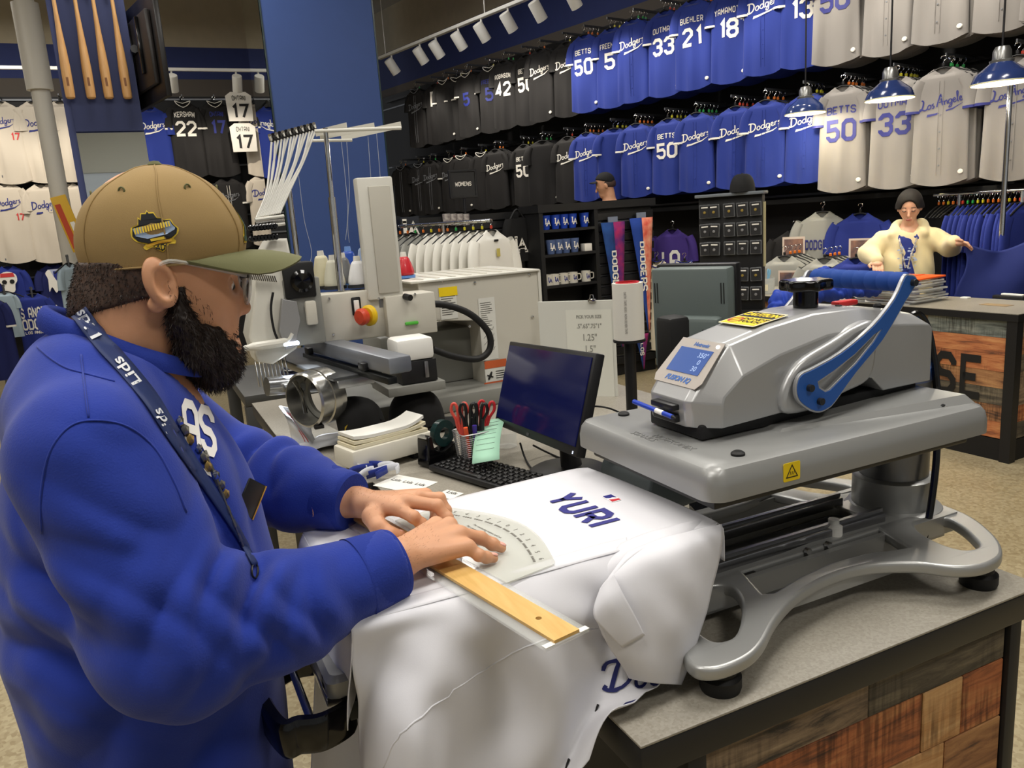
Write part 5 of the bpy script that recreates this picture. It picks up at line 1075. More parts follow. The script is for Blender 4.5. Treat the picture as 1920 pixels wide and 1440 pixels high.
# ---- lanyard over the chest
lan = M('lanyard_navy', (26, 44, 92), .6); strap = [(148, 585), (190, 640), (235, 690), (280, 745), (312, 795), (345, 845), (385, 905), (425, 965), (455, 1015), (478, 1060)]
lt = thing('lanyard', 'navy lanyard with white lettering hanging around the neck of the man at the press', 'lanyard', (0, 1.1, 1.2))
def collar_d(P):
    rho = np.sqrt(((P[0]+.03)/.086)**2+((P[1]-HY)/.088)**2); return np.sqrt(((rho-1)*.086)**2+(P[2]-(1.529-(P[0]+.10)*.55))**2)-.0135
body_fn = lambda P: np.minimum(np.minimum(sweat_fn(P), head_fn(P)), collar_d(P))
ctr_ = cr(strap, 5); g = []
for i, (x, y) in enumerate(ctr_):
    t_ = np.array(ctr_[min(i+1, len(ctr_)-1)])-np.array(ctr_[max(i-1, 0)]); t_ /= np.linalg.norm(t_); nn = np.array([-t_[1], t_[0]])
    k = 1 if i < 24 else max(.4, 1-(i-24)*.03); hw = (17-.18*i if i < 24 else 12.5)*k; g += [(x+nn[0]*s*hw, y+nn[1]*s*hw) for s in (-1, -.5, 0, .5, 1)]
g = marchn(g, .004, .5, body_fn).reshape(-1, 5, 3)
B().grid(g, .0015).o('strap', lan, lt, smooth=180)
GG = np.array(g)
lid = B()
def onstrap(u, v):   # u: index along strap, v: -1..1 across
    i = int(min(max(u, 0), len(GG)-2)); f = u-i; j = (v+1)*2; j0 = int(min(max(j, 0), 3)); fj = j-j0
    p = (GG[i][j0]*(1-fj)+GG[i][j0+1]*fj)*(1-f)+(GG[i+1][j0]*(1-fj)+GG[i+1][j0+1]*fj)*f; dd = CAMP-p; return p+dd/np.linalg.norm(dd)*.0062
for uc in (2.2, 10.5, 19.5):
    tb2 = B().text('Lids', 1., None, .0, offset=.02, shear=.15); A = np.array(tb2.v)
    lid.add([tuple(onstrap(uc-p[0]*2.9, p[1]*1.75)) for p in A], tb2.f)
lid.o('strap_lettering', M('lanyard_white', (225, 228, 232), .6), lt)['kind'] = 'stuff'
bc = march(470, 935, .012); bd_ = frame(tuple(bc), (.5, .35, -.5), (.3, .2, .8))
B().box((0, 0, 0), (.034, .05, .003), .002, mx=bd_).o('badge', blk, lt); B().box((.0165, 0, .0005), (.002, .05, .0035), mx=bd_).o('badge_edge', M('brass', (196, 164, 84), .3, .8), lt)
random.seed(9)
for k in range(9):
    x = 330+k*11+random.uniform(-3, 3); y = 790+k*17; p = march(x+8, y, .006); b_ = B(); bm = bmesh.new(); bmesh.ops.create_icosphere(bm, subdivisions=1, radius=.0045+.002*random.random()); b_.bm(bm, Matrix.Translation(p) @ Matrix.Diagonal((1, 1, 1.5, 1))); b_.o('charm', [chrome, M('pewter', (140, 138, 132), .3, .9), M('charm_gold', (180, 150, 90), .3, .8)][k % 3], lt)
ch_ = B()
for k in range(14):
    p = march(384+k*5.2, 845+k*13, .005); q = march(384+k*5.2+5, 845+k*13+13, .005); ch_.tube([tuple(p), tuple(q)], .0018 if k % 2 else .0028, 6)
ch_.o('key_chain', MATS['pewter'], lt)
hk = [tuple(march(478+6*math.cos(a), 1070+14*math.sin(a), .005)) for a in np.linspace(0, 6.28, 14)[:-1]]; B().tube(hk, .0013, 6, closed=True).o('clip_hook', blk, lt)
# ---- cap
CAPR = [(1.588, -.064, .142, .0845), (1.610, -.068, .148, .0865), (1.632, -.067, .1475, .0855), (1.655, -.060, .139, .080), (1.675, -.048, .127, .071), (1.692, -.030, .112, .058), (1.706, -.006, .092, .042), (1.716, .016, .070, .022), (1.7195, .036, .052, .006)]
def cap_ring(z):
    zs = [r[0] for r in CAPR]; return [np.interp(z, zs, [r[k] for r in CAPR]) for k in (1, 2, 3)]
def cap_side(x, z, off=.0):
    x0, x1, b = cap_ring(z); c_ = (x0+x1)/2; a = (x1-x0)/2; k = max(0., 1-((x-c_)/a)**2); return (x, HY-b*math.sqrt(k)-off, z)
cz = cr([(z, x0, x1, b) for z, x0, x1, b in CAPR], 3); rings = []
for z, x0, x1, b in cz:
    rings.append([((x0+x1)/2+(x1-x0)/2*math.cos(a), HY+b*math.sin(a), z+.006*math.cos(a)*(1.6-z)*0) for a in np.linspace(0, 2*math.pi, 49)[:-1]])
cb2 = B(); cb2.loft(rings, caps=False); cb2.loft([[(p[0]*.985+.0006, HY+(p[1]-HY)*.975, p[2]) for p in r] for r in reversed(rings)], caps=False)
cp = cb2.o('cap', olive, pe, smooth=180)
for k in range(6):
    a = math.radians(30+60*k) if k not in () else 0
    B().tube([((x0+x1)/2+(x1-x0)/2*1.004*math.cos(a), HY+b*1.004*math.sin(a), z) for z, x0, x1, b in cz], .0012, 6).o('panel_seam', olive, cp, smooth=180)
    a2 = a+math.radians(28); z = 1.685; x0, x1, b = cap_ring(z); ce = Vector(((x0+x1)/2+(x1-x0)/2*math.cos(a2), HY+b*math.sin(a2), z)); nr = (ce-Vector((.04, HY, 1.62))).normalized()
    em_ = frame(ce+nr*.0005, nr.cross(Vector((0, 0, 1))), (0, 0, 1)); B().tube([tuple(em_ @ Vector((.0042*math.cos(t), .0042*math.sin(t), 0))) for t in np.linspace(0, 6.283, 13)[:-1]], .0013, 6, closed=True).o('eyelet', brimm, cp)
B().lathe([(.0095, 0), (.0095, .002), (.006, .006), (0, .007)], (.044, HY, 1.7185), 18, caps=False).o('button', brimm, cp)
B().tube([((cz[0][1]+cz[0][2])/2+(cz[0][2]-cz[0][1])/2*1.006*math.cos(a), HY+cz[0][3]*1.006*math.sin(a), 1.5885) for a in np.linspace(0, 2*math.pi, 41)[:-1]], .0016, 6, closed=True).o('sweatband_edge', olive, cp)
br = []
for i in range(9):
    f = i/8.; row_ = []
    for j in range(21):
        s = -1+2*j/20.; a = s*1.36; x0_ = .039+.1035*math.cos(a); y0_ = HY+.086*math.sin(a); xl = x0_+(.078*math.sqrt(max(0, 1-s**4)))*f*1.0; row_.append((xl, y0_+(y0_-HY)*.02*f, 1.5955-.007*s*s-(.030*f*s*s+.015*f*f)*(1-s**6)))
    br.append(row_)
bg = B(); bg.grid(np.array(br)[:, ::-1], .004); bo_ = bg.o('brim', brimm, cp, smooth=60)
for r in range(1, 5): B().tube([tuple(np.array(p)+np.array([0, 0, .0004])) for p in (np.array(br[r*2-1])*.5+np.array(br[r*2])*.5)[1:-1]], .0005, 4).o('stitch_row', brimm, bo_)
# side patch: stadium shaped emblem in layers on the crown
def patch(poly2, off, mat, name, par):
    b = B().poly(poly2, (), .0002); b.map(lambda v: Vector(cap_side(.0295+v.x, 1.6305+v.y, off+v.z)))
    me = b.o(name, mat, par, smooth=None); return me
S_ = .00005
def ppx(pts): return [((x-600)*S_, (740-y)*S_) for x, y in pts]
yl = M('thread_yellow', (228, 196, 60), .7); dkt = M('thread_dark', (26, 30, 36), .7); ltb = M('thread_pale_blue', (146, 166, 196), .7)
P1 = [(60, 580), (220, 520), (250, 330), (300, 380), (330, 240), (440, 240), (480, 170), (530, 230), (640, 230), (700, 370), (820, 370), (850, 430), (1000, 420), (1060, 550), (1160, 660), (1120, 800), (1000, 910), (1050, 960), (1020, 1050), (880, 1040), (710, 1240), (500, 1090), (340, 1160), (270, 1080), (340, 1010), (160, 950), (40, 820)]
pt0 = patch(cr(ppx(P1), 2, True), .0008, yl, 'side_patch', cp)
P2 = [(90, 590), (240, 540), (262, 370), (310, 420), (345, 265), (450, 270), (485, 200), (520, 260), (625, 260), (690, 390), (810, 395), (840, 450), (985, 445), (1045, 570), (1130, 670), (1090, 790), (960, 890), (400, 990), (180, 930), (65, 800)]
patch(ppx(P2), .0013, dkt, 'patch_skyline', pt0)
patch(ppx([(95, 610), (980, 465), (1010, 560), (1080, 640), (1040, 760), (820, 800), (400, 880), (140, 800)]), .0018, ltb, 'patch_field', pt0)
for k in range(14):
    x = 120+k*62; y = 600-k*9.5; patch(ppx([(x, y), (x+38, y-6), (x+46, y+150-k*2), (x+10, y+156-k*2)]), .0022, yl, 'patch_letter', pt0)
patch(ppx([(130, 820), (400, 900), (820, 815), (1060, 690), (1080, 780), (950, 880), (400, 985), (190, 925)]), .0022, dkt, 'patch_bowl', pt0)
patch(ppx([(455, 890), (790, 845), (800, 915), (470, 950)]), .0027, yl, 'patch_date', pt0); patch(ppx([(350, 1030), (620, 950), (960, 925), (950, 985), (640, 1010), (360, 1090)]), .003, M('thread_gold', (214, 168, 50), .7), 'patch_ribbon', pt0)
patch(ppx([(500, 1075), (830, 1015), (710, 1210)]), .0024, dkt, 'patch_diamond_edge', pt0); patch(ppx([(525, 1078), (805, 1030), (708, 1185)]), .0028, yl, 'patch_diamond', pt0)
A, F = block('40', .0062, 1.1, 1.5); x_ = B(); x_.add([(.0295+p[0]+.0032, 1.6305+p[1]-.0185, 0) for p in A], F); x_.map(lambda v: Vector(cap_side(v.x, v.y, .0033))); x_.o('patch_number', dkt, pt0)
# interlocked letters on the front
def cap_front(y, z, off):
    x0, x1, b = cap_ring(z); c_ = (x0+x1)/2; a = (x1-x0)/2; k = max(0., 1-((y-HY)/b)**2); return Vector((c_+(a+off)*math.sqrt(k), HY+(y-HY)*(1+off/b), z))
def la_logo(w):
    V = []; F = []
    for s in ([(-.016, .026), (-.016, -.012), (.010, -.012), (.010, -.006)], [(-.022, .026), (-.010, .026)], [(-.022, -.012), (-.01, -.012)], [(-.010, -.026), (.008, .014), (.024, -.026)], [(-.003, -.010), (.018, -.010)], [(-.016, -.026), (-.004, -.026)], [(.018, -.026), (.030, -.026)]):
        v, f = ribbon(s, w, .004); n = len(V); V += v; F += [tuple(i+n for i in k) for k in f]
    return np.array(V)*1.05, F
for w, off, m_, nm in ((.0125, .0012, yl, 'front_logo_outline'), (.0075, .0022, M('thread_green', (44, 70, 52), .7), 'front_logo')):
    A, F = la_logo(w); b = B(); b.add([tuple(cap_front(HY-p[0], 1.640+p[1]*.9, off)) for p in A], F); b.o(nm, m_, cp, smooth=180)
# ---- clear glasses
gl = thing('glasses', 'clear framed eyeglasses worn by the man at the press', 'glasses', (.1, HY, 1.55)); gfr = M('clear_frame', (214, 214, 208), .08, alpha=.45, coat=.5)
for s in (-1, 1):
    B().tube(cr([(.018, HY+s*.088, 1.580), (.040, HY+s*.088, 1.594), (.09, HY+s*.077, 1.580), (.134, HY+s*.068, 1.566)], 5), .0026, 8, flat=1.0).o('temple', gfr, gl)
    rim = [(.137-.006*abs(math.cos(a))*0+.004*math.sin(a), HY+s*(.036+.028*math.cos(a)), 1.548+.022*math.sin(a)) for a in np.linspace(0, 6.283, 25)[:-1]]
    B().tube(rim, .0022, 8, closed=True).o('rim', gfr, gl); b = B(); b.add(rim, [tuple(range(24))]); b.o('lens', M('lens_glass', (235, 240, 240), .02, alpha=.12), gl)
    B().box((.131, HY+s*.066, 1.565), (.012, .004, .005), .001).o('hinge', blk, gl)
B().tube(cr([(.139, HY-.010, 1.553), (.142, HY, 1.556), (.139, HY+.010, 1.553)], 4), .0022, 8).o('bridge', gfr, gl)
# ---- trousers and shoes
def pants(P):
    Q = [P[0], (P[1]-f32(1.205))*f32(.8), P[2]]; d = cap(Q, (-.07, 0, .88), (-.07, 0, .80), .165, .165)
    for s in (-1, 1): d = smin(d, chain(P, [(-.07, 1.205+s*.10, .82), (-.06, 1.205+s*.12, .48), (-.08, 1.205+s*.13, .09)], [.105, .085, .07], .03), .05)
    return smax(d, -(P[2]-f32(.06)), .005)
netmesh([(pants, (-.3, .95, .03), (.16, 1.46, 1.05), .012)], 'jeans', M('denim_teal', (58, 84, 104), .85), pe)
for s in (-1, 1):
    b = B(); ring = []
    for (x, w, h) in ((-.17, .03, .07), (-.15, .045, .085), (-.05, .05, .09), (.05, .052, .07), (.11, .045, .055), (.14, .02, .04)): ring.append([(x, 1.205+s*.135+w*math.cos(a), max(.0, h*.5+h*.55*math.sin(a))) for a in np.linspace(0, 6.283, 17)[:-1]])
    b.loft(ring); b.o('shoe', blk_matte, pe, smooth=60)
# ------------------------------------------------------------------ embroidery machine
mw = M('machine_cream', (196, 192, 180), .42); mg = M('machine_grey', (132, 132, 126), .45); ml = M('machine_light', (208, 206, 196), .35)
em = thing('embroidery_machine', 'cream multi-needle embroidery machine standing on the counter behind the man', 'sewing machine', (1.05, 2.95, CZ))
XZb = lambda y: Matrix(((1, 0, 0, 0), (0, 0, 1, y), (0, 1, 0, 0), (0, 0, 0, 1)))
B().b2((.66, 2.70, CZ+.001), (1.44, 3.3, .985), .006).o('base_plate', mg, em)
B().poly([(.93, 1.402), (1.425, 1.402), (1.425, .985), (1.172, .985), (1.172, 1.235), (.93, 1.262)], (), .46, .004, mx=XZb(3.03)).o('frame_body', mw, em)
B().b2((.90, 2.79, 1.402), (1.432, 3.27, 1.41), .002).o('top_lid', ml, em)
for k in range(7): B().b2((.95+k*.065, 2.84, 1.41), (.968+k*.065, 3.24, 1.4125), .001, 1).o('lid_rib', mw, em)
B().poly([(1.425, 1.406), (1.437, 1.406), (1.437, 1.17), (1.425, 1.20)], (), .47, .001, mx=XZb(3.03)).o('end_flange', ml, em)
B().b2((.80, 2.93, .985), (1.18, 3.2, 1.20), .01).o('arm_column', mg, em)
# control box
B().b2((.545, 2.69, 1.238), (.765, 2.795, 1.405), .008).o('control_box', mw, em); cbx = B().b2((.76, 2.655, 1.235), (.94, 2.80, 1.378), .004).o('switch_box', mw, em)
sw0 = WY(668, 574, 2.688); B().box((sw0[0], 2.686, sw0[2]), (.032, .006, .062), .004).o('power_switch', blk, em); B().box((sw0[0], 2.682, sw0[2]), (.018, .006, .042), .002).o('rocker', wht, em)
es = Vector(WY(694, 591, 2.66)); ed_ = Vector((-.85, -.5, 0)).normalized(); eM = frame(es, Vector((0, 0, 1)).cross(ed_), (0, 0, 1))
B().lathe([(0, 0), (.036, 0), (.036, .01), (.028, .016), (0, .016)], (0, 0, 0), 28, eM @ Matrix.Rotation(math.pi, 4, 'Y') if (eM.to_3x3() @ Vector((0, 0, 1))).dot(ed_) < 0 else eM).o('stop_ring', M('stop_yellow', (222, 184, 30), .4), em)
B().lathe([(.014, .012), (.014, .024), (.028, .03), (.029, .046), (.022, .054), (0, .056)], (0, 0, 0), 28, eM @ Matrix.Rotation(math.pi, 4, 'Y') if (eM.to_3x3() @ Vector((0, 0, 1))).dot(ed_) < 0 else eM, caps=False).o('stop_button', M('stop_red', (200, 70, 44), .35), em)
kx = WY(760, 556, 2.65); B().cyl((kx[0], 2.655, kx[2]), (kx[0]+.01, 2.625, kx[2]-.004), .011, n=14).o('black_knob', blk, em); gx = WY(772, 606, 2.65); B().box((gx[0], 2.65, gx[2]), (.05, .012, .012), .005).o('green_lever', M('lever_green', (80, 176, 60), .4), em)
for (px, py) in ((617, 560), (625, 627), (710, 560), (778, 552)): p = WY(px, py, 2.686 if px < 700 else 2.652); B().lathe([(.005, 0), (.004, .003), (0, .004)], (0, 0, 0), 10, frame(tuple(p), (1, 0, 0), (0, 0, 1))).o('screw', chrome, em)
for (px, py) in ((890, 530), (992, 515), (880, 612), (998, 594), (828, 527)): p = WY(px, py, 2.799); B().lathe([(.006, 0), (.005, .003), (0, .004)], (0, 0, 0), 10, frame(tuple(p), (1, 0, 0), (0, 0, 1))).o('screw', chrome, em)
# labels on the side
def lab(name, px0, py0, px1, py1, mat, par, y=2.7985):
    a = WY(px0, py0, y); b = WY(px1, py1, y); return B().b2((a[0], y-.0006, b[2]), (b[0], y, a[2])).o(name, mat, par), a, b
wl = M('label_white', (214, 213, 205), .5); orl = M('label_orange', (196, 92, 48), .5)
o1, a, b = lab('info_label', 822, 540, 859, 596, wl, em); lab('label_header', 822, 540, 858, 553, yel, o1, 2.7975)
lines = B()
for k in range(9): zz = a[2]-.036-k*.0085; lines.b2((a[0]+.006, 2.7972, zz), (b[0]-.006-(k % 3)*.008, 2.7976, zz+.0028))
lines.o('label_print', M('print_dark', (92, 90, 84), .6), o1)['kind'] = 'stuff'
o2, a, b = lab('guide_label', 896, 560, 935, 672, wl, em); lines = B(); random.seed(4)
for k in range(12): zz = a[2]-.02-k*.008; lines.b2((a[0]+.008+(k % 4 == 0)*-.002, 2.7972, zz), (b[0]-.01-random.random()*.03, 2.7976, zz+.0022))
for k in range(4):
    zz = a[2]-.13-k*.026; lines.tube([(a[0]+.012, 2.797, zz), (a[0]+.03, 2.797, zz+.018), (a[0]+.05, 2.797, zz+.004), (b[0]-.012, 2.797, zz+.016)], .0008, 4)
lines.o('label_print', MATS['print_dark'], o2)['kind'] = 'stuff'
for k, (y0, y1) in enumerate(((678, 722), (718, 762))):
    o3, a, b = lab('warning_label', 908, y0, 950, y1, wl, em); lab('label_header', 908, y0, 950, y0+8, orl, o3, 2.7975); hb = B(); cx_ = a[0]+.02; cz_ = (a[2]+b[2])/2-.006
    hb.tube([(cx_-.008, 2.797, cz_-.014), (cx_, 2.797, cz_), (cx_+.008, 2.797, cz_+.016)], [.003, .006, .003], 6); hb.tube([(cx_-.012, 2.797, cz_+.004), (cx_+.012, 2.797, cz_-.006)], .003, 6)
    for q in range(4): hb.b2((a[0]+.045, 2.7972, cz_-.014+q*.009), (b[0]-.006, 2.7976, cz_-.011+q*.009))
    hb.o('hand_symbol', ink, o3)['kind'] = 'stuff'
# display seen from behind
pA = WY(728, 555, 2.67); B().box((pA[0]-.005, 2.70, 1.575), (.125, .05, .41), .006, mx=None).o('display_housing', ml, em); B().box((pA[0]+.006, 2.672, 1.57), (.075, .006, .36), .002).o('display_panel', M('machine_cream2', (186, 182, 170), .45), em); B().b2((pA[0]-.03, 2.69, 1.34), (pA[0]+.03, 2.72, 1.38)).o('display_bracket', steel, em)
# thread stand
p0 = WY(640, 545, 2.74); p1 = WY(622, 370, 2.74); p2 = WY(610, 240, 2.74)
B().cyl(tuple(p0), tuple(p1), .0125, n=16).o('pole', chrome, em); B().cyl(tuple(p1), tuple(p2), .0085, n=16).o('pole_upper', chrome, em); q0 = WY(560, 500, 2.95); q1 = WY(541, 350, 2.95); B().cyl(tuple(q0), tuple(q1), .010, n=12).o('pole', chrome, em)
def rod(a, b, r, name, m_): B().cyl(tuple(a), tuple(b), r, n=10).o(name, m_, em)
rod(WY(590, 246, 2.74), WY(752, 240, 2.70), .006, 'rack_bar', ml); rod(WY(582, 264, 2.85), WY(660, 263, 2.85), .005, 'rack_bar', ml)
for (x0, y0, x1, y1) in ((592, 250, 650, 236), (600, 256, 702, 236), (640, 258, 752, 234)):
    a = WY(x0, y0, 2.9); b = WY(x1, y1, 2.74); d_ = Vector(b-a); m_ = frame(Vector((a+b)/2), d_, (0, 0, 1)); bar = B().box((0, 0, 0), (d_.length, .022, .002), mx=m_)
    ho_ = bar.o('guide_bar', ml, em)
    for k in range(5): B().lathe([(.005, 0), (.005, .004), (0, .004)], (0, 0, 0), 10, m_ @ Matrix.Translation((d_.length*(-.42+.21*k), 0, -.004))).o('eyelet', blk, ho_)
ca = WY(508, 262, 2.72); cb3 = WY(590, 240, 2.80)
B().tube([tuple(ca), tuple(cb3)], .010, 10).o('tube_comb', blk, em)
tube_w = M('tube_white', (214, 213, 206), .35)
for k in range(15):
    f = k/14.; a = ca*(1-f)+cb3*f; e = WY(481+k*3.1, 408-k*.6, 2.66); m1 = a*.62+e*.38+np.array([.012, 0, -.0]); m2 = a*.25+e*.75+np.array([.02-.01*f, 0, .012])
    B().tube(cr([tuple(a+np.array([0, -.008, -.008])), tuple(m1+np.array([.006*math.sin(k*2.2), 0, 0])), tuple(m2), tuple(e)], 5), .0034, 8).o('thread_tube', tube_w, em)
    B().cyl(tuple(a+np.array([0, -.004, .0])), tuple(a+np.array([-.006, -.02, .012])), .006, n=10).o('tube_clip', blk_gl if k % 2 else chrome, em)
# needle head
B().poly([(.295, 1.30), (.33, 1.42), (.345, 1.52), (.40, 1.60), (.455, 1.60), (.47, 1.42), (.475, 1.30), (.44, 1.24), (.36, 1.20), (.31, 1.215)], (), .15, .008, mx=XZb(2.72)).o('needle_case', ml, em)
ta = WY(478, 412, 2.64); tb3 = WY(532, 405, 2.66)
for r in range(3): B().tube([tuple(ta+np.array([0, 0, -.012*r])), tuple(tb3+np.array([0, 0, -.012*r]))], .0055, 8).o('tension_bar', chrome if r == 1 else ml, em)
for r in range(2):
    for k in range(8):
        p = WY(470+k*6.4+r*2, 428+r*20-k*.6, 2.635); B().lathe([(.010, 0), (.010, .008), (.007, .012), (0, .012)], (0, 0, 0), 12, frame(tuple(p), (1, 0, 0), (0, 0, 1))).o('tension_knob', blk_gl, em)
B().b2((.42, 2.64, 1.25), (.54, 2.70, 1.47), .006).o('head_plate', mg, em); a = WY(570, 565, 2.63); b = WY(597, 608, 2.63); B().b2((a[0], 2.62, b[2]), (b[0], 2.64, a[2]), .008).o('cover_plate', mw, em)
p = WY(566, 527, 2.62); B().b2((p[0]-.055, 2.63, p[2]-.055), (p[0]+.045, 2.72, p[2]+.06), .006).o('motor_block', blk_matte, em); B().lathe([(.036, 0), (.036, .012), (.026, .018), (0, .012)], (0, 0, 0), 28, frame((p[0], 2.628, p[2]), (1, 0, 0), (0, 0, 1))).o('motor_cap', blk_gl, em)
B().tube(cr([tuple(WY(x, y, 2.625)) for x, y in ((512, 548), (508, 580), (514, 620), (525, 645))], 5), .004, 8).o('head_cable', blk, em)
for k in range(9): x = .305+k*.012; B().cyl((x, 2.66, 1.22), (x+.004, 2.66, 1.13), .0025, n=8).o('needle_bar', chrome, em)
for k in range(15):
    p = WY(458+k*4, 512+k*.4, 2.63); B().tube([tuple(p), tuple(p+np.array([.004, -.006, -.02]))], .0022, 5).o('take_up_lever', chrome, em)
B().tube(cr([tuple(WY(x, y, 2.62)) for x, y in ((432, 672), (455, 655), (490, 648), (535, 640), (548, 625))], 5), [.010]*8+[.014]*8+[.008]*5, 10).o('presser_arm', ml, em)
B().poly([tuple(WY(x, y, 2.63)[[0, 2]]) for x, y in ((528, 560), (555, 565), (562, 600), (552, 650), (535, 655), (522, 620))], (), .03, .002, mx=XZb(2.63)).o('needle_bracket', M('bracket_grey', (150, 150, 150), .35, .4), em)
# carriage, cylinder arm, cap ring
a = WZ(588, 648, 1.21); b = WZ(752, 692, 1.21); d_ = Vector(b-a); cm_ = frame(Vector((a+b)/2), d_, (0, 0, 1)); B().box((0, .012, 0), (d_.length, .05, .075), .008, mx=cm_).o('carriage_beam', M('beam_grey', (134, 138, 146), .35, .5), em); B().box((0, -.03, .03), (d_.length, .02, .03), .003, mx=cm_).o('carriage_rail', rail_dark, em)
for f in (-.18, .12): B().box((f*d_.length*2.2, -.005, .045), (.04, .025, .02), .004, mx=cm_).o('clamp', blk, em)
p = WD(778, 655, 2.62); B().box((p[0], p[1]+.05, p[2]), (.13, .12, .075), .014).o('drive_cover', wht, em); B().box((p[0]+.006, p[1]+.05, p[2]-.075), (.125, .115, .075), .003).o('drive_box', blk, em); B().box((p[0]+.03, p[1]-.012, p[2]-.07), (.014, .008, .055), .003).o('drive_latch', steel, em); B().box((p[0]-.01, p[1]+.08, p[2]-.13), (.2, .2, .03), .003).o('drive_bracket', mg, em)
B().tube(cr([tuple(WY(x, y, 2.70)) for x, y in ((785, 572), (830, 571), (880, 588), (915, 622), (918, 655), (895, 673), (850, 668), (812, 655))], 6), .0125, 14).o('cable_hose', blk_matte, em)
a = WZ(560, 655, 1.17); b = WZ(700, 700, 1.17); d_ = Vector(b-a); m_ = frame(Vector((a+b)/2), d_, (0, 0, 1)); B().box((0, 0, .05), (d_.length, .012, .16), .003, mx=m_).o('slide_plate', M('slide_dark', (72, 74, 76), .35, .5), em); B().box((0, -.02, .05), (d_.length*.95, .03, .12), .003, mx=m_).o('arm_table', M('arm_silver', (168, 170, 172), .3, .7), em)
p = Vector(WD(592, 745, 2.5)); rax = Vector((-.86, -.5, -.05)).normalized(); rm = frame(p, Vector((0, 0, 1)).cross(rax), (0, 0, 1))
B().lathe([(.082, -.05), (.088, -.05), (.088, -.03), (.092, -.028), (.092, .0), (.088, .002), (.088, .045), (.082, .05), (.080, .05), (.080, -.05), (.082, -.05)], (0, 0, 0), 44, rm, caps=False).o('cap_ring', M('ring_steel', (196, 196, 192), .22, .9), em); B().lathe([(.06, -.03), (.078, -.03), (.078, -.02), (.06, -.02), (.06, -.03)], (0, 0, 0), 36, rm, caps=False).o('ring_inner', mg, em)
B().cyl(tuple(WD(500, 725, 2.5)), tuple(WD(610, 715, 2.62)), .03, .034, n=20).o('cylinder_arm', M('arm_chrome', (176, 180, 186), .2, .9), em); B().box(tuple(WD(600, 712, 2.55)), (.05, .04, .05), .006).o('ring_bracket', blk, em); B().tube(cr([tuple(WD(x, y, 2.47)) for x, y in ((552, 715), (566, 738), (574, 775))], 4), .012, 8, flat=.3).o('ring_strap', chrome, em)
B().box(tuple(WD(598, 800, 2.46)), (.03, .02, .012), .003).o('ring_clasp', blk, em)
a = WD(510, 722, 2.46); ll = bpy.data.lights.new('needle_lamp', 'SPOT'); ll.energy = 6; ll.color = (.9, .95, 1); ll.spot_size = 1.6; lo_ = bpy.data.objects.new('needle_lamp_light', ll); lo_.location = (.42, 2.60, 1.26); lo_.rotation_euler = (.2, 0, 0); COL.objects.link(lo_)
B().box((.42, 2.615, 1.265), (.05, .02, .012), .003).o('needle_lamp', M('lamp_cool', (225, 235, 255), .4, emit=2.5), em)
# loose threads from the rack down to the cones
for k, pts in enumerate([[(640, 266), (648, 340), (652, 400), (648, 450)], [(650, 266), (655, 350), (652, 420), (655, 455)], [(690, 256), (695, 330), (700, 400), (702, 440)], [(560, 330), (566, 380), (572, 420), (584, 470), (580, 500)], [(706, 250), (712, 320), (716, 380)]]):
    B().tube(cr([tuple(WY(x, y, 2.8)) for x, y in pts], 5), .0008, 4).o('thread', M('thread_silver', (176, 182, 190), .5), em)
# thread cones
cone_g = 'thread cones on the embroidery machine'
cones = [(600, 470, 'cream', (214, 208, 178), 2.86), (622, 478, 'ivory', (206, 204, 186), 2.80), (640, 474, 'grey', (112, 114, 118), 2.88), (651, 462, 'bright blue', (34, 74, 168), 2.98), (668, 480, 'shiny white', (222, 222, 222), 2.76), (692, 470, 'yellow', (214, 170, 40), 2.92), (681, 456, 'pale blue', (112, 150, 210), 3.05), (756, 480, 'red', (188, 34, 44), 3.0)]
for (px, py, nm, colr, yy) in cones:
    tp_ = WY(px, py, yy); zb = 1.4125; hgt_ = max(.10, tp_[2]-zb); t = thing('thread_cone', '%s thread cone standing on the embroidery machine' % nm, 'thread cone', (tp_[0], yy, zb), group=cone_g)
    B().lathe([(.0, .0), (.040, .0), (.041, .010), (.0, .012)], (tp_[0], yy, zb), 24, caps=False).o('spool_base', M('spool_base_blue' if nm in ('grey', 'bright blue', 'red') else 'spool_base_dark', (92, 140, 210) if nm in ('grey', 'bright blue', 'red') else (40, 42, 46), .4), t)
    pf_ = [(.0, .012), (.036, .012), (.0375, .02)]; n_ = 14
    for i in range(n_): f = i/(n_-1); r_ = .0375-.015*f**1.3; pf_ += [(r_, .022+(hgt_-.05)*f), (r_-.0008, .022+(hgt_-.05)*(f+.04))]
    pf_ += [(.016, hgt_-.018), (.0, hgt_-.016)]; B().lathe(pf_, (tp_[0], yy, zb), 24, caps=False).o('thread_winding', M('thread_'+nm.replace(' ', '_'), colr, .35, coat=.2), t)
    B().lathe([(.013, hgt_-.018), (.011, hgt_), (.008, hgt_), (.006, hgt_-.018)], (tp_[0], yy, zb), 16).o('spool_tip', M('spool_tip_'+('blue' if 'blue' in nm else 'white'), (110, 150, 215) if 'blue' in nm else (222, 220, 212), .4), t)
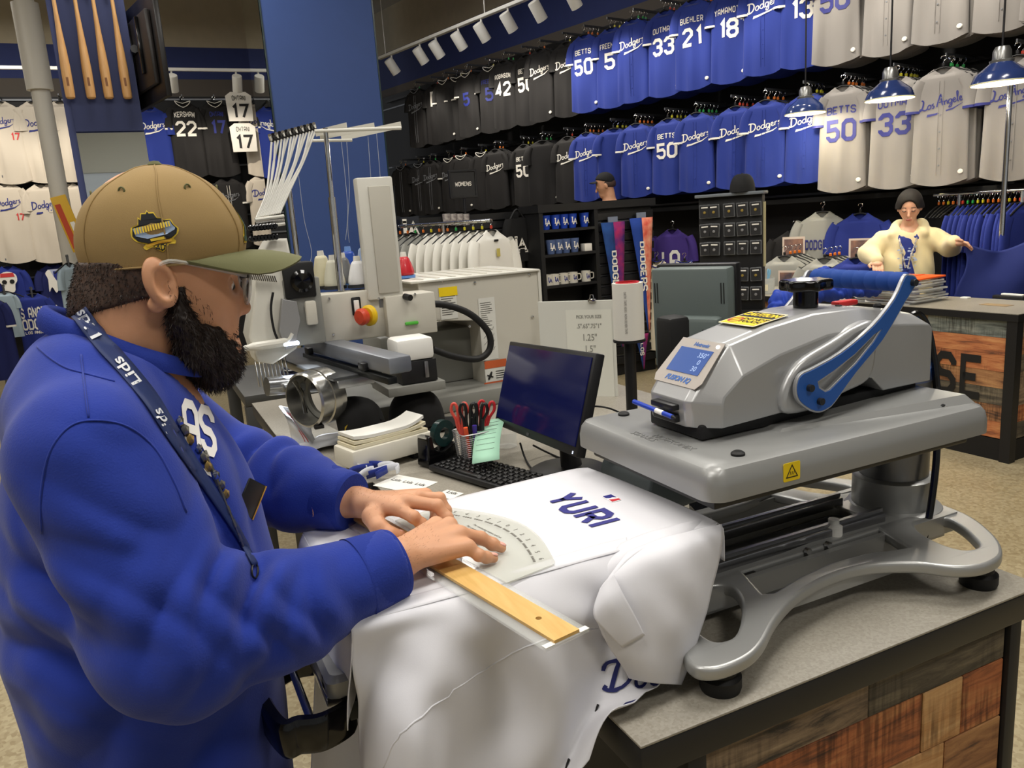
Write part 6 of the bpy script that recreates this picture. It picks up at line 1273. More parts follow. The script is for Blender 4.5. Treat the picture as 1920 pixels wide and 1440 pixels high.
# black caps under the machine arm
def ball_cap(name, label, mx, cm, bm_, badge=None, group=None, par_scale=1.):
    loc = mx.translation; t = thing(name, label, 'cap', tuple(loc), group=group)
    b = B(); rg_ = []
    for i in range(9):
        f = i/8.; r = math.cos(f*math.pi/2)**.6; rg_.append([(.098*r*math.cos(a), .080*r*math.sin(a), .115*math.sin(f*math.pi/2)) for a in np.linspace(0, 6.2832, 29)[:-1]])
    b.loft(rg_, caps=False); b.map(lambda v: mx @ v); b.o('crown', cm, t, smooth=180)
    br_ = []
    for i in range(5):
        f = i/4.; br_.append([(.098*math.cos(s*1.25)+.075*f*math.sqrt(max(0, 1-(s*.97)**4)), .080*math.sin(s*1.25), .004-.018*s*s-.006*f*f) for s in np.linspace(-1, 1, 15)])
    g_ = B().grid(np.array(br_)[:, ::-1], .003); g_.map(lambda v: mx @ v); g_.o('brim', bm_, t, smooth=60)
    B().lathe([(.008, 0), (.006, .004), (0, .005)], (0, 0, .114), 12, mx).o('button', cm, t)
    if badge is not None:
        q = B().poly(cr([(-.018, -.02), (.018, -.02), (.02, .012), (0, .026), (-.02, .012)], 3, True), (), .001); q.map(lambda v: mx @ Vector((v.x, -.0795*math.sqrt(max(0, 1-((v.y+.045)/.118)**2))*math.sqrt(max(.1, 1-(v.x/.098)**2))-.0015, .045+v.y))); q.o('badge', badge, t)
    return t
black_felt = M('cap_black', (14, 14, 15), .85, bump=.1, bscale=600)
ball_cap('ball_cap', 'black cap with a yellow crest standing on edge under the embroidery arm', Matrix.Translation(tuple(WD(655, 800, 2.58))) @ Matrix.Rotation(-.5, 4, 'Z') @ Matrix.Rotation(1.35, 4, 'Y') @ Matrix.Rotation(.15, 4, 'X'), black_felt, black_felt, yl, 'caps under the embroidery arm')
ball_cap('ball_cap', 'plain black cap lying flat under the embroidery arm', Matrix.Translation((.80, 2.56, CZ+.024)) @ Matrix.Rotation(-.4, 4, 'Z'), black_felt, black_felt, None, 'caps under the embroidery arm')
# dark work table beyond, with folded knit hats
wt = thing('work_table', 'dark grey steel work table standing behind the embroidery arm', 'table', (.55, 4.1, 0)); tg = M('table_dark', (66, 66, 64), .45)
tz = .92; tp4 = [WZ(432, 705, tz), WZ(520, 710, tz)]; x0 = .35; x1 = 1.2; y0 = 3.62; y1 = 4.5
B().b2((x0, y0, tz-.05), (x1, y1, tz), .004).o('table_top', tg, wt)
for (x, y) in ((x0+.03, y0+.03), (x1-.03, y0+.03), (x0+.03, y1-.03), (x1-.03, y1-.03)): B().b2((x-.03, y-.03, 0), (x+.03, y+.03, tz-.05), .004).o('leg', tg, wt)
B().b2((x0+.03, y0+.02, .3), (x1-.03, y0+.05, .34)).o('rail', tg, wt)
for k in range(3):
    c = np.array([.62+.01*k, 3.8, tz+.0005+k*.028]); q = []
    for (ins, zz) in ((.006, 0), (0, .006), (0, .018), (.006, .027)): q.append([(c[0]+x, c[1]+y, c[2]+zz) for x, y in rrect(.16-2*ins, .13-2*ins, .02, 4)])
    t = thing('knit_hat', ['bottom folded navy knit hat in the pile on the work table', 'middle folded navy knit hat with a white stripe in the pile on the work table', 'top folded navy knit hat in the pile on the work table'][k], 'hat', tuple(c), group='knit hats on the work table'); B().loft(q).o('body', M('knit_navy', (26, 30, 52), .9, bump=.3, bscale=300), t); B().loft([[(c[0]+x, c[1]+y, c[2]+zz) for x, y in rrect(.163, .133, .021, 4)] for zz in (.010, .015)], caps=False).o('stripe', M('knit_white', (206, 206, 204), .9), t)
# ------------------------------------------------------------------ hanging jerseys
cloths = {'blue': M('jersey_blue', (22, 45, 130), .8, sheen=.1), 'grey': M('jersey_grey', (136, 132, 128), .8, sheen=.2), 'black': M('jersey_black', (24, 22, 22), .8), 'white': M('jersey_white', (206, 196, 180), .8), 'royalT': M('tee_royal', (30, 46, 128), .85), 'navyT': M('tee_navy', (26, 34, 92), .85), 'pale': M('shirt_pale_blue', (168, 186, 196), .8), 'purple': M('tee_purple', (62, 42, 120), .85), 'whiteT': M('tee_white', (226, 224, 216), .85), 'greyT': M('tee_grey', (150, 150, 144), .85), 'creamT': M('tee_cream', (220, 210, 186), .85)}
prt = {'w': M('lettering_white', (236, 232, 222), .6), 'b': M('lettering_blue', (30, 42, 126), .6), 'd': M('lettering_dark_blue', (44, 48, 120), .6), 'r': M('lettering_red', (206, 60, 60), .6), 'g': M('lettering_grey', (120, 122, 126), .6), 'k': ink}
def fold_fn(var):
    r = np.random.RandomState(100+var); ph = r.uniform(0, 6, 4); k = r.uniform(22, 42, 3); am = r.uniform(.010, .019, 3)
    def f(x, z):
        e = np.clip(-(z+.18)/.5, 0.12, 1); return e*(am[0]*math.sin(k[0]*x+ph[0]+z*1.2)+am[1]*.6*math.sin(k[1]*1.5*x+ph[1]-z*2)+am[2]*.4*math.sin(9*z+14*x+ph[2]))
    return f
LJ = .86
def half_w(z, bw):   # z from +.03 (neck) to -LJ
    return np.interp(-z, [-.035, -.02, .0, .035, .08, .20, .5, .86], [.055, .075, .105, .165, bw*.98, bw, bw*1.03, bw*1.08])
def thick(z): return np.interp(-z, [-.035, 0, .05, .2, .86], [.012, .022, .035, .045, .05])
def yfront(x, z, var, bw):
    w = half_w(z, bw); k = max(0.02, 1-(x/w)**2); return -(thick(z)*k**.35+fold_fn(var)(x, z)*k**.5)
MESH = {}
def jersey_meshes(colr, var, bw, tee=False, trim=None, collar=None):
    key = (colr, var, bw, tee, trim, collar)
    if key in MESH: return MESH[key]
    ff = fold_fn(var); b = B(); rings = []; n = 30
    for z in [.03, .018, .0, -.02, -.05, -.09, -.15, -.22, -.3, -.38, -.46, -.54, -.62, -.70, -.77, -.82, -.86]:
        w = half_w(z, bw); t = thick(z); rg = []
        for k in range(n):
            a = 2*math.pi*k/n; c, s = math.cos(a), math.sin(a); sg = 1 if s >= 0 else -1; x = w*c
            y = sg*(t*abs(s)**.7+ff(x, z)*abs(s)); zz = z
            if z < -.7 and not tee: zz = z-.05*(z+.7)/-.16*(.5-(c*c))*(1.0)
            if z > -.01: zz = z-(.055 if s < 0 else .0)*(1-abs(c))**.8
            rg.append((x, y, zz))
        rings.append(rg)
    b.loft(list(reversed(rings)), caps=False); body = b.mesh(cloths[colr], smooth=180)
    sl = []
    for s in (-1, 1):
        q = B(); P = cr([(s*(bw-.05), 0, -.055), (s*(bw-.012), -.008, -.13), (s*(bw+.004), -.014, -.22), (s*(bw+.008), -.016, -.30)], 3); R = [.045, .047, .049, .05, .051, .052, .053, .054, .055, .056]
        rg = [];
        for i, p in enumerate(P):
            t = np.array(P[min(i+1, len(P)-1)])-np.array(P[max(i-1, 0)]); t /= np.linalg.norm(t); u = np.array([t[2], 0, -t[0]])
            rg.append([tuple(np.array(p)+u*R[i]*math.cos(a)+np.array([0, .038+.006*math.sin(3*a+var+i*.3), 0])*math.sin(a)) for a in np.linspace(0, 2*math.pi, 19)[:-1]])
        q.loft(rg[:-1], caps=False, mi=0); q.loft(rg[-2:], caps=False, mi=1 if trim else 0)
        q.f = [tuple(reversed(f)) for f in q.f] if s > 0 else q.f
        sl.append(q.mesh([cloths[colr], prt[trim] if trim else cloths[colr]], smooth=180))
    MESH[key] = (body, sl[0], sl[1]); return MESH[key]
def hanger_meshes(tagc):
    key = ('hanger', tagc)
    if key not in MESH:
        bar = B().tube(cr([(-.19, 0, -.05), (-.10, 0, .0), (0, 0, .035), (.10, 0, .0), (.19, 0, -.05)], 4), .007, 8).mesh(blk_matte)
        hook = B().tube(cr([(0, 0, .035), (0, 0, .075), (.016, 0, .092), (.012, 0, .112), (-.012, 0, .112), (-.018, 0, .098)], 4), .0028, 6).mesh(chrome)
        tg_ = B().box((0, 0, .055), (.022, .012, .026), .004, 1).mesh(M('size_clip_'+tagc, {'orange': (214, 112, 34), 'yellow': (206, 196, 40), 'green': (40, 150, 70), 'red': (190, 60, 40), 'black': (22, 22, 24)}[tagc], .4))
        MESH[key] = (bar, hook, tg_)
    return MESH[key]
def hang(loc, rz, hlabel, group, tagc='orange', zoff=.0):
    bar, hook, tg_ = hanger_meshes(tagc); h = link('hanger', bar); h.location = (loc[0], loc[1], loc[2]-.005); h.rotation_euler = (0, 0, rz); tag(h, hlabel, 'hanger', group)
    link('hook', hook, h); link('size_clip', tg_, h); return h
def jersey(name, loc, rz, label, colr, var=0, bw=.2, letters=(), tee=False, trim=None, collar=None, group=None, cat='jersey', sc=1., tagdisc=False, placket=None, zk=1., ysc=1.):
    body, s0, s1 = jersey_meshes(colr, var, bw, tee, trim); o = link(name, body); o.location = loc; o.rotation_euler = (0, 0, rz); o.scale = (sc, sc, sc*zk); tag(o, label, cat, group)
    link('sleeve', s0, o); link('sleeve', s1, o)
    o.scale = (sc, sc*ysc, sc*zk)
    for (kind, txt, cx, cz_, h, col, extra) in letters:
        b = B()
        if kind == 'block': A, F = block(txt, h, extra.get('wt', 1.3), extra.get('gap', 1.7), arch=extra.get('arch', 0), cw=extra.get('cw', .85))
        else: A, F = script(txt); A = A*h; an = extra.get('rot', .2); A = A @ np.array([[math.cos(an), math.sin(an)], [-math.sin(an), math.cos(an)]])
        b.add([(cx+p[0], yfront(cx+p[0], cz_+p[1], var, bw)-.004, cz_+p[1]) for p in A], F); b.o(extra.get('name', 'lettering'), prt[col], o, smooth=180, local=True)
    if collar:
        cpts = [(.088*math.cos(a), -.016+.012*math.sin(a)-.012*(math.sin(a) < 0), .012+.028*abs(math.cos(a))-(.052 if math.sin(a) < 0 else 0)*abs(math.sin(a))) for a in np.linspace(0, 2*math.pi, 25)[:-1]]
        B().tube(cpts, .005, 6, closed=True).o('collar', prt[collar], o, local=True)
    if placket:
        for k in range(-1, 1): B().tube([(k*.03+.015, yfront(k*.03+.015, z, var, bw)-.002, z) for z in np.linspace(-.07, -.80, 14)], .0025, 5).o('placket_edge', cloths[colr] if placket == 'self' else prt[placket], o, local=True)
        for k in range(5): z = -.2-k*.13; B().lathe([(.007, 0), (.006, .003), (0, .003)], (0, 0, 0), 8, frame((0, yfront(0, z, var, bw)-.001, z), (1, 0, 0), (0, 0, 1))).o('button', prt['g'] if colr == 'grey' else cloths[colr], o, local=True)
    if tagdisc:
        B().lathe([(.02, 0), (.016, .008), (0, .01)], (0, 0, 0), 14, frame((bw*.8, yfront(bw*.8, -.78, var, bw)-.004, -.78), (1, 0, 0), (0, 0, 1))).o('security_tag', prt['w'], o, local=True)
    return o
FW = math.atan2(-NV[1], -NV[0])+math.pi/2     # yaw so that local -y faces out of the wall
ZU, ZL = 3.42, 2.425; BW = .178
def nm_(t, h=.052): return ('block', t, 0, -.17, h, None, dict(arch=.9 if len(t) > 5 else .5, cw=.62 if len(t) > 6 else (.72 if len(t) > 5 else .85), gap=1.4, wt=1.15, name='name_lettering'))
def num_(t): return ('block', t, 0, -.345, .155, None, dict(cw=.8 if len(t) > 1 else .9, gap=1.6, wt=1.35, name='number'))
def scp(kind='D', h=.088): return ('script', kind, 0.005, -.24, h, None, dict(rot=.2, name='script_lettering'))
tagcols = ['orange', 'yellow', 'green', 'red', 'orange', 'yellow']
def arm_bar(s, z, row):
    b = B(); b.b2((0, -.006, -.012), (.52, .006, .012), .002, 1); me = MESH.get('arm') or b.mesh(alu); MESH['arm'] = me
    o = link('display_arm', me, wr); o.location = tuple(JP(s, 6.26, z+.118)); o.rotation_euler = (0, 0, RZ)
ORD = ['first', 'second', 'third', 'fourth', 'fifth', 'sixth', 'seventh', 'eighth', 'ninth', 'tenth', 'eleventh']; NW = {'50': 'fifty', '5': 'five', '42': 'forty two', '33': 'thirty three', '21': 'twenty one', '18': 'eighteen', '13': 'thirteen', 'F': 'a tall letter', 'B': 'a small mark'}; CNT = {}
def group_at(s, z, row, colr, spec, desc, n, seed, dd=0., yaw=0.):
    CNT[row, colr] = CNT.get((row, colr), 0)+1; od = ORD[CNT[row, colr]-1]; ft = 'plain'
    for L in spec.get('L', ()):
        if L[0] == 'script': ft = 'with script lettering'
        elif L[1] in NW: ft = ('numbered ' if L[1].isdigit() else 'with ')+NW[L[1]]
    if ft == 'plain' and spec.get('collar'): ft = 'with pale collar trim'
    desc = '%s %s jersey from the left on the %s row, %s' % (od, colr, row, ft); short = '%s %s jersey from the left, %s row' % (od, colr, row)
    rs = random.Random(seed); front = None
    arm_bar(s, z, row); tc_ = tagcols[seed % 6]
    lets = []; inkc = {'blue': 'w', 'grey': 'd', 'black': 'w', 'white': 'b'}[colr]
    for L in spec.get('L', ()): lets.append(L[:5]+(spec.get('ink', inkc),)+(L[6],))
    trim = {'blue': 'w', 'grey': 'd', 'black': 'k', 'white': 'w'}[colr]
    if spec.get('trimw'): trim = 'w'
    zk = (.87 if row == 'upper' else .80) if colr != 'grey' else .91
    for k in range(n):
        jit = rs.uniform(-.015, .015); loc = JP(s+jit+.0*k, 6.25+dd+.064*k+(.012 if k else 0), z); rz = FW+yaw+rs.uniform(-.05, .05)+(0 if k == 0 else rs.uniform(-.06, .06)); var = rs.randrange(5)
        if k == 0: jersey('jersey', loc, rz, desc, colr, var, BW, lets, zk=zk, ysc=.8, trim=trim, collar=spec.get('collar'), placket=spec.get('placket'), group='jerseys on the %s row' % row, tagdisc=rs.random() < .6)
        else: jersey('jersey', loc, rz, '%s jersey tucked behind the %s' % (colr, short), colr, var, BW, (), zk=zk, ysc=.5, trim=trim, group='behind the %s' % short)
        hang(loc, rz, 'hanger of the %s' % short if k == 0 else 'hanger behind the %s' % short, 'hangers at the %s' % short, tc_ if k else 'black')
PL = dict(placket='self')
upper = [(8.65, 'black', dict(L=[scp()], ink='g', collar='g', placket='g'), 'black jersey with grey piping and grey script, farthest of the upper row', 2), (8.31, 'black', dict(L=[('block', 'F', .02, -.2, .2, None, dict())], ink='w'), 'black jersey with a tall white letter, second from the far end of the upper row', 2),
 (8.01, 'black', dict(collar='w', trimw=1), 'black jersey with white collar ring, third from the far end of the upper row', 2), (7.82, 'black', dict(collar='w', trimw=1), 'black jersey with white collar ring, fourth from the far end of the upper row', 2), (7.55, 'black', dict(L=[num_('5')], ink='b', collar='w', trimw=1), 'black jersey with a half hidden blue number, upper row', 2),
 (7.21, 'black', dict(L=[nm_('FREEMAN'), num_('5')], ink='b', collar='w'), 'black jersey with blue number 5 and white collar on the upper row', 3), (6.88, 'black', dict(L=[nm_('ROBINSON'), num_('42')]), 'black jersey with white number 42 on the upper row', 3), (6.59, 'black', dict(L=[nm_('BETTS'), num_('50')]), 'black jersey with white number 50 on the upper row', 3),
 (6.30, 'black', dict(L=[scp()]), 'black jersey turned sideways with white script on the upper row', 2), (5.97, 'black', dict(L=[scp()]), 'last black jersey before the blue ones on the upper row', 2),
 (5.67, 'blue', dict(L=[nm_('BETTS'), num_('50')]), 'blue jersey with white number 50, first blue one of the upper row', 4), (5.37, 'blue', dict(L=[nm_('FREEMAN'), num_('5')]), 'blue jersey with white number 5 on the upper row', 4), (5.05, 'blue', dict(L=[scp()], **PL), 'blue jersey with white script between numbers 5 and 33 on the upper row', 4), (4.74, 'blue', dict(L=[nm_('OUTMAN'), num_('33')]), 'blue jersey with white number 33 on the upper row', 5),
 (4.40, 'blue', dict(L=[nm_('BUEHLER'), num_('21')]), 'blue jersey with white number 21 on the upper row', 5), (4.08, 'blue', dict(L=[nm_('YAMAMOTO'), num_('18')]), 'blue jersey with white number 18 on the upper row', 5), (3.75, 'blue', dict(L=[scp()], **PL), 'blue jersey with white script between numbers 18 and 13 on the upper row', 5), (3.46, 'blue', dict(L=[nm_('MUNCY'), num_('13')]), 'blue jersey with white number 13 on the upper row', 5),
 (3.16, 'grey', dict(L=[nm_('BETTS'), num_('50')]), 'grey jersey with blue number 50 cut by the top edge, upper row', 5), (2.82, 'grey', dict(L=[scp('L')], **PL), 'grey jersey with blue script second on the grey upper row', 5), (2.46, 'grey', dict(L=[scp('L')], **PL), 'grey button jersey third on the grey upper row', 5), (2.13, 'grey', dict(L=[scp('L')], **PL), 'grey jersey fourth on the grey upper row', 4), (1.86, 'grey', dict(), 'grey jersey at the right edge of the upper row', 3)]
lower = [(9.14, 'black', dict(collar='g', placket='g'), 'black jersey with grey piping, farthest of the lower row', 2), (8.79, 'black', dict(L=[scp()], ink='g', placket='g', collar='g'), 'black jersey with grey script, second of the lower row', 2), (8.44, 'black', dict(L=[scp()], ink='g', placket='g'), 'black jersey with grey script, third of the lower row', 2), (8.1, 'black', dict(L=[scp()], ink='g', collar='w', trimw=1), 'black jersey with white collar, fourth of the lower row', 2), (7.79, 'black', dict(collar='w', trimw=1), 'black jersey with white collar above the womens sign', 2), (7.45, 'black', dict(collar='w', trimw=1), 'black jersey with white collar right of the womens sign', 2),
 (7.14, 'black', dict(L=[scp()]), 'black jersey with white script on the lower row', 3), (6.70, 'black', dict(L=[nm_('BETTS'), num_('50')]), 'black jersey with white number 50 on the lower row', 3), (6.34, 'black', dict(), 'plain black jersey turned sideways on the lower row', 3), (6.02, 'black', dict(L=[scp()]), 'last black jersey before the blue ones on the lower row', 2),
 (5.71, 'blue', dict(L=[scp()], **PL), 'blue jersey with white script above the man in the black cap', 5), (5.38, 'blue', dict(L=[('block', 'B', .1, -.15, .05, None, {})]), 'blue jersey turned sideways, second blue one of the lower row', 5), (5.07, 'blue', dict(L=[scp()], **PL), 'blue jersey with white script left of the lower number 50', 5), (4.73, 'blue', dict(L=[nm_('BETTS'), num_('50')]), 'blue jersey with white number 50 on the lower row', 5), (4.40, 'blue', dict(L=[scp()], **PL), 'blue jersey with white script right of the lower number 50', 6), (4.05, 'blue', dict(L=[scp()], **PL), 'blue jersey with white script above the pin rack', 5), (3.74, 'blue', dict(L=[scp()], **PL), 'blue jersey with white script right of the pin rack', 5), (3.42, 'blue', dict(L=[scp()], **PL), 'blue jersey with white script under the first hanging lamp', 5),
 (3.10, 'grey', dict(L=[nm_('BETTS', .058), num_('50')]), 'grey jersey with blue number 50 on the lower row', 6), (2.76, 'grey', dict(L=[nm_('OUTMAN', .058), num_('33')]), 'grey jersey with blue number 33 on the lower row', 6), (2.43, 'grey', dict(L=[scp('L')], **PL), 'grey jersey with blue script between the hanging lamps', 6), (2.03, 'grey', dict(L=[scp('L')], **PL), 'grey jersey with blue script at the right edge of the lower row', 6)]
for i, (s, c, sp, de, n) in enumerate(upper): group_at(s*KW, ZU, 'upper', c, sp, de, n, 50+i, dd=(i % 2)*.055, yaw=.22 if c != 'grey' else .12)
for i, (s, c, sp, de, n) in enumerate(lower): group_at(s*KW, ZL, 'lower', c, sp, de, n, 150+i, dd=(i % 2)*.055, yaw=.2 if 'sideways' not in de else .75)
# rails and ledge of the long wall
rw = M('rail_black', (20, 20, 22), .4, .3)
for z in (ZU+.11, ZL+.11):
    struct(B().b2((6.72, 1.0, z-.015), (6.76, 11.6, z+.015), mx=JM), 'wall_rail', rw, wr)
struct(B().b2((6.45, 1.0, 1.56), (6.77, 11.6, 1.60), mx=JM), 'wall_ledge', blk_matte, wr)
def adopt(o, par): o.parent = par; o.matrix_parent_inverse = par.matrix_basis.inverted(); return o
# ------------------------------------------------------------------ shirts on the low part of the long wall
def WJ(px, py, d): return WP(px, py, NV*d, NV)
low = [(1262, 470, 'purple', 'purple tee with white letters left of the pin rack', dict(letters=[('block', 'LA', .0, -.28, .16, 'w', dict(gap=.2))])), (1490, 478, 'black', 'black tee hanging low behind the grey tees', {}), (1542, 445, 'greyT', 'grey tee with dark block letters on the low rail', dict(letters=[('block', 'DODGERS', 0, -.25, .07, 'd', dict(cw=.55, gap=1.2))])), (1612, 450, 'royalT', 'blue tee with a framed picture on the low rail', {})]
LOWO = {}
for i, (px, py, c, de, kw) in enumerate(low):
    p = WJ(px, py, 6.42); loc = (p[0], p[1], p[2]+.19); LOWO[de] = jersey('tee_shirt', loc, FW+.15, de, c, i, .24, tee=True, group='tees on the low rail', cat='tee shirt', **kw); hang(loc, FW+.15, 'black hanger of the %s' % de, 'low rail hangers', 'black')
low2 = [(1232, 505, 'creamT', 'cream ringer tee left of the pin rack', 'b', 0), (1284, 508, 'whiteT', 'white and blue ringer tee beside the pin rack', 'b', 0), (1471, 500, 'greyT', 'grey tee with a picture panel behind the blue jacket', None, 3), (1546, 505, 'greyT', 'light grey tee right of the picture tee', None, 3), (1605, 505, 'royalT', 'blue tee beside the woman in the cream cardigan', None, 2)]
for i, (px, py, c, de, col_, nb) in enumerate(low2):
    for k in range(nb+1):
        p = WJ(px, py, 5.95+.06*k); loc = (p[0], p[1], p[2]+.06) if k == 0 else loc2; 
        if k == 0: base_ = np.array(loc)
        loc2 = tuple(base_+NV*.06*(k+1)); lc = base_+NV*(.066*k+(.02 if k else 0))
        oo = jersey('tee_shirt', tuple(lc), FW+.25, de if k == 0 else 'tee behind the %s' % de, c, i+k, .22, tee=True, ysc=.9 if k == 0 else .5, collar=col_, group='front tees' if k == 0 else 'behind '+de, cat='tee shirt'); hang(lc, FW+.25, ('hanger of the %s' if k == 0 else 'hanger behind the %s') % de, 'hangers '+de, 'orange' if k else 'black')
        if k == 0: LOWO[de] = oo
def panel_on(px, py, d, w, h, own):
    p = WJ(px, py, d); m_ = frame(tuple(p), (math.cos(FW+.2), math.sin(FW+.2), 0), (0, 0, 1)); t = adopt(B().box((0, 0, 0), (w, h, .002), mx=m_).o('print_border', M('print_border', (206, 190, 176), .7)), own); adopt(B().box((0, 0, .0012), (w*.84, h*.84, .002), mx=m_).o('print_picture', M('print_picture', (70, 62, 70), .7, c2=(150, 110, 92), vscale=14.)), own)
panel_on(1477, 530, 5.86, .16, .2, LOWO['grey tee with a picture panel behind the blue jacket']); panel_on(1488, 470, 6.28, .2, .24, LOWO['black tee hanging low behind the grey tees']); panel_on(1615, 470, 6.28, .2, .2, LOWO['blue tee with a framed picture on the low rail'])
# ------------------------------------------------------------------ back wall: white jerseys and black ones
def bwj(px, py, c, de, letters=(), yy=12.0, sc=1.1, trim=None, collar=None, placket=None, var=0, yaw=0., cat='jersey', tee=False, bw=.19):
    p = WY(px, py, yy); loc = (p[0], yy, p[2]-.02); og = jersey('jersey' if not tee else 'tee_shirt', loc, yaw, de, c, var, bw, letters, tee=tee, trim=trim, collar=collar, group='garments on the back wall', cat=cat, sc=sc, placket=placket); hang(loc, yaw, 'hanger of the %s' % de, 'back wall hangers', 'black')
    if yy > 11.5: solo(B().b2((loc[0]-.006, yy-.03, loc[2]+.10), (loc[0]+.006, 12.35, loc[2]+.125)), 'garment_bracket', alu, ('bracket of the %s' % de), 'bracket')
    else:
        ds = thing('display_stand', 'thin stand of the %s' % de, 'stand', (loc[0], yy, 0)); B().cyl((loc[0], yy, 0), (loc[0], yy, loc[2]+.112), .012, n=8).o('post', alu, ds); B().lathe([(.16, 0), (.16, .01), (0, .014)], (loc[0], yy, 0), 20).o('foot', alu, ds)
    return og
def lt_(kind, txt, z, h, col, ex, x=0): return (kind, txt, x, z, h, col, ex)
bwj(-2, 192, 'white', 'upper white jersey with red digits at the left edge', [lt_('script', 'D', -.2, .075, 'b', dict(rot=.15)), lt_('block', '17', -.36, .07, 'r', {}, .1)], var=1); bwj(62, 192, 'white', 'white jersey with blue script left of the white pole', [lt_('script', 'D', -.22, .085, 'b', dict(rot=.15))], var=2, placket='self'); bwj(112, 192, 'white', 'white jersey half hidden by the white pole, upper row', [], var=3)
bwj(8, 345, 'white', 'lower white jersey with red digits at the left edge', [lt_('script', 'D', -.2, .08, 'b', dict(rot=.15)), lt_('block', '17', -.36, .07, 'r', {}, .1)], var=2); bwj(76, 347, 'white', 'white jersey with blue script on the lower back row', [lt_('script', 'D', -.22, .085, 'b', dict(rot=.15))], var=4); bwj(125, 345, 'white', 'white jersey on the lower row behind the yellow box', [], var=1)
bwj(280, 203, 'blue', 'blue jersey with white script beside the television', [lt_('script', 'D', -.2, .085, 'w', dict(rot=.15))], var=2); bwj(342, 193, 'black', 'black jersey with white number 22 on the back wall', [('block', 'KERSHAW', 0, -.12, .055, 'w', dict(cw=.62, gap=1.2, arch=.8)), ('block', '22', 0, -.29, .15, 'w', {})], trim='w', collar='w', var=1); bwj(402, 193, 'black', 'black jersey with blue number 17 on the back wall', [('block', 'OHTANI', 0, -.12, .05, 'b', dict(cw=.62, gap=1.2)), ('block', '17', 0, -.28, .14, 'b', {})], trim='w', collar='w', var=3)
bwj(480, 195, 'white', 'white jersey at the right end of the upper back row', [lt_('script', 'D', -.2, .08, 'b', dict(rot=.15))], var=2); bwj(425, 335, 'black', 'black jersey with white piping behind the cap front', [lt_('script', 'D', -.2, .075, 'g', dict(rot=.15))], placket='w', var=1, trim='w'); bwj(490, 330, 'white', 'white jersey on the lower row beside the blue column', [lt_('script', 'D', -.2, .08, 'b', dict(rot=.15))], var=3)
for k, (px, py) in enumerate(((449, 200), (457, 258))):
    p = WY(px, py, 11.8); m_ = frame((p[0], 11.8, p[2]), (1, 0, 0), (0, 0, 1)); t = thing('jersey_plaque', 'small white jersey shaped plaque numbered 17, %s of the two' % ('upper' if k == 0 else 'lower'), 'plaque', (p[0], 11.8, p[2]-.19))
    B().poly([(-.16, -.19), (.16, -.19), (.17, .14), (.10, .19), (-.10, .19), (-.17, .14)], (), .02, .003, mx=m_).o('plate', prt['w'], t); B().b2((p[0]-.01, 11.81, p[2]+.1), (p[0]+.01, 12.35, p[2]+.12)).o('wall_peg', alu, t); A, F = block('17', .16, 1.2); B().add([(p[0]+q[0], 11.785, p[2]-.06+q[1]) for q in A], F).o('number', prt['k'], t); A, F = block('OHTANI', .055, 1.0, 1.3, cw=.6); B().add([(p[0]+q[0], 11.785, p[2]+.11+q[1]) for q in A], F).o('name_lettering', prt['k'], t)
tee1 = bwj(14, 500, 'royalT', 'blue tee with a white skull print on the back wall', [], tee=True, cat='tee shirt', sc=1.0); tee2_ = bwj(98, 497, 'navyT', 'navy tee with a batter print on the back wall', [], tee=True, cat='tee shirt', var=2, sc=1.0, yy=12.05); bwj(60, 552, 'royalT', 'blue tee with a white block slogan at the left', [('block', 'LOS ANGELES', 0, -.2, .11, 'w', dict(cw=.42, gap=.9)), ('block', 'DODGERS', 0, -.34, .11, 'w', dict(cw=.6, gap=1.1)), ('block', 'LOS ANGELES', 0, -.44, .03, 'w', dict(cw=.9))], yy=11.3, tee=True, cat='tee shirt', var=3, sc=1.0); bwj(150, 575, 'royalT', 'plain blue tee low on the back wall behind the man', [], yy=11.6, tee=True, cat='tee shirt', var=1, sc=1.0)
bwj(128, 495, 'pale', 'pale blue long shirt beside the yellow box', [], yy=9.0, cat='shirt', var=2, sc=.75, yaw=.9); bwj(-20, 560, 'navyT', 'navy jersey with white sleeve trim at the left edge', [], yy=10.3, cat='jersey', var=3, sc=1.0, yaw=-.5, trim='w'); bwj(8, 548, 'pale', 'steel blue tee at the left edge beside the skull tee', [], yy=11.0, cat='tee shirt', tee=True, var=1, sc=.6)
p = WY(16, 530, 11.92); sk = None
B().poly(cr([(-.05, -.12), (.05, -.12), (.07, -.03), (.10, .02), (.09, .10), (0, .14), (-.09, .10), (-.10, .02), (-.07, -.03)], 3, True), (), .004, mx=frame((p[0], 11.92, p[2]), (1, 0, 0), (0, 0, 1))).o('skull_print', prt['w'])
for s in (-1, 1): B().lathe([(.028, 0), (.028, .003), (0, .003)], (0, 0, 0), 12, frame((p[0]+s*.042, 11.917, p[2]+.01), (1, 0, 0), (0, 0, 1))).o('eye_socket', prt['k'])
B().poly([(-.08, .07), (.08, .07), (.07, .12), (-.07, .12)], (), .003, mx=frame((p[0], 11.916, p[2]), (1, 0, 0), (0, 0, 1))).o('skull_crown', prt['r'])
for nm in ('skull_print', 'eye_socket', 'eye_socket.001', 'skull_crown'): adopt(bpy.data.objects[nm], tee1)
p = WY(103, 520, 11.95); B().box((p[0]+.05, 11.945, p[2]+.02), (.24, .004, .17)).o('print_panel', M('print_pale', (176, 182, 206), .7)); B().box((p[0]+.05, 11.94, p[2]+.02), (.12, .004, .12), mx=None).o('print_diamond', prt['b']); B().poly(cr([(-.10, .06), (-.05, .10), (-.02, .03), (.03, -.10), (-.01, -.20), (-.05, -.12), (-.09, -.18), (-.08, -.02)], 3, True), (), .004, mx=frame((p[0], 11.935, p[2]), (1, 0, 0), (0, 0, 1))).o('batter_print', prt['w'])
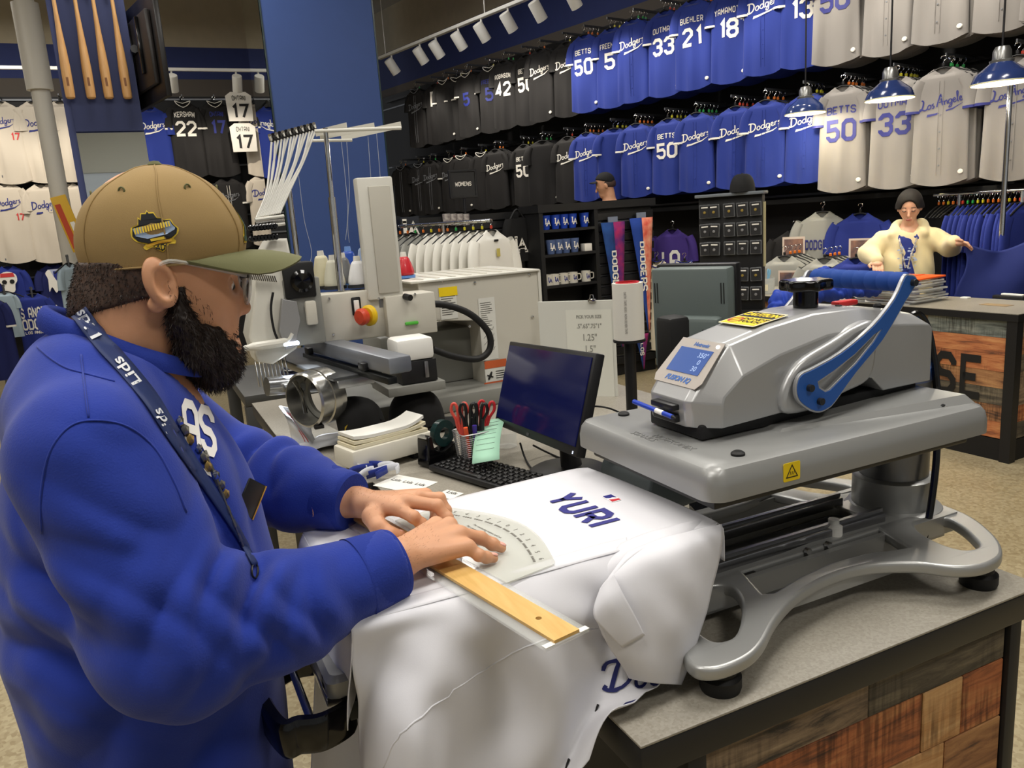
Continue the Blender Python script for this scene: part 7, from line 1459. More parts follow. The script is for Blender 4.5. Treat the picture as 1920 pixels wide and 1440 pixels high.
for nm in ('print_panel', 'print_diamond', 'batter_print'): adopt(bpy.data.objects[nm], tee2_)
# yellow toy bat box leaning at the white pole
a = np.array(WY(108, 368, 9.1)); b = np.array(WY(152, 470, 9.1)); d_ = Vector(b-a); m_ = frame(Vector((a+b)/2), d_, Vector((1, 0, .3))); yb = thing('yellow_box', 'tall narrow yellow and red toy box beside the white pole', 'box', tuple(b)); B().box((0, 0, 0), (d_.length, .14, .06), .004, mx=m_).o('carton', M('carton_yellow', (216, 170, 40), .5), yb); B().box((.02, -.03, .031), (d_.length*.8, .05, .002), mx=m_).o('red_stripe', M('carton_red', (190, 70, 36), .5), yb); B().box((.12, .03, .031), (.26, .04, .002), mx=m_).o('label_oval', prt['w'], yb)
# ------------------------------------------------------------------ track lights
tr_ = thing('light_track', 'white ceiling track running along the jersey wall', 'light track', tuple(JP(7, 5.63, 3.77))); B().b2((5.60, 1.5, 3.765), (5.66, 9.78, 3.80), .004, mx=JM).o('track', white_enamel, tr_)
for s in (9.6, 7.4, 5.2): B().cyl(tuple(JP(s, 5.63, 3.80)), tuple(JP(s, 5.63, 4.9)), .006, n=6).o('hanger_rod', white_enamel, tr_)
sp_s = [(8.116+.2, 0), (7.606, 1), (7.291, 2), (6.878, 3), (6.488, 4), (6.070, 5), (5.652, 6), (5.2, 7), (4.7, 8), (4.2, 9), (3.7, 10), (3.2, 11), (2.7, 12), (2.2, 13)]
can_me = None
names_ = ['farthest', 'second', 'third', 'fourth', 'fifth', 'sixth', 'seventh', 'eighth', 'ninth', 'tenth', 'eleventh', 'twelfth', 'thirteenth', 'fourteenth']
for s, k in sp_s:
    p = JP(s*KW+(.02 if k else -.1), 5.63, 3.765); t = thing('track_spotlight', 'white cylindrical track spotlight, %s from the far end of the long track' % names_[k], 'spotlight', tuple(p), group='spotlights on the long track'); t.rotation_euler = (0, 0, RZ)
    if can_me is None:
        ang = .62; mx = Matrix.Translation((.0, 0, -.14)) @ Matrix.Rotation(-ang, 4, 'Y')
        can_me = [('stem', B().cyl((0, 0, 0), (0, 0, -.07), .012, n=10).mesh(white_enamel)), ('can', B().lathe([(0, .10), (.055, .10), (.06, .092), (.06, -.10), (.052, -.10), (.05, -.06), (0, -.06)], (0, 0, 0), 24, mx, caps=False).mesh(white_enamel)), ('lens', B().lathe([(.05, -.07), (0, -.068)], (0, 0, 0), 20, mx, caps=False).mesh(M('spot_lens', (255, 240, 214), .5, emit=6.)))]
    for nm, me in can_me: link(nm, me, t)
    l = bpy.data.lights.new('spot', 'SPOT'); l.energy = 38; l.color = (1, .92, .8); l.spot_size = 1.5; l.spot_blend = .7; l.shadow_soft_size = .05
    o = bpy.data.objects.new('spot_lamp_light', l); q = Vector(JP(s*KW, 5.63+.09, 3.52)); o.location = q; tgt = Vector(JP(s*KW-.2, 6.3, 2.35)); o.rotation_euler = (tgt-q).to_track_quat('-Z', 'Y').to_euler(); COL.objects.link(o)
# spots that light the back wall
tk2 = thing('light_track', 'white track in front of the back wall', 'light track', (0, 10.9, 3.6)); B().b2((-4, 10.88, 3.62), (3.0, 10.92, 3.655)).o('track', white_enamel, tk2)
for k, x in enumerate((-2.4, -1.35, -.3, .75, 1.5)):
    t = thing('track_spotlight', ['white track spotlight far left out over the white jerseys', 'white track spotlight above the white jerseys at the left edge', 'white track spotlight hidden near the bat column', 'white track spotlight above the number 22 jersey', 'white track spotlight beside the mirror on the back track'][k], 'spotlight', (x, 10.9, 3.62), group='spotlights on the back track'); t.rotation_euler = (0, 0, math.pi/2)
    for nm, me in can_me: link(nm, me, t)
    l = bpy.data.lights.new('spot', 'SPOT'); l.energy = 40; l.color = (1, .9, .76); l.spot_size = 1.7; l.spot_blend = .7; o = bpy.data.objects.new('spot_lamp_light', l); o.location = (x, 10.98, 3.38); o.rotation_euler = (Vector((x, 12.1, 1.9))-o.location).to_track_quat('-Z', 'Y').to_euler(); COL.objects.link(o)
# ------------------------------------------------------------------ blue enamel pendants
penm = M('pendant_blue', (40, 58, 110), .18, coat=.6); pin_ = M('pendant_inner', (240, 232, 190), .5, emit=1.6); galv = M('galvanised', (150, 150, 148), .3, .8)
pdef = [(1510, 213, 72, 'leftmost blue enamel pendant lamp over the back counter'), (1668, 186, 85, 'middle blue enamel pendant lamp over the back counter'), (1876, 156, 98, 'rightmost blue enamel pendant lamp over the back counter')]
for (px, py, w, de) in pdef:
    R = .155; d = 1483*2*R/w*.98; p = WD(px, py, d); t = thing('pendant_lamp', de, 'pendant lamp', tuple(p), group='pendant lamps over the back counter')
    B().lathe([(R, 0), (R*.97, .018), (R*.86, .055), (R*.80, .062), (.062, .112), (.056, .118)], tuple(p), 40, caps=False).o('shade', penm, t); B().lathe([(R*.985, .0), (R*.95, .016), (R*.82, .052), (.05, .105), (0, .105)], tuple(p), 40, caps=False).o('inner_reflector', pin_, t); B().tube([(p[0]+R*math.cos(a), p[1]+R*math.sin(a), p[2]) for a in np.linspace(0, 6.2832, 41)[:-1]], .004, 6, closed=True).o('rim', M('pendant_rim', (226, 220, 176), .4), t)
    B().lathe([(.062, .112), (.064, .125), (.05, .13), (.048, .175), (.036, .20), (.0, .205)], tuple(p), 28, caps=False).o('socket_cap', galv, t); B().cyl((p[0], p[1], p[2]+.2), (p[0], p[1], 4.9), .006, n=8).o('cord', blk, t); bm = bmesh.new(); bmesh.ops.create_uvsphere(bm, u_segments=12, v_segments=8, radius=.035); B().bm(bm, Matrix.Translation((p[0], p[1], p[2]+.05))).o('bulb', M('bulb', (255, 236, 200), .5, emit=8.), t, smooth=180)
    l = bpy.data.lights.new('bulb', 'POINT'); l.energy = 16; l.color = (1, .9, .74); l.shadow_soft_size = .035; o = bpy.data.objects.new('pendant_bulb_light', l); o.location = (p[0], p[1], p[2]+.005); COL.objects.link(o)
# ------------------------------------------------------------------ bats on the navy board
batm = M('ash_wood', (204, 160, 106), .4, c2=(184, 138, 86), vscale=5., stretch=(30, 30, 1.5))
for k, px in enumerate((133, 172, 205, 240)):
    p = WY(px, 186, 7.0); x = p[0]; zb = p[2]; t = thing('baseball_bat', ['leftmost wooden bat hanging barrel down on the navy board', 'second wooden bat from the left on the navy board', 'third wooden bat from the left on the navy board', 'rightmost wooden bat hanging barrel down on the navy board'][k], 'bat', (x, 7.0, zb), group='bats on the navy board')
    B().lathe([(0, 0), (.022, .002), (.032, .012), (.0335, .05), (.0335, .22), (.028, .34), (.02, .48), (.014, .62), (.0125, .80), (.013, .855), (.022, .865), (.022, .88), (0, .885)], (x, 7.0, zb), 20, caps=False).o('barrel', batm, t)
    B().b2((x-.008, 6.9655, zb+.09), (x+.008, 6.968, zb+.15)).o('brand_mark', M('burn_brown', (120, 78, 46), .6), t); B().b2((x-.05, 7.02, zb+.74), (x-.03, 7.05, zb+.79)).o('peg', chrome, t)
# television seen from behind
a = WD(263, 212, 6.45); b = WD(318, 178, 5.8); tv = thing('television', 'black flat television seen from behind on a wall arm beside the bats', 'television', tuple((a+b)/2)); d_ = Vector((b-a)[:2].tolist()+[0]); TVM = frame(Vector(((a[0]+b[0])/2, (a[1]+b[1])/2, (a[2]+b[2])/2)), d_, (0, 0, 1)); H_ = .74; W_ = d_.length
B().b2((-W_/2, 0, -.02), (W_/2, H_, .02), .006, mx=TVM).o('panel', M('tv_black', (24, 22, 22), .35), tv)
sg_ = 1 if (TVM.to_3x3() @ Vector((0, 0, 1))).y < 0 else -1
B().b2((-W_/2+.1, .1, sg_*.02), (W_/2-.1, H_-.12, sg_*.06), .015, mx=TVM).o('rear_bulge', M('tv_back', (34, 30, 29), .4), tv)
for x in (-.12, .12): B().b2((x-.02, .2, sg_*.06), (x+.02, .6, sg_*.085), .003, mx=TVM).o('mount_rail', blk_gl, tv)
B().tube([tuple(TVM @ Vector((0, .4, sg_*.08))), (d1[0]+.02, 7.12, a[2]+.40), (d1[0]-.02, 7.2, a[2]+.40)], .03, 8).o('wall_arm', blk, tv)
# ------------------------------------------------------------------ black shelf fixture with cups, mugs and pennants
fx = thing('shelf_fixture', 'black shop fixture with cup shelves and a slatted pennant side', 'shelf unit', (3.97, 6.75, 0)); FY = 6.5; FX0, FXM, FX1, FH = 3.36, 3.98, 4.62, 1.63
B().b2((FX0, FY+.3, 0), (FXM, FY+.34, FH)).o('back_panel', blk_matte, fx); B().b2((FX0, FY, 0), (FX0+.04, FY+.36, FH)).o('side_panel', blk_matte, fx); B().b2((FXM-.04, FY, 0), (FXM, FY+.36, FH)).o('side_panel', blk_matte, fx); B().b2((FX0-.01, FY-.01, FH), (FX1+.01, FY+.40, FH+.07)).o('header', blk_matte, fx); B().b2((FX0, FY, 0), (FXM, FY+.36, .1)).o('plinth', blk_matte, fx)
shz = [1.475, 1.25, .965, .62]
for z in shz: B().b2((FX0+.04, FY, z-.025), (FXM-.04, FY+.3, z)).o('shelf', blk, fx)
B().b2((FXM, FY+.06, 0), (FX1, FY+.36, FH)).o('slat_backing', blk_matte, fx)
for k in range(15): B().b2((FXM+.01, FY+.02, .12+k*.10), (FX1, FY+.06, .19+k*.10), .003, 1).o('slat', M('slat_black', (22, 22, 24), .45), fx)
for k in range(14): B().b2((FXM+.01, FY+.05, .195+k*.10), (FX1, FY+.058, .212+k*.10)).o('slat_groove', alu, fx)
bl_cup = M('cup_blue', (30, 66, 172), .35); fr_cup = M('cup_frosted', (92, 112, 158), .35, alpha=.75); mug_m = M('mug_white', (206, 202, 190), .35)
random.seed(5)
def cuprow(z, xs, kind, y=FY+.07):
    for k, x in enumerate(xs):
        h = .13 if kind != 'mug' else .1; r = .045 if kind != 'mug' else .045
        nm = {'blue': 'bright blue plastic cup, number %d from the left on the top shelf', 'frost': 'frosted blue cup, number %d from the left on the second shelf', 'mug': 'white mug with blue print, number %d from the left on the mug shelf'}[kind] % (k+1)
        nm = nm.replace('number 1 from', 'first from').replace('number 2 from', 'second from').replace('number 3 from', 'third from').replace('number 4 from', 'fourth from').replace('number 5 from', 'fifth from')
        t = thing('cup' if kind != 'mug' else 'mug', nm, 'cup' if kind != 'mug' else 'mug', (x, y, z), group={'blue': 'blue cups on the top shelf', 'frost': 'frosted cups on the second shelf', 'mug': 'mugs on the third shelf'}[kind])
        pf = [(0, .001), (r*.75, .001), (r*1.08, h), (r*1.02, h), (r*.7, .006), (0, .006)] if kind != 'mug' else [(0, .001), (r, .001), (r, h), (r*.9, h), (r*.9, .008), (0, .008)]
        B().lathe(pf, (x, y, z), 20, caps=False).o('body', {'blue': bl_cup, 'frost': fr_cup, 'mug': mug_m}[kind], t)
        if kind == 'mug': B().tube(cr([(x+r*.9, y-.01, z+.08), (x+r+.03, y-.012, z+.075), (x+r+.03, y-.012, z+.03), (x+r*.9, y-.01, z+.025)], 4), .006, 8).o('handle', mug_m, t)
        A, F = la_logo(.007); A = A*(1.1 if kind != 'mug' else .8); B().add([(x+q[0], y-r*1.0*math.sqrt(max(.1, 1-(q[0]/r)**2))-.003, z+h*.52+q[1]) for q in A], F).o('print', prt['w'] if kind != 'mug' else prt['b'], t)
cuprow(shz[0], [3.46, 3.56, 3.65, 3.74, 3.87], 'blue'); cuprow(shz[1], [3.50, 3.58, 3.66, 3.75], 'frost'); cuprow(shz[2], [3.45, 3.52, 3.62, 3.72, 3.86], 'mug')
t = thing('small_boxes', 'small white boxed souvenir on the second shelf', 'box', (3.88, FY+.08, shz[1])); B().b2((3.84, FY+.03, shz[1]+.001), (3.92, FY+.11, shz[1]+.07), .003).o('carton', prt['w'], t)
def pennant(x, z, L, w, cols, txt, label, tilt=.05, y=FY-.03):
    t = thing('pennant', label, 'pennant', (x, y, z-L), group='felt pennants on the slats'); n = 10; g = []
    for i in range(n+1):
        f = i/n; ww = w*(1-.86*f); g.append([(x-ww/2+f*L*tilt+ww*j/6., y-.012*math.sin(f*3+j*.4), z-f*L) for j in range(7)])
    b = B(); G_ = np.array(g); b.grid(G_[:, :4][:, ::-1], .002, mi=0); b.grid(G_[:, 3:][:, ::-1], .002, mi=1); b.o('felt', cols, t, smooth=180)
    A, F = block(txt, w*.34, 1.4, 1.5, cw=.8); wl = A[:, 0].max()-A[:, 0].min(); A = A*min(1, L*.72/wl)
    bb_ = B(); bb_.add([(x-.16*w*(1-.8*(.42-q[0]/L))+q[1]*(1.2-(.42-q[0]/L))*.8+ (.42*L-q[0])*0+ tilt*L*(.42-(-q[0]/L)*-1)*0+tilt*(L*.42+q[0])-tilt*0, y-.02, z-L*.42-q[0]) for q in A], F); bb_.o('lettering', prt['w'], t)
    B().b2((x-w*.2, y-.01, z), (x+w*.2, y, z+.05)).o('header_card', M('header_card', (120, 130, 150), .5), t)
pen_b = M('felt_navy', (30, 42, 100), .9, c2=(36, 82, 150), vscale=5.); pen_p = M('felt_pink', (170, 40, 96), .9, c2=(70, 40, 120), vscale=12.); pen_r = M('felt_coral', (214, 88, 70), .9, c2=(236, 170, 140), vscale=14.)
pennant(4.12, 1.50, 1.2, .26, [pen_b, pen_p], 'DODGERS', 'navy and pink felt pennant with white letters on the slatted fixture'); pennant(4.44, 1.52, 1.1, .26, [M('felt_blue', (34, 66, 150), .9), pen_r], 'DODGERS', 'blue and coral felt pennant with a palm on the slatted fixture'); pennant(4.40, .40, .36, .16, [pen_b, pen_p], 'LOS', 'low navy pennant hanging near the fixture floor')
# second slatted fixture behind the white shirts, sign and backpack
f2 = thing('slat_fixture', 'black slatted shop fixture behind the rack of white shirts', 'shelf unit', (2.8, 7.0, 0)); B().b2((2.2, 6.98, 0), (3.34, 7.3, 1.60)).o('backing', blk_matte, f2); B().b2((2.18, 6.90, 1.60), (3.35, 7.32, 1.66)).o('header', blk_matte, f2)
for k in range(9): B().b2((2.22, 6.93, .72+k*.1), (3.33, 6.98, .79+k*.1), .003, 1).o('slat', MATS['slat_black'], f2); B().b2((2.22, 6.955, .795+k*.1), (3.33, 6.962, .812+k*.1)).o('slat_groove', alu, f2)
p = WY(868, 345, 6.85); ws = thing('sign_stand', 'dark framed sign reading womens on a thin post', 'sign', (p[0], 6.85, 1.66)); B().poly(rrect(.27, .25, .01), [rrect(.23, .21, .005)], .03, .003, mx=frame(tuple(p), (1, 0, 0), (0, 0, 1))).o('frame', blk, ws); B().box(tuple(p), (.24, .012, .22)).o('board', M('sign_charcoal', (34, 34, 35), .5), ws); A, F = block('WOMENS', .032, 1.4, 1.6, cw=.8); B().add([(p[0]+q[0], p[1]-.008, p[2]+q[1]) for q in A], F).o('lettering', prt['w'], ws); B().cyl((p[0], p[1], 1.66), (p[0], p[1], p[2]-.12), .012, n=8).o('post', blk, ws)
p = WY(968, 450, 6.85); bp3 = thing('backpack', 'black backpack with white logo hanging on the slatted fixture', 'backpack', (p[0], 6.8, p[2]-.2)); q = []
for f in np.linspace(0, 1, 9): w = .15*(1-.35*max(0, f-.5)*2*max(0, f-.5)*2); q.append([(p[0]+x, p[1]-.02+y, p[2]-.2+.4*f) for x, y in rrect(2*w, .12, .04, 4)])
B().loft(q).o('bag', black_felt, bp3, smooth=50); A, F = la_logo(.009); B().add([(p[0]+r_[0]*2.4, p[1]-.084, p[2]-.04+r_[1]*2.4) for r_ in A], F).o('logo', prt['w'], bp3); B().tube(cr([(p[0]-.08, p[1]-.05, p[2]+.18), (p[0], p[1]-.05, p[2]+.28), (p[0]+.08, p[1]-.05, p[2]+.18)], 5), .01, 8).o('strap', blk_matte, bp3)
for k, (px, py, h) in enumerate(((770, 432, .12), (775, 455, .05))):
    p = WY(px, py, 6.9); t = thing('logo_card', ['black packaged decal with white logo on the slats', 'small packaged decal below the logo decal on the slats'][k], 'card', (p[0], 6.89, p[2]-h)); B().b2((p[0]-h*.7, 6.895, p[2]-h), (p[0]+h*.7, 6.905, p[2]+h)).o('card', M('card_dark', (30, 34, 44), .5), t); A, F = la_logo(.011); B().add([(p[0]+q[0]*h*26, 6.89, p[2]+q[1]*h*26) for q in A], F).o('logo', prt['w'], t)
for k in range(4):
    p = WY(835+k*12, 412, 6.9); t = thing('packaged_cup', 'white patterned packaged cup, %s of four on the slatted fixture' % ['first', 'second', 'third', 'last'][k], 'cup', (p[0], 6.87, p[2]-.06), group='packaged cups on the slatted fixture'); B().lathe([(0, 0), (.032, 0), (.036, .1), (.03, .102), (0, .102)], (p[0], 6.87, p[2]-.05), 16, caps=False).o('body', M('pack_white', (196, 190, 182), .5, c2=(120, 110, 112), vscale=40.), t)
# rack of white shirts
rk2 = thing('clothes_rack', 'chrome clothes rack carrying white and grey shirts', 'rack', (2.4, 5.75, 0)); pa_ = WY(835, 425, 5.75); pb_ = WY(955, 423, 5.75); zr = 1.60
ra_ = np.array([2.02, 6.42]); rb_ = np.array([2.46, 5.55])
B().cyl((ra_[0], ra_[1], zr), (rb_[0], rb_[1], zr), .014, n=12).o('rail', chrome, rk2); mid_ = (ra_+rb_)/2; B().cyl((mid_[0], mid_[1], 0), (mid_[0], mid_[1], zr), .014, n=10).o('post', chrome, rk2)
for d_ in (-.35, .35): B().cyl((mid_[0]+d_, mid_[1], .02), (mid_[0], mid_[1], .05), .012, n=8).o('leg', chrome, rk2); B().cyl((mid_[0], mid_[1]+d_, .02), (mid_[0], mid_[1], .05), .012, n=8).o('leg', chrome, rk2)
dirr = (rb_-ra_)/np.linalg.norm(rb_-ra_); yawr = math.atan2(dirr[1], dirr[0])+math.pi/2
for k in range(12):
    f = k/11.; q = rb_*(1-f)+ra_*f; c = 'whiteT' if k < 8 else 'greyT'; de = 'white tee at the front of the chrome rack with a dark neck label' if k == 0 else ('white tee, %s from the front on the chrome rack' % ORD[k] if k < 8 else 'grey tee, %s from the back of the chrome rack' % ORD[11-k])
    o = jersey('tee_shirt', (q[0], q[1], zr-.10), yawr, de, c, k % 5, .25, tee=True, ysc=.9 if k == 0 else .5, group='tees on the chrome rack' if k else None, cat='tee shirt'); h = hang((q[0], q[1], zr-.10), yawr, 'black hanger of the front tee on the chrome rack' if k == 0 else 'black hanger, %s from the front on the chrome rack' % (ORD+['twelfth'])[k], 'hangers on the chrome rack', ['red', 'yellow', 'yellow', 'yellow', 'green', 'orange', 'orange', 'yellow', 'orange', 'green', 'orange', 'orange'][k])
    if k == 0: B().box((.0, -.045, -.05), (.05, .004, .016), .001, 1).o('neck_label', ink, o, local=True); B().box((.0, -.06, -.14), (.04, .003, .06), .001, 1).o('price_tag', M('price_tag', (190, 176, 90), .6), o, local=True)
# ------------------------------------------------------------------ pin rack with cap on top
pr0 = WD(1308, 372, 5.25); pr1 = WD(1428, 364, 5.05); dp = Vector((pr1-pr0)[:2].tolist()+[0]); pw = dp.length; PRM = frame(Vector((pr0[0], pr0[1], H2)), dp, (0, 0, 1)); ph = pr0[2]-H2
pk = thing('pin_rack', 'black countertop rack with rows of carded pins', 'rack', tuple((pr0[0], pr0[1], H2))); B().b2((0, 0, -.10), (pw, ph, -.02), .003, mx=PRM).o('board', blk_matte, pk); B().b2((-.015, ph, -.13), (pw+.015, ph+.02, .02), .003, mx=PRM).o('top_edge', M('acrylic_grey', (110, 116, 122), .25), pk); B().b2((pw, .3, -.07), (pw+.012, ph-.05, -.05), mx=PRM).o('side_strip', M('strip_cream', (206, 196, 150), .5), pk); B().b2((-.02, .001, -.14), (pw+.02, .02, .04), mx=PRM).o('foot', blk_matte, pk)
pin_bag = M('pin_bag', (120, 122, 124), .15, alpha=.55); pin_card = M('pin_card', (34, 34, 36), .5); gold = M('pin_gold', (196, 170, 90), .3, .7); silv = M('pin_silver', (180, 180, 184), .3, .7)
rows_ = ['top', 'second', 'third', 'fourth', 'bottom']; cols_ = ['leftmost', 'second', 'middle', 'fourth', 'rightmost']
for r in range(5):
    for c in range(5):
        x = pw*(.09+.205*c)-(.015 if c == 1 else 0)-(0 if c else -.01); y = ph-.09-[0, .125, .245, .42, .545][r]
        if y < .06: continue
        t = thing('carded_pin', 'small bagged enamel pin, %s of the %s row on the pin rack' % (cols_[c], rows_[r]), 'pin', tuple(PRM @ Vector((x, y-.045, .0))), group='carded pins on the pin rack'); tl = random.uniform(-.06, .06); m_ = PRM @ Matrix.Translation((x, y, .0)) @ Matrix.Rotation(tl, 4, 'Z')
        B().box((0, 0, 0), (.075, .09, .012), .003, 1, mx=m_).o('bag', pin_bag, t); B().box((0, 0, .0075), (.062, .076, .002), mx=m_).o('card', pin_card, t); B().box((0, .026, .009), (.044, .008, .001), mx=m_).o('print', prt['w'], t); B().lathe([(.009, 0), (.009, .003), (0, .004)], (0, 0, 0), 10, m_ @ Matrix.Translation((0, -.006, .009))).o('pin', gold if (r in (0, 3)) else silv, t); B().tube([tuple(m_ @ Vector((0, .045, -.02))), tuple(m_ @ Vector((0, .043, .012)))], .0015, 5).o('peg', chrome, t)
cpw = PRM @ Vector((pw*.68, ph+.021, -.05)); ball_cap('ball_cap', 'black cap resting on top of the pin rack', Matrix.Translation(cpw) @ Matrix.Rotation(.6, 4, 'Z'), black_felt, black_felt, None)
# ------------------------------------------------------------------ on the back counter
bx2 = WZ(1408, 552, H2); bn = thing('clear_bin', 'clear plastic bin with scissors standing in it on the back counter', 'bin', (bx2[0]+.06, bx2[1], H2)); fm = M('bin_plastic', (206, 208, 204), .25, alpha=.55)
bxm = rotm((bx2[0]+.08, bx2[1]-.02, H2+.001), rz=-.5); bq = []
B().loft([[tuple(bxm @ Vector((x, y, z))) for x, y in rrect(w, w*.7, .015, 3)] for w, z in ((.19, 0), (.20, .12), (.19, .12), (.18, .005))], caps=True).o('tub', fm, bn); B().box((0, -.072, .05), (.08, .002, .05), mx=bxm).o('label', pcream, bn)
sc2 = bxm @ Vector((.05, .0, .012)); scissors('scissors', sc2, .25, M('handle_pale_blue', (120, 176, 210), .4), .4, 'pale blue handled scissors in the clear bin', group='scissors in the clear bin'); scissors('scissors', bxm @ Vector((.0, .02, .012)), .1, shr, .2, 'red handled scissors in the clear bin', group='scissors in the clear bin')
# folded blue jacket
def cloth_pile(name, label, cat, mat, ctrl, n=5, th=.006):
    b = B(); b.grid(np.array(crgrid(ctrl, n)), th); return solo(b, name, mat, label, cat, smooth=180)
J0 = WD(1455, 575, 5.0); J1 = WD(1545, 520, 5.25); J2 = WD(1640, 528, 5.3)
jt = thing('blue_jacket', 'crumpled royal blue jacket hanging over the edge of the back counter', 'jacket', (J1[0], J1[1], H2)); jm_ = M('jacket_blue', (34, 66, 172), .7)
JP1 = [tuple(WD(*q)) for q in ((1452, 585, 4.84), (1462, 562, 4.90), (1495, 543, 5.02), (1545, 524, 5.16), (1600, 534, 5.22))]; JP2 = [tuple(WD(*q)) for q in ((1480, 566, 4.90), (1505, 554, 4.98), (1560, 545, 5.08), (1640, 538, 5.18))]
def jack(P):
    x, y, z = P; fo_ = lambda th: f32(.5)-np.sqrt(np.sin(th*f32(.5))**2+f32(.03))
    d = chain(P, JP1, [.036, .045, .055, .065, .06], .03); d2_ = chain(P, JP2, [.034, .042, .055, .05], .03); d = smin(d, d2_, .012)
    return d+f32(.022)*fo_(70*(y*.8+z*.6)+3*np.sin(25*x+20*z))+f32(.012)*fo_(110*(x+z*.4)+3*np.sin(30*y))
lo_j, hi_j = bb(JP1+JP2, .11); jo = netmesh([(jack, lo_j, hi_j, .008)], 'body', jm_, jt)
# stack of clear frames with orange top, papers, hangers
fc = C2 @ Vector((.22, .92, H2)); random.seed(8); frm_m = M('clear_plastic_frames', (214, 216, 214), .12, alpha=.45)
for k in range(9):
    m_ = rotm((fc.x+random.uniform(-.015, .015), fc.y+random.uniform(-.02, .02), H2+.004+k*.0165), rz=.05+random.uniform(-.08, .08)); b = B().poly(rrect(.34, .46, .02), [rrect(.29, .40, .015)], .010, .002, mx=m_); o = solo(b, 'plastic_tray', frm_m, 'clear plastic tray in the stack under the orange tray, %s' % ['at the bottom', 'second up', 'third up', 'fourth up', 'in the middle', 'sixth up', 'seventh up', 'eighth up', 'at the top'][k], 'tray', 'clear trays stacked on the back counter')
om = rotm((fc.x, fc.y, H2+.004+9*.0165+.004), rz=.08); ot = thing('orange_tray', 'flat orange tray on top of the stack of clear trays', 'tray', tuple(om.translation)); B().box((0, 0, 0), (.34, .44, .012), .004, mx=om).o('tray', M('orange_plastic', (232, 92, 28), .4), ot)
for y in (-.08, .08): B().box((0, y, .0075), (.3, .006, .004), mx=om).o('rib', MATS['orange_plastic'], ot)
for k, (px, py) in enumerate(((1610, 556), (1640, 562), (1580, 552))):
    p = WZ(px, py, H2+.006); m_ = rotm((p[0], p[1], H2+.004), rz=k*.7); g = [[tuple(m_ @ Vector((-.09+.03*i, -.06+.03*j, .006+.008*math.sin(i*1.3+j+k)))) for j in range(5)] for i in range(7)]; solo(B().grid(crgrid(g, 3), .0015), 'white_cloth', prt['w'], 'crumpled white cloth strip on the back counter, %s' % ['in the middle', 'nearest the lamp hangers', 'nearest the jacket'][k], 'cloth', 'white scraps on the back counter', smooth=180)
p = WZ(1893, 558, H2+.01); st2 = thing('stapler', 'black and white handheld tool at the right edge of the back counter', 'tool', (p[0], p[1], H2)); B().box((p[0], p[1], H2+.012), (.05, .2, .022), .006).o('body', blk, st2); B().box((p[0], p[1]-.02, H2+.03), (.03, .14, .012), .004).o('top', wht, st2)
p = WZ(1810, 560, H2); solo(B().box((p[0], p[1], H2+.006), (.04, .05, .012), .003), 'eraser', wht, 'small white block on the back counter edge', 'block')
p = WZ(1868, 572, H2); solo(B().box((p[0], p[1], H2+.0015), (.08, .17, .002)), 'brown_card', M('card_brown', (150, 128, 96), .7), 'flat brown card lying near the counter corner', 'card')
# thin floor pole in front of the grey jerseys and pole behind rack
# ------------------------------------------------------------------ rack of blue shirts on the right
ra3 = WD(1752, 368, 6.1); rb3 = WD(1960, 351, 5.4); zr3 = float((ra3[2]+rb3[2])/2); rk3 = thing('garment_rack', 'chrome garment rail crowded with blue shirts at the right edge', 'rack', ((ra3[0]+rb3[0])/2, (ra3[1]+rb3[1])/2, 0))
B().cyl((ra3[0], ra3[1], zr3), (rb3[0], rb3[1], zr3), .016, n=12).o('rail', chrome, rk3)
for f in (.25, .82): q = ra3*(1-f)+rb3*f; B().cyl((q[0], q[1], 0), (q[0], q[1], zr3), .016, n=10).o('post', chrome, rk3); B().b2((q[0]-.25, q[1]-.02, 0), (q[0]+.25, q[1]+.02, .03)).o('foot', blk, rk3)
dr3 = (rb3-ra3)[:2]; dr3 = dr3/np.linalg.norm(dr3); yaw3 = math.atan2(dr3[1], dr3[0])+math.pi/2
random.seed(6)
ORD2 = ORD+['twelfth', 'thirteenth', 'fourteenth', 'fifteenth', 'sixteenth', 'seventeenth', 'eighteenth']
for k in range(18):
    f = .05+k*.047; q = ra3*(1-f)+rb3*f; cl3 = ['orange', 'orange', 'yellow', 'orange', 'red', 'red', 'green', 'green', 'yellow', 'yellow', 'orange', 'orange'][k % 12]; nme = 'first' if k == 0 else ('last' if k == 17 else '')
    if k >= 5: jersey('tee_shirt', (q[0], q[1], zr3-.115), yaw3+random.uniform(-.08, .08), 'blue tee, %s from the left on the crowded chrome rail' % ORD2[k-5], 'royalT', k % 5, .22, tee=True, ysc=.5, group='blue tees on the crowded rail', cat='tee shirt')
    hang((q[0], q[1], zr3-.115), yaw3+random.uniform(-.1, .1), 'black hanger, %s from the left on the crowded chrome rail' % ORD2[k], 'hangers on the crowded rail', cl3)
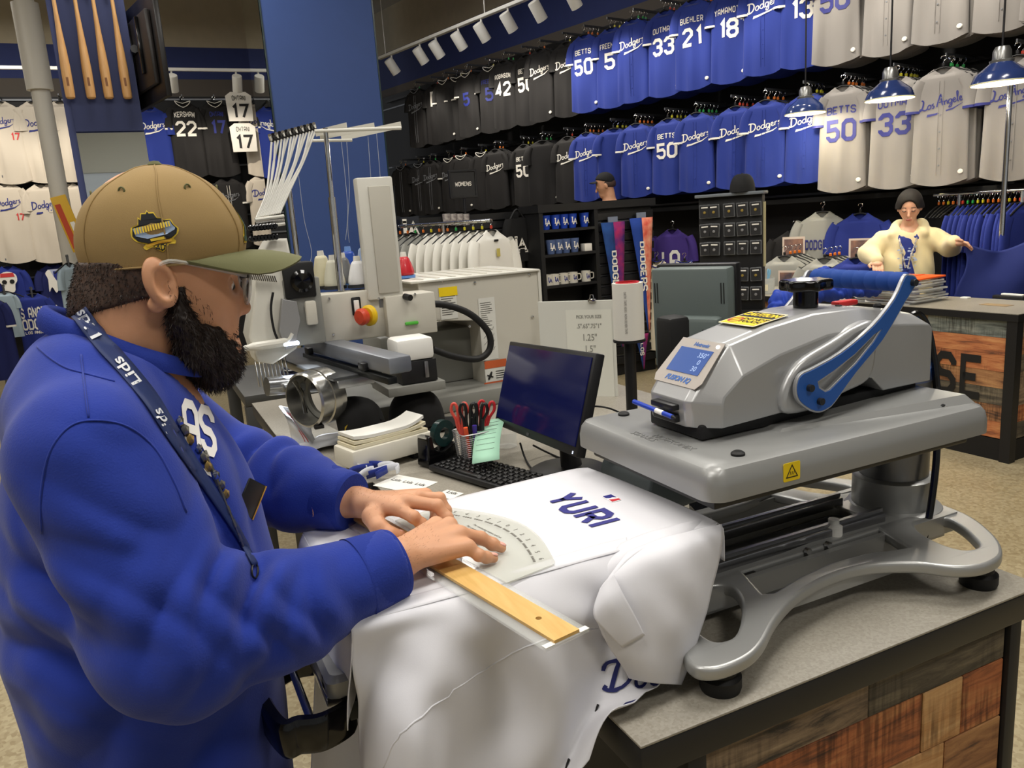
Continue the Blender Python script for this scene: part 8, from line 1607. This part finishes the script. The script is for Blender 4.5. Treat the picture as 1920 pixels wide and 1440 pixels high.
# ------------------------------------------------------------------ people in the background
def figure(root, mats_skin, head_c, fwd, body_parts, top_fn, top_m, hair_fn_, hair_m):
    pass
def put(parts, name, m_, root): o = netmesh(parts, name, m_, None); o.parent = root; return o
def face_fn(P, c, s=1., tilt=0.):
    # face looks to local -y
    x, y, z = P[0]-c[0], P[1]-c[1], P[2]-c[2]; ct, st_ = math.cos(tilt), math.sin(tilt); y, z = y*ct-z*st_, y*st_+z*ct; Q = [x, y, z]
    d = eli(Q, (0, .01, .03), (.075, .092, .095)); d = smin(d, cap(Q, (0, -.02, -.02), (0, -.045, -.075), .062, .036), .03); d = smin(d, cap(Q, (0, -.085, .01), (0, -.100, -.022), .007, .011), .01)
    for k in (-1, 1): d = smax(d, -eli(Q, (k*.03, -.092, .012), (.014, .010, .009)), .006); d = smin(d, eli(Q, (k*.03, -.076, .012), (.0115, .0115, .0105)), .003); d = smin(d, eli(Q, (k*.076, .01, .0), (.008, .016, .028)), .006)
    d = smin(d, cap(Q, (-.014, -.076, -.052), (.014, -.076, -.052), .007), .006); d = smin(d, cap(Q, (-.011, -.074, -.063), (.011, -.074, -.063), .007), .005)
    return d
def fpt(q, c, tilt): ct, st_ = math.cos(tilt), math.sin(tilt); return (c[0]+q[0], c[1]+ct*q[1]+st_*q[2], c[2]-st_*q[1]+ct*q[2])
def mini_hand(P, w, dirv, sd):
    w = np.array(w, float); dv = np.array(dirv, float); dv /= np.linalg.norm(dv); sdv = np.array(sd, float); d = eli(P, tuple(w+dv*.04), (.036, .036, .022)); 
    for k in range(4): b0 = w+dv*.06+sdv*(k-1.5)*.019; d = smin(d, chain(P, [tuple(b0), tuple(b0+dv*.04), tuple(b0+dv*(.07-.008*abs(k-1.5))+np.array([0, 0, -.018]))], [.0095, .009, .007], .004), .004)
    return smin(d, chain(P, [tuple(w+dv*.02-sdv*.03), tuple(w+dv*.05-sdv*.055), tuple(w+dv*.07-sdv*.05)], [.012, .010, .008], .004), .008)
skin2 = M('skin_light', (214, 166, 138), .5, sub=.1); cream = M('cardigan_cream', (226, 212, 168), .85, bump=.2, bscale=200, sheen=.3); tee2 = M('tee_print_blue', (34, 50, 130), .8)
wp = WD(1706, 390, 5.78); wo = thing('person', 'woman in a cream cardigan looking down behind the back counter', 'person', (wp[0], wp[1], 0)); toc = math.atan2(-wp[1], -wp[0]); wo.rotation_euler = (0, 0, toc+math.pi/2-.05)
hz = float(wp[2]); hc = (0, -.04, hz)
RHW = (-.19, -.25, 1.125); LHW = (.29, -.2, 1.235)
def w_body(P):
    d = face_fn(P, hc, tilt=-.35); d = smin(d, cap(P, (0, 0, hz-.05), (0, .01, hz-.17), .045, .05), .02); d = smin(d, cap(P, (0, .0, hz-.22), (0, 0, .95), .10, .12), .05)
    return d
put([(w_body, (-.13, -.17, 1.0), (.13, .15, hz+.15), .006), (lambda P: smin(mini_hand(P, RHW, (.15, -.7, -.55), (1, .1, 0)), cap(P, (-.222, -.155, 1.14), RHW, .028, .026), .02), (-.30, -.38, 1.0), (-.08, -.1, 1.22), .004), (lambda P: smin(mini_hand(P, LHW, (.75, -.3, -.2), (.2, .6, -.5)), cap(P, (.282, -.13, 1.216), LHW, .028, .026), .02), (.18, -.34, 1.1), (.44, -.05, 1.34), .004)], 'body', skin2, wo)
for k in (-1, 1):
    B().tube([fpt(v_, hc, -.35) for v_ in ((k*.016, -.086, .034), (k*.03, -.088, .038), (k*.044, -.078, .034))], .003, 6).o('eyebrow', hair_dk, wo, local=True); B().tube([fpt(v_, hc, -.35) for v_ in ((k*.018, -.083, .010), (k*.03, -.0885, .007), (k*.042, -.081, .010))], .003, 6).o('eyelid', hair_dk, wo, local=True)
B().tube([fpt(v_, hc, -.35) for v_ in ((-.018, -.080, -.056), (0, -.084, -.057), (.018, -.080, -.056))], .005, 6).o('lips', M('lips_rose', (170, 84, 80), .4), wo, local=True)
def w_hair(P):
    d = face_fn(P, hc, tilt=-.35)-f32(.013); d = smin(d, eli(P, (0, .085, hz-.02), (.055, .05, .09)), .03); c0_ = fpt((0, -.115, .012), hc, -.35)
    d = smax(d, -eli(P, c0_, (.063, .088, .080)), .012); return smax(d, -(P[2]-(hz-.035)-(P[1]<-.0)*f32(.03)), .01)
put([(w_hair, (-.12, -.15, hz-.12), (.12, .17, hz+.16), .005)], 'hair', M('hair_black', (18, 13, 12), .75), wo)
def w_card(P):
    Q = [P[0], P[1]*f32(1.35), P[2]]; d = chain(Q, [(0, 0, hz-.26), (0, 0, 1.05), (0, 0, .82)], [.15, .165, .18], .05); d = smin(d, cap(P, (-.15, .02, hz-.22), (.15, .02, hz-.22), .065), .05)
    d = smin(d, chain(P, [(-.18, .01, hz-.23), (-.265, -.02, 1.16), RHW], [.072, .075, .045], .02), .03); d = smin(d, chain(P, [(.18, .01, hz-.23), (.27, -.02, 1.19), LHW], [.072, .072, .045], .02), .03)
    d = smin(d, chain(P, [(-.10, -.06, hz-.18), (-.075, .05, hz-.13), (.075, .05, hz-.13), (.10, -.06, hz-.18)], [.03, .045, .045, .03], .02), .03)
    op = cap([P[0], P[1]*f32(.8), P[2]], (0, -.17, hz-.12), (.01, -.17, .9), .075, .085); d = smax(d, -op, .01); d = smax(d, -cap(P, (0, -.02, hz-.2), (0, -.03, hz), .062), .01)
    return d+f32(.0025)*np.sin(P[2]*40+P[0]*50+P[1]*30)
put([(w_card, (-.38, -.32, .8), (.38, .22, hz-.04), .009)], 'cardigan', cream, wo)
put([(lambda P: smax(chain([P[0], P[1]*f32(1.3), P[2]], [(0, -.015, hz-.25), (0, -.03, .85)], [.13, .15], .03), -cap(P, (0, -.06, hz-.15), (0, -.09, hz), .06), .01), (-.18, -.18, .82), (.18, .12, hz-.1), .012)], 'tee', tee2, wo)
lb2 = B(); random.seed(2)
for k in range(26): lb2.box((random.uniform(-.06, .06), -.138+random.uniform(-.004, .002), hz-.26-random.uniform(0, .2)), (random.uniform(.008, .025), .003, random.uniform(.006, .012)))
lb2.o('floral_print', M('print_pale_blue', (170, 186, 214), .7), wo, local=True)['kind'] = 'stuff'
for k in (-1, 1): B().tube(cr([(k*.05, .0, hz-.14), (k*.055, -.10, hz-.22), (k*.03, -.15, hz-.32), (k*.008, -.16, hz-.42)], 5), .006, 6).o('lanyard_strap', M('lanyard_pattern', (60, 56, 66), .6, c2=(206, 200, 196), vscale=60.), wo, local=True)
put([(lambda P: np.minimum(cap(P, (-.09, 0, .85), (-.09, 0, .05), .10, .06), cap(P, (.09, 0, .85), (.09, 0, .05), .10, .06)), (-.22, -.14, 0), (.22, .14, .95), .02)], 'trousers', M('trousers_dark', (30, 32, 40), .8), wo)
# navy garment held up from the rack
hn = wo.matrix_basis @ Vector((.34, -.22, 1.23)); ca_ = np.array(hn); e_ = np.array([rb3[0]-.1, rb3[1]-.25, zr3-.12]); g = []
for i in range(6):
    f = i/5.; tp = ca_*(1-f)+e_*f; tp[2] -= .18*math.sin(f*math.pi)*(1-.3*f); g.append([tuple(tp+np.array([.02*math.sin(i+j*1.3), -.03*math.sin(j*1.1+i*2), -j*(.10+.03*f)])) for j in range(6)])
cloth_pile('held_garment', 'navy garment the woman pulls out from the crowded rail', 'garment', M('garment_navy', (24, 38, 104), .85), g, 5, .004)
# man with black cap
mp = WD(1141, 349, 8.15); mo = thing('person', 'man in a black cap and black tee looking down behind the shelf fixture', 'person', (mp[0], mp[1], 0)); mo.rotation_euler = (0, 0, toc+math.pi/2-1.15); mz = float(mp[2])
put([(lambda P: smin(smin(face_fn(P, (0, -.04, mz), tilt=-.3), cap(P, (0, 0, mz-.05), (0, .01, mz-.18), .058, .066), .02), cap(P, (0, 0, mz-.25), (0, 0, .95), .12, .12), .04), (-.14, -.17, mz-.4), (.14, .15, mz+.16), .007)], 'body', skin, mo)
put([(lambda P: smin(smax(chain([P[0], P[1]*f32(1.3), P[2]], [(0, 0, mz-.30), (0, 0, .85)], [.17, .18], .03), -cap(P, (0, -.03, mz-.14), (0, -.02, mz), .07), .01), smin(chain(P, [(-.13, 0, mz-.24), (-.22, .0, mz-.3), (-.28, -.05, 1.2)], [.07, .085, .06], .02), chain(P, [(.13, 0, mz-.24), (.22, 0, mz-.3), (.28, -.05, 1.2)], [.07, .085, .06], .02), .02), .04), (-.4, -.2, .8), (.4, .2, mz-.08), .016)], 'tee', M('tee_black', (20, 19, 20), .85), mo)
put([(lambda P: smax(eli(P, (0, -.02, mz+.025), (.079, .098, .075)), np.maximum(P[1]+.02-.0, -(P[2]-(mz-.02)))*0+np.maximum(-(P[2]-(mz-.01)), -(P[1]+.06)), .006), (-.11, -.15, mz-.1), (.11, .14, mz+.15), .007)], 'hair', hair_fade, mo)
put([(lambda P: smax(eli(P, (0, -.035, mz+.045), (.084, .104, .10)), -(P[2]-(mz+.045)+(P[1]+.03)*.25), .004), (-.12, -.18, mz), (.12, .12, mz+.18), .007)], 'cap_crown', black_felt, mo)
g = [[(s*.075*(1-.1*f), -.12-.075*f*math.sqrt(max(0, 1-(s*.96)**4)), mz+.058-.014*s*s-.012*f+(.0)) for s in np.linspace(-1, 1, 11)] for f in np.linspace(0, 1, 5)]
B().grid(g, .004).o('cap_brim', black_felt, mo, smooth=60, local=True)
put([(lambda P: np.minimum(cap(P, (-.1, 0, .9), (-.1, 0, .05), .11, .07), cap(P, (.1, 0, .9), (.1, 0, .05), .11, .07)), (-.24, -.15, 0), (.24, .15, 1.0), .025)], 'trousers', MATS['trousers_dark'], mo)
# tall chrome fixture pole in front of the grey jerseys
p = WD(1668, 345, 5.9); q = WD(1895, 150, 5.25)
po1 = thing('display_pole', 'thin chrome pole standing before the grey jerseys at the right', 'pole', (q[0], q[1], 0)); B().cyl((q[0], q[1], 0), (q[0], q[1], q[2]+.05), .018, n=12).o('pole', chrome, po1); B().lathe([(.18, 0), (.18, .012), (0, .016)], (q[0], q[1], 0), 28).o('pole_base', galv, po1)
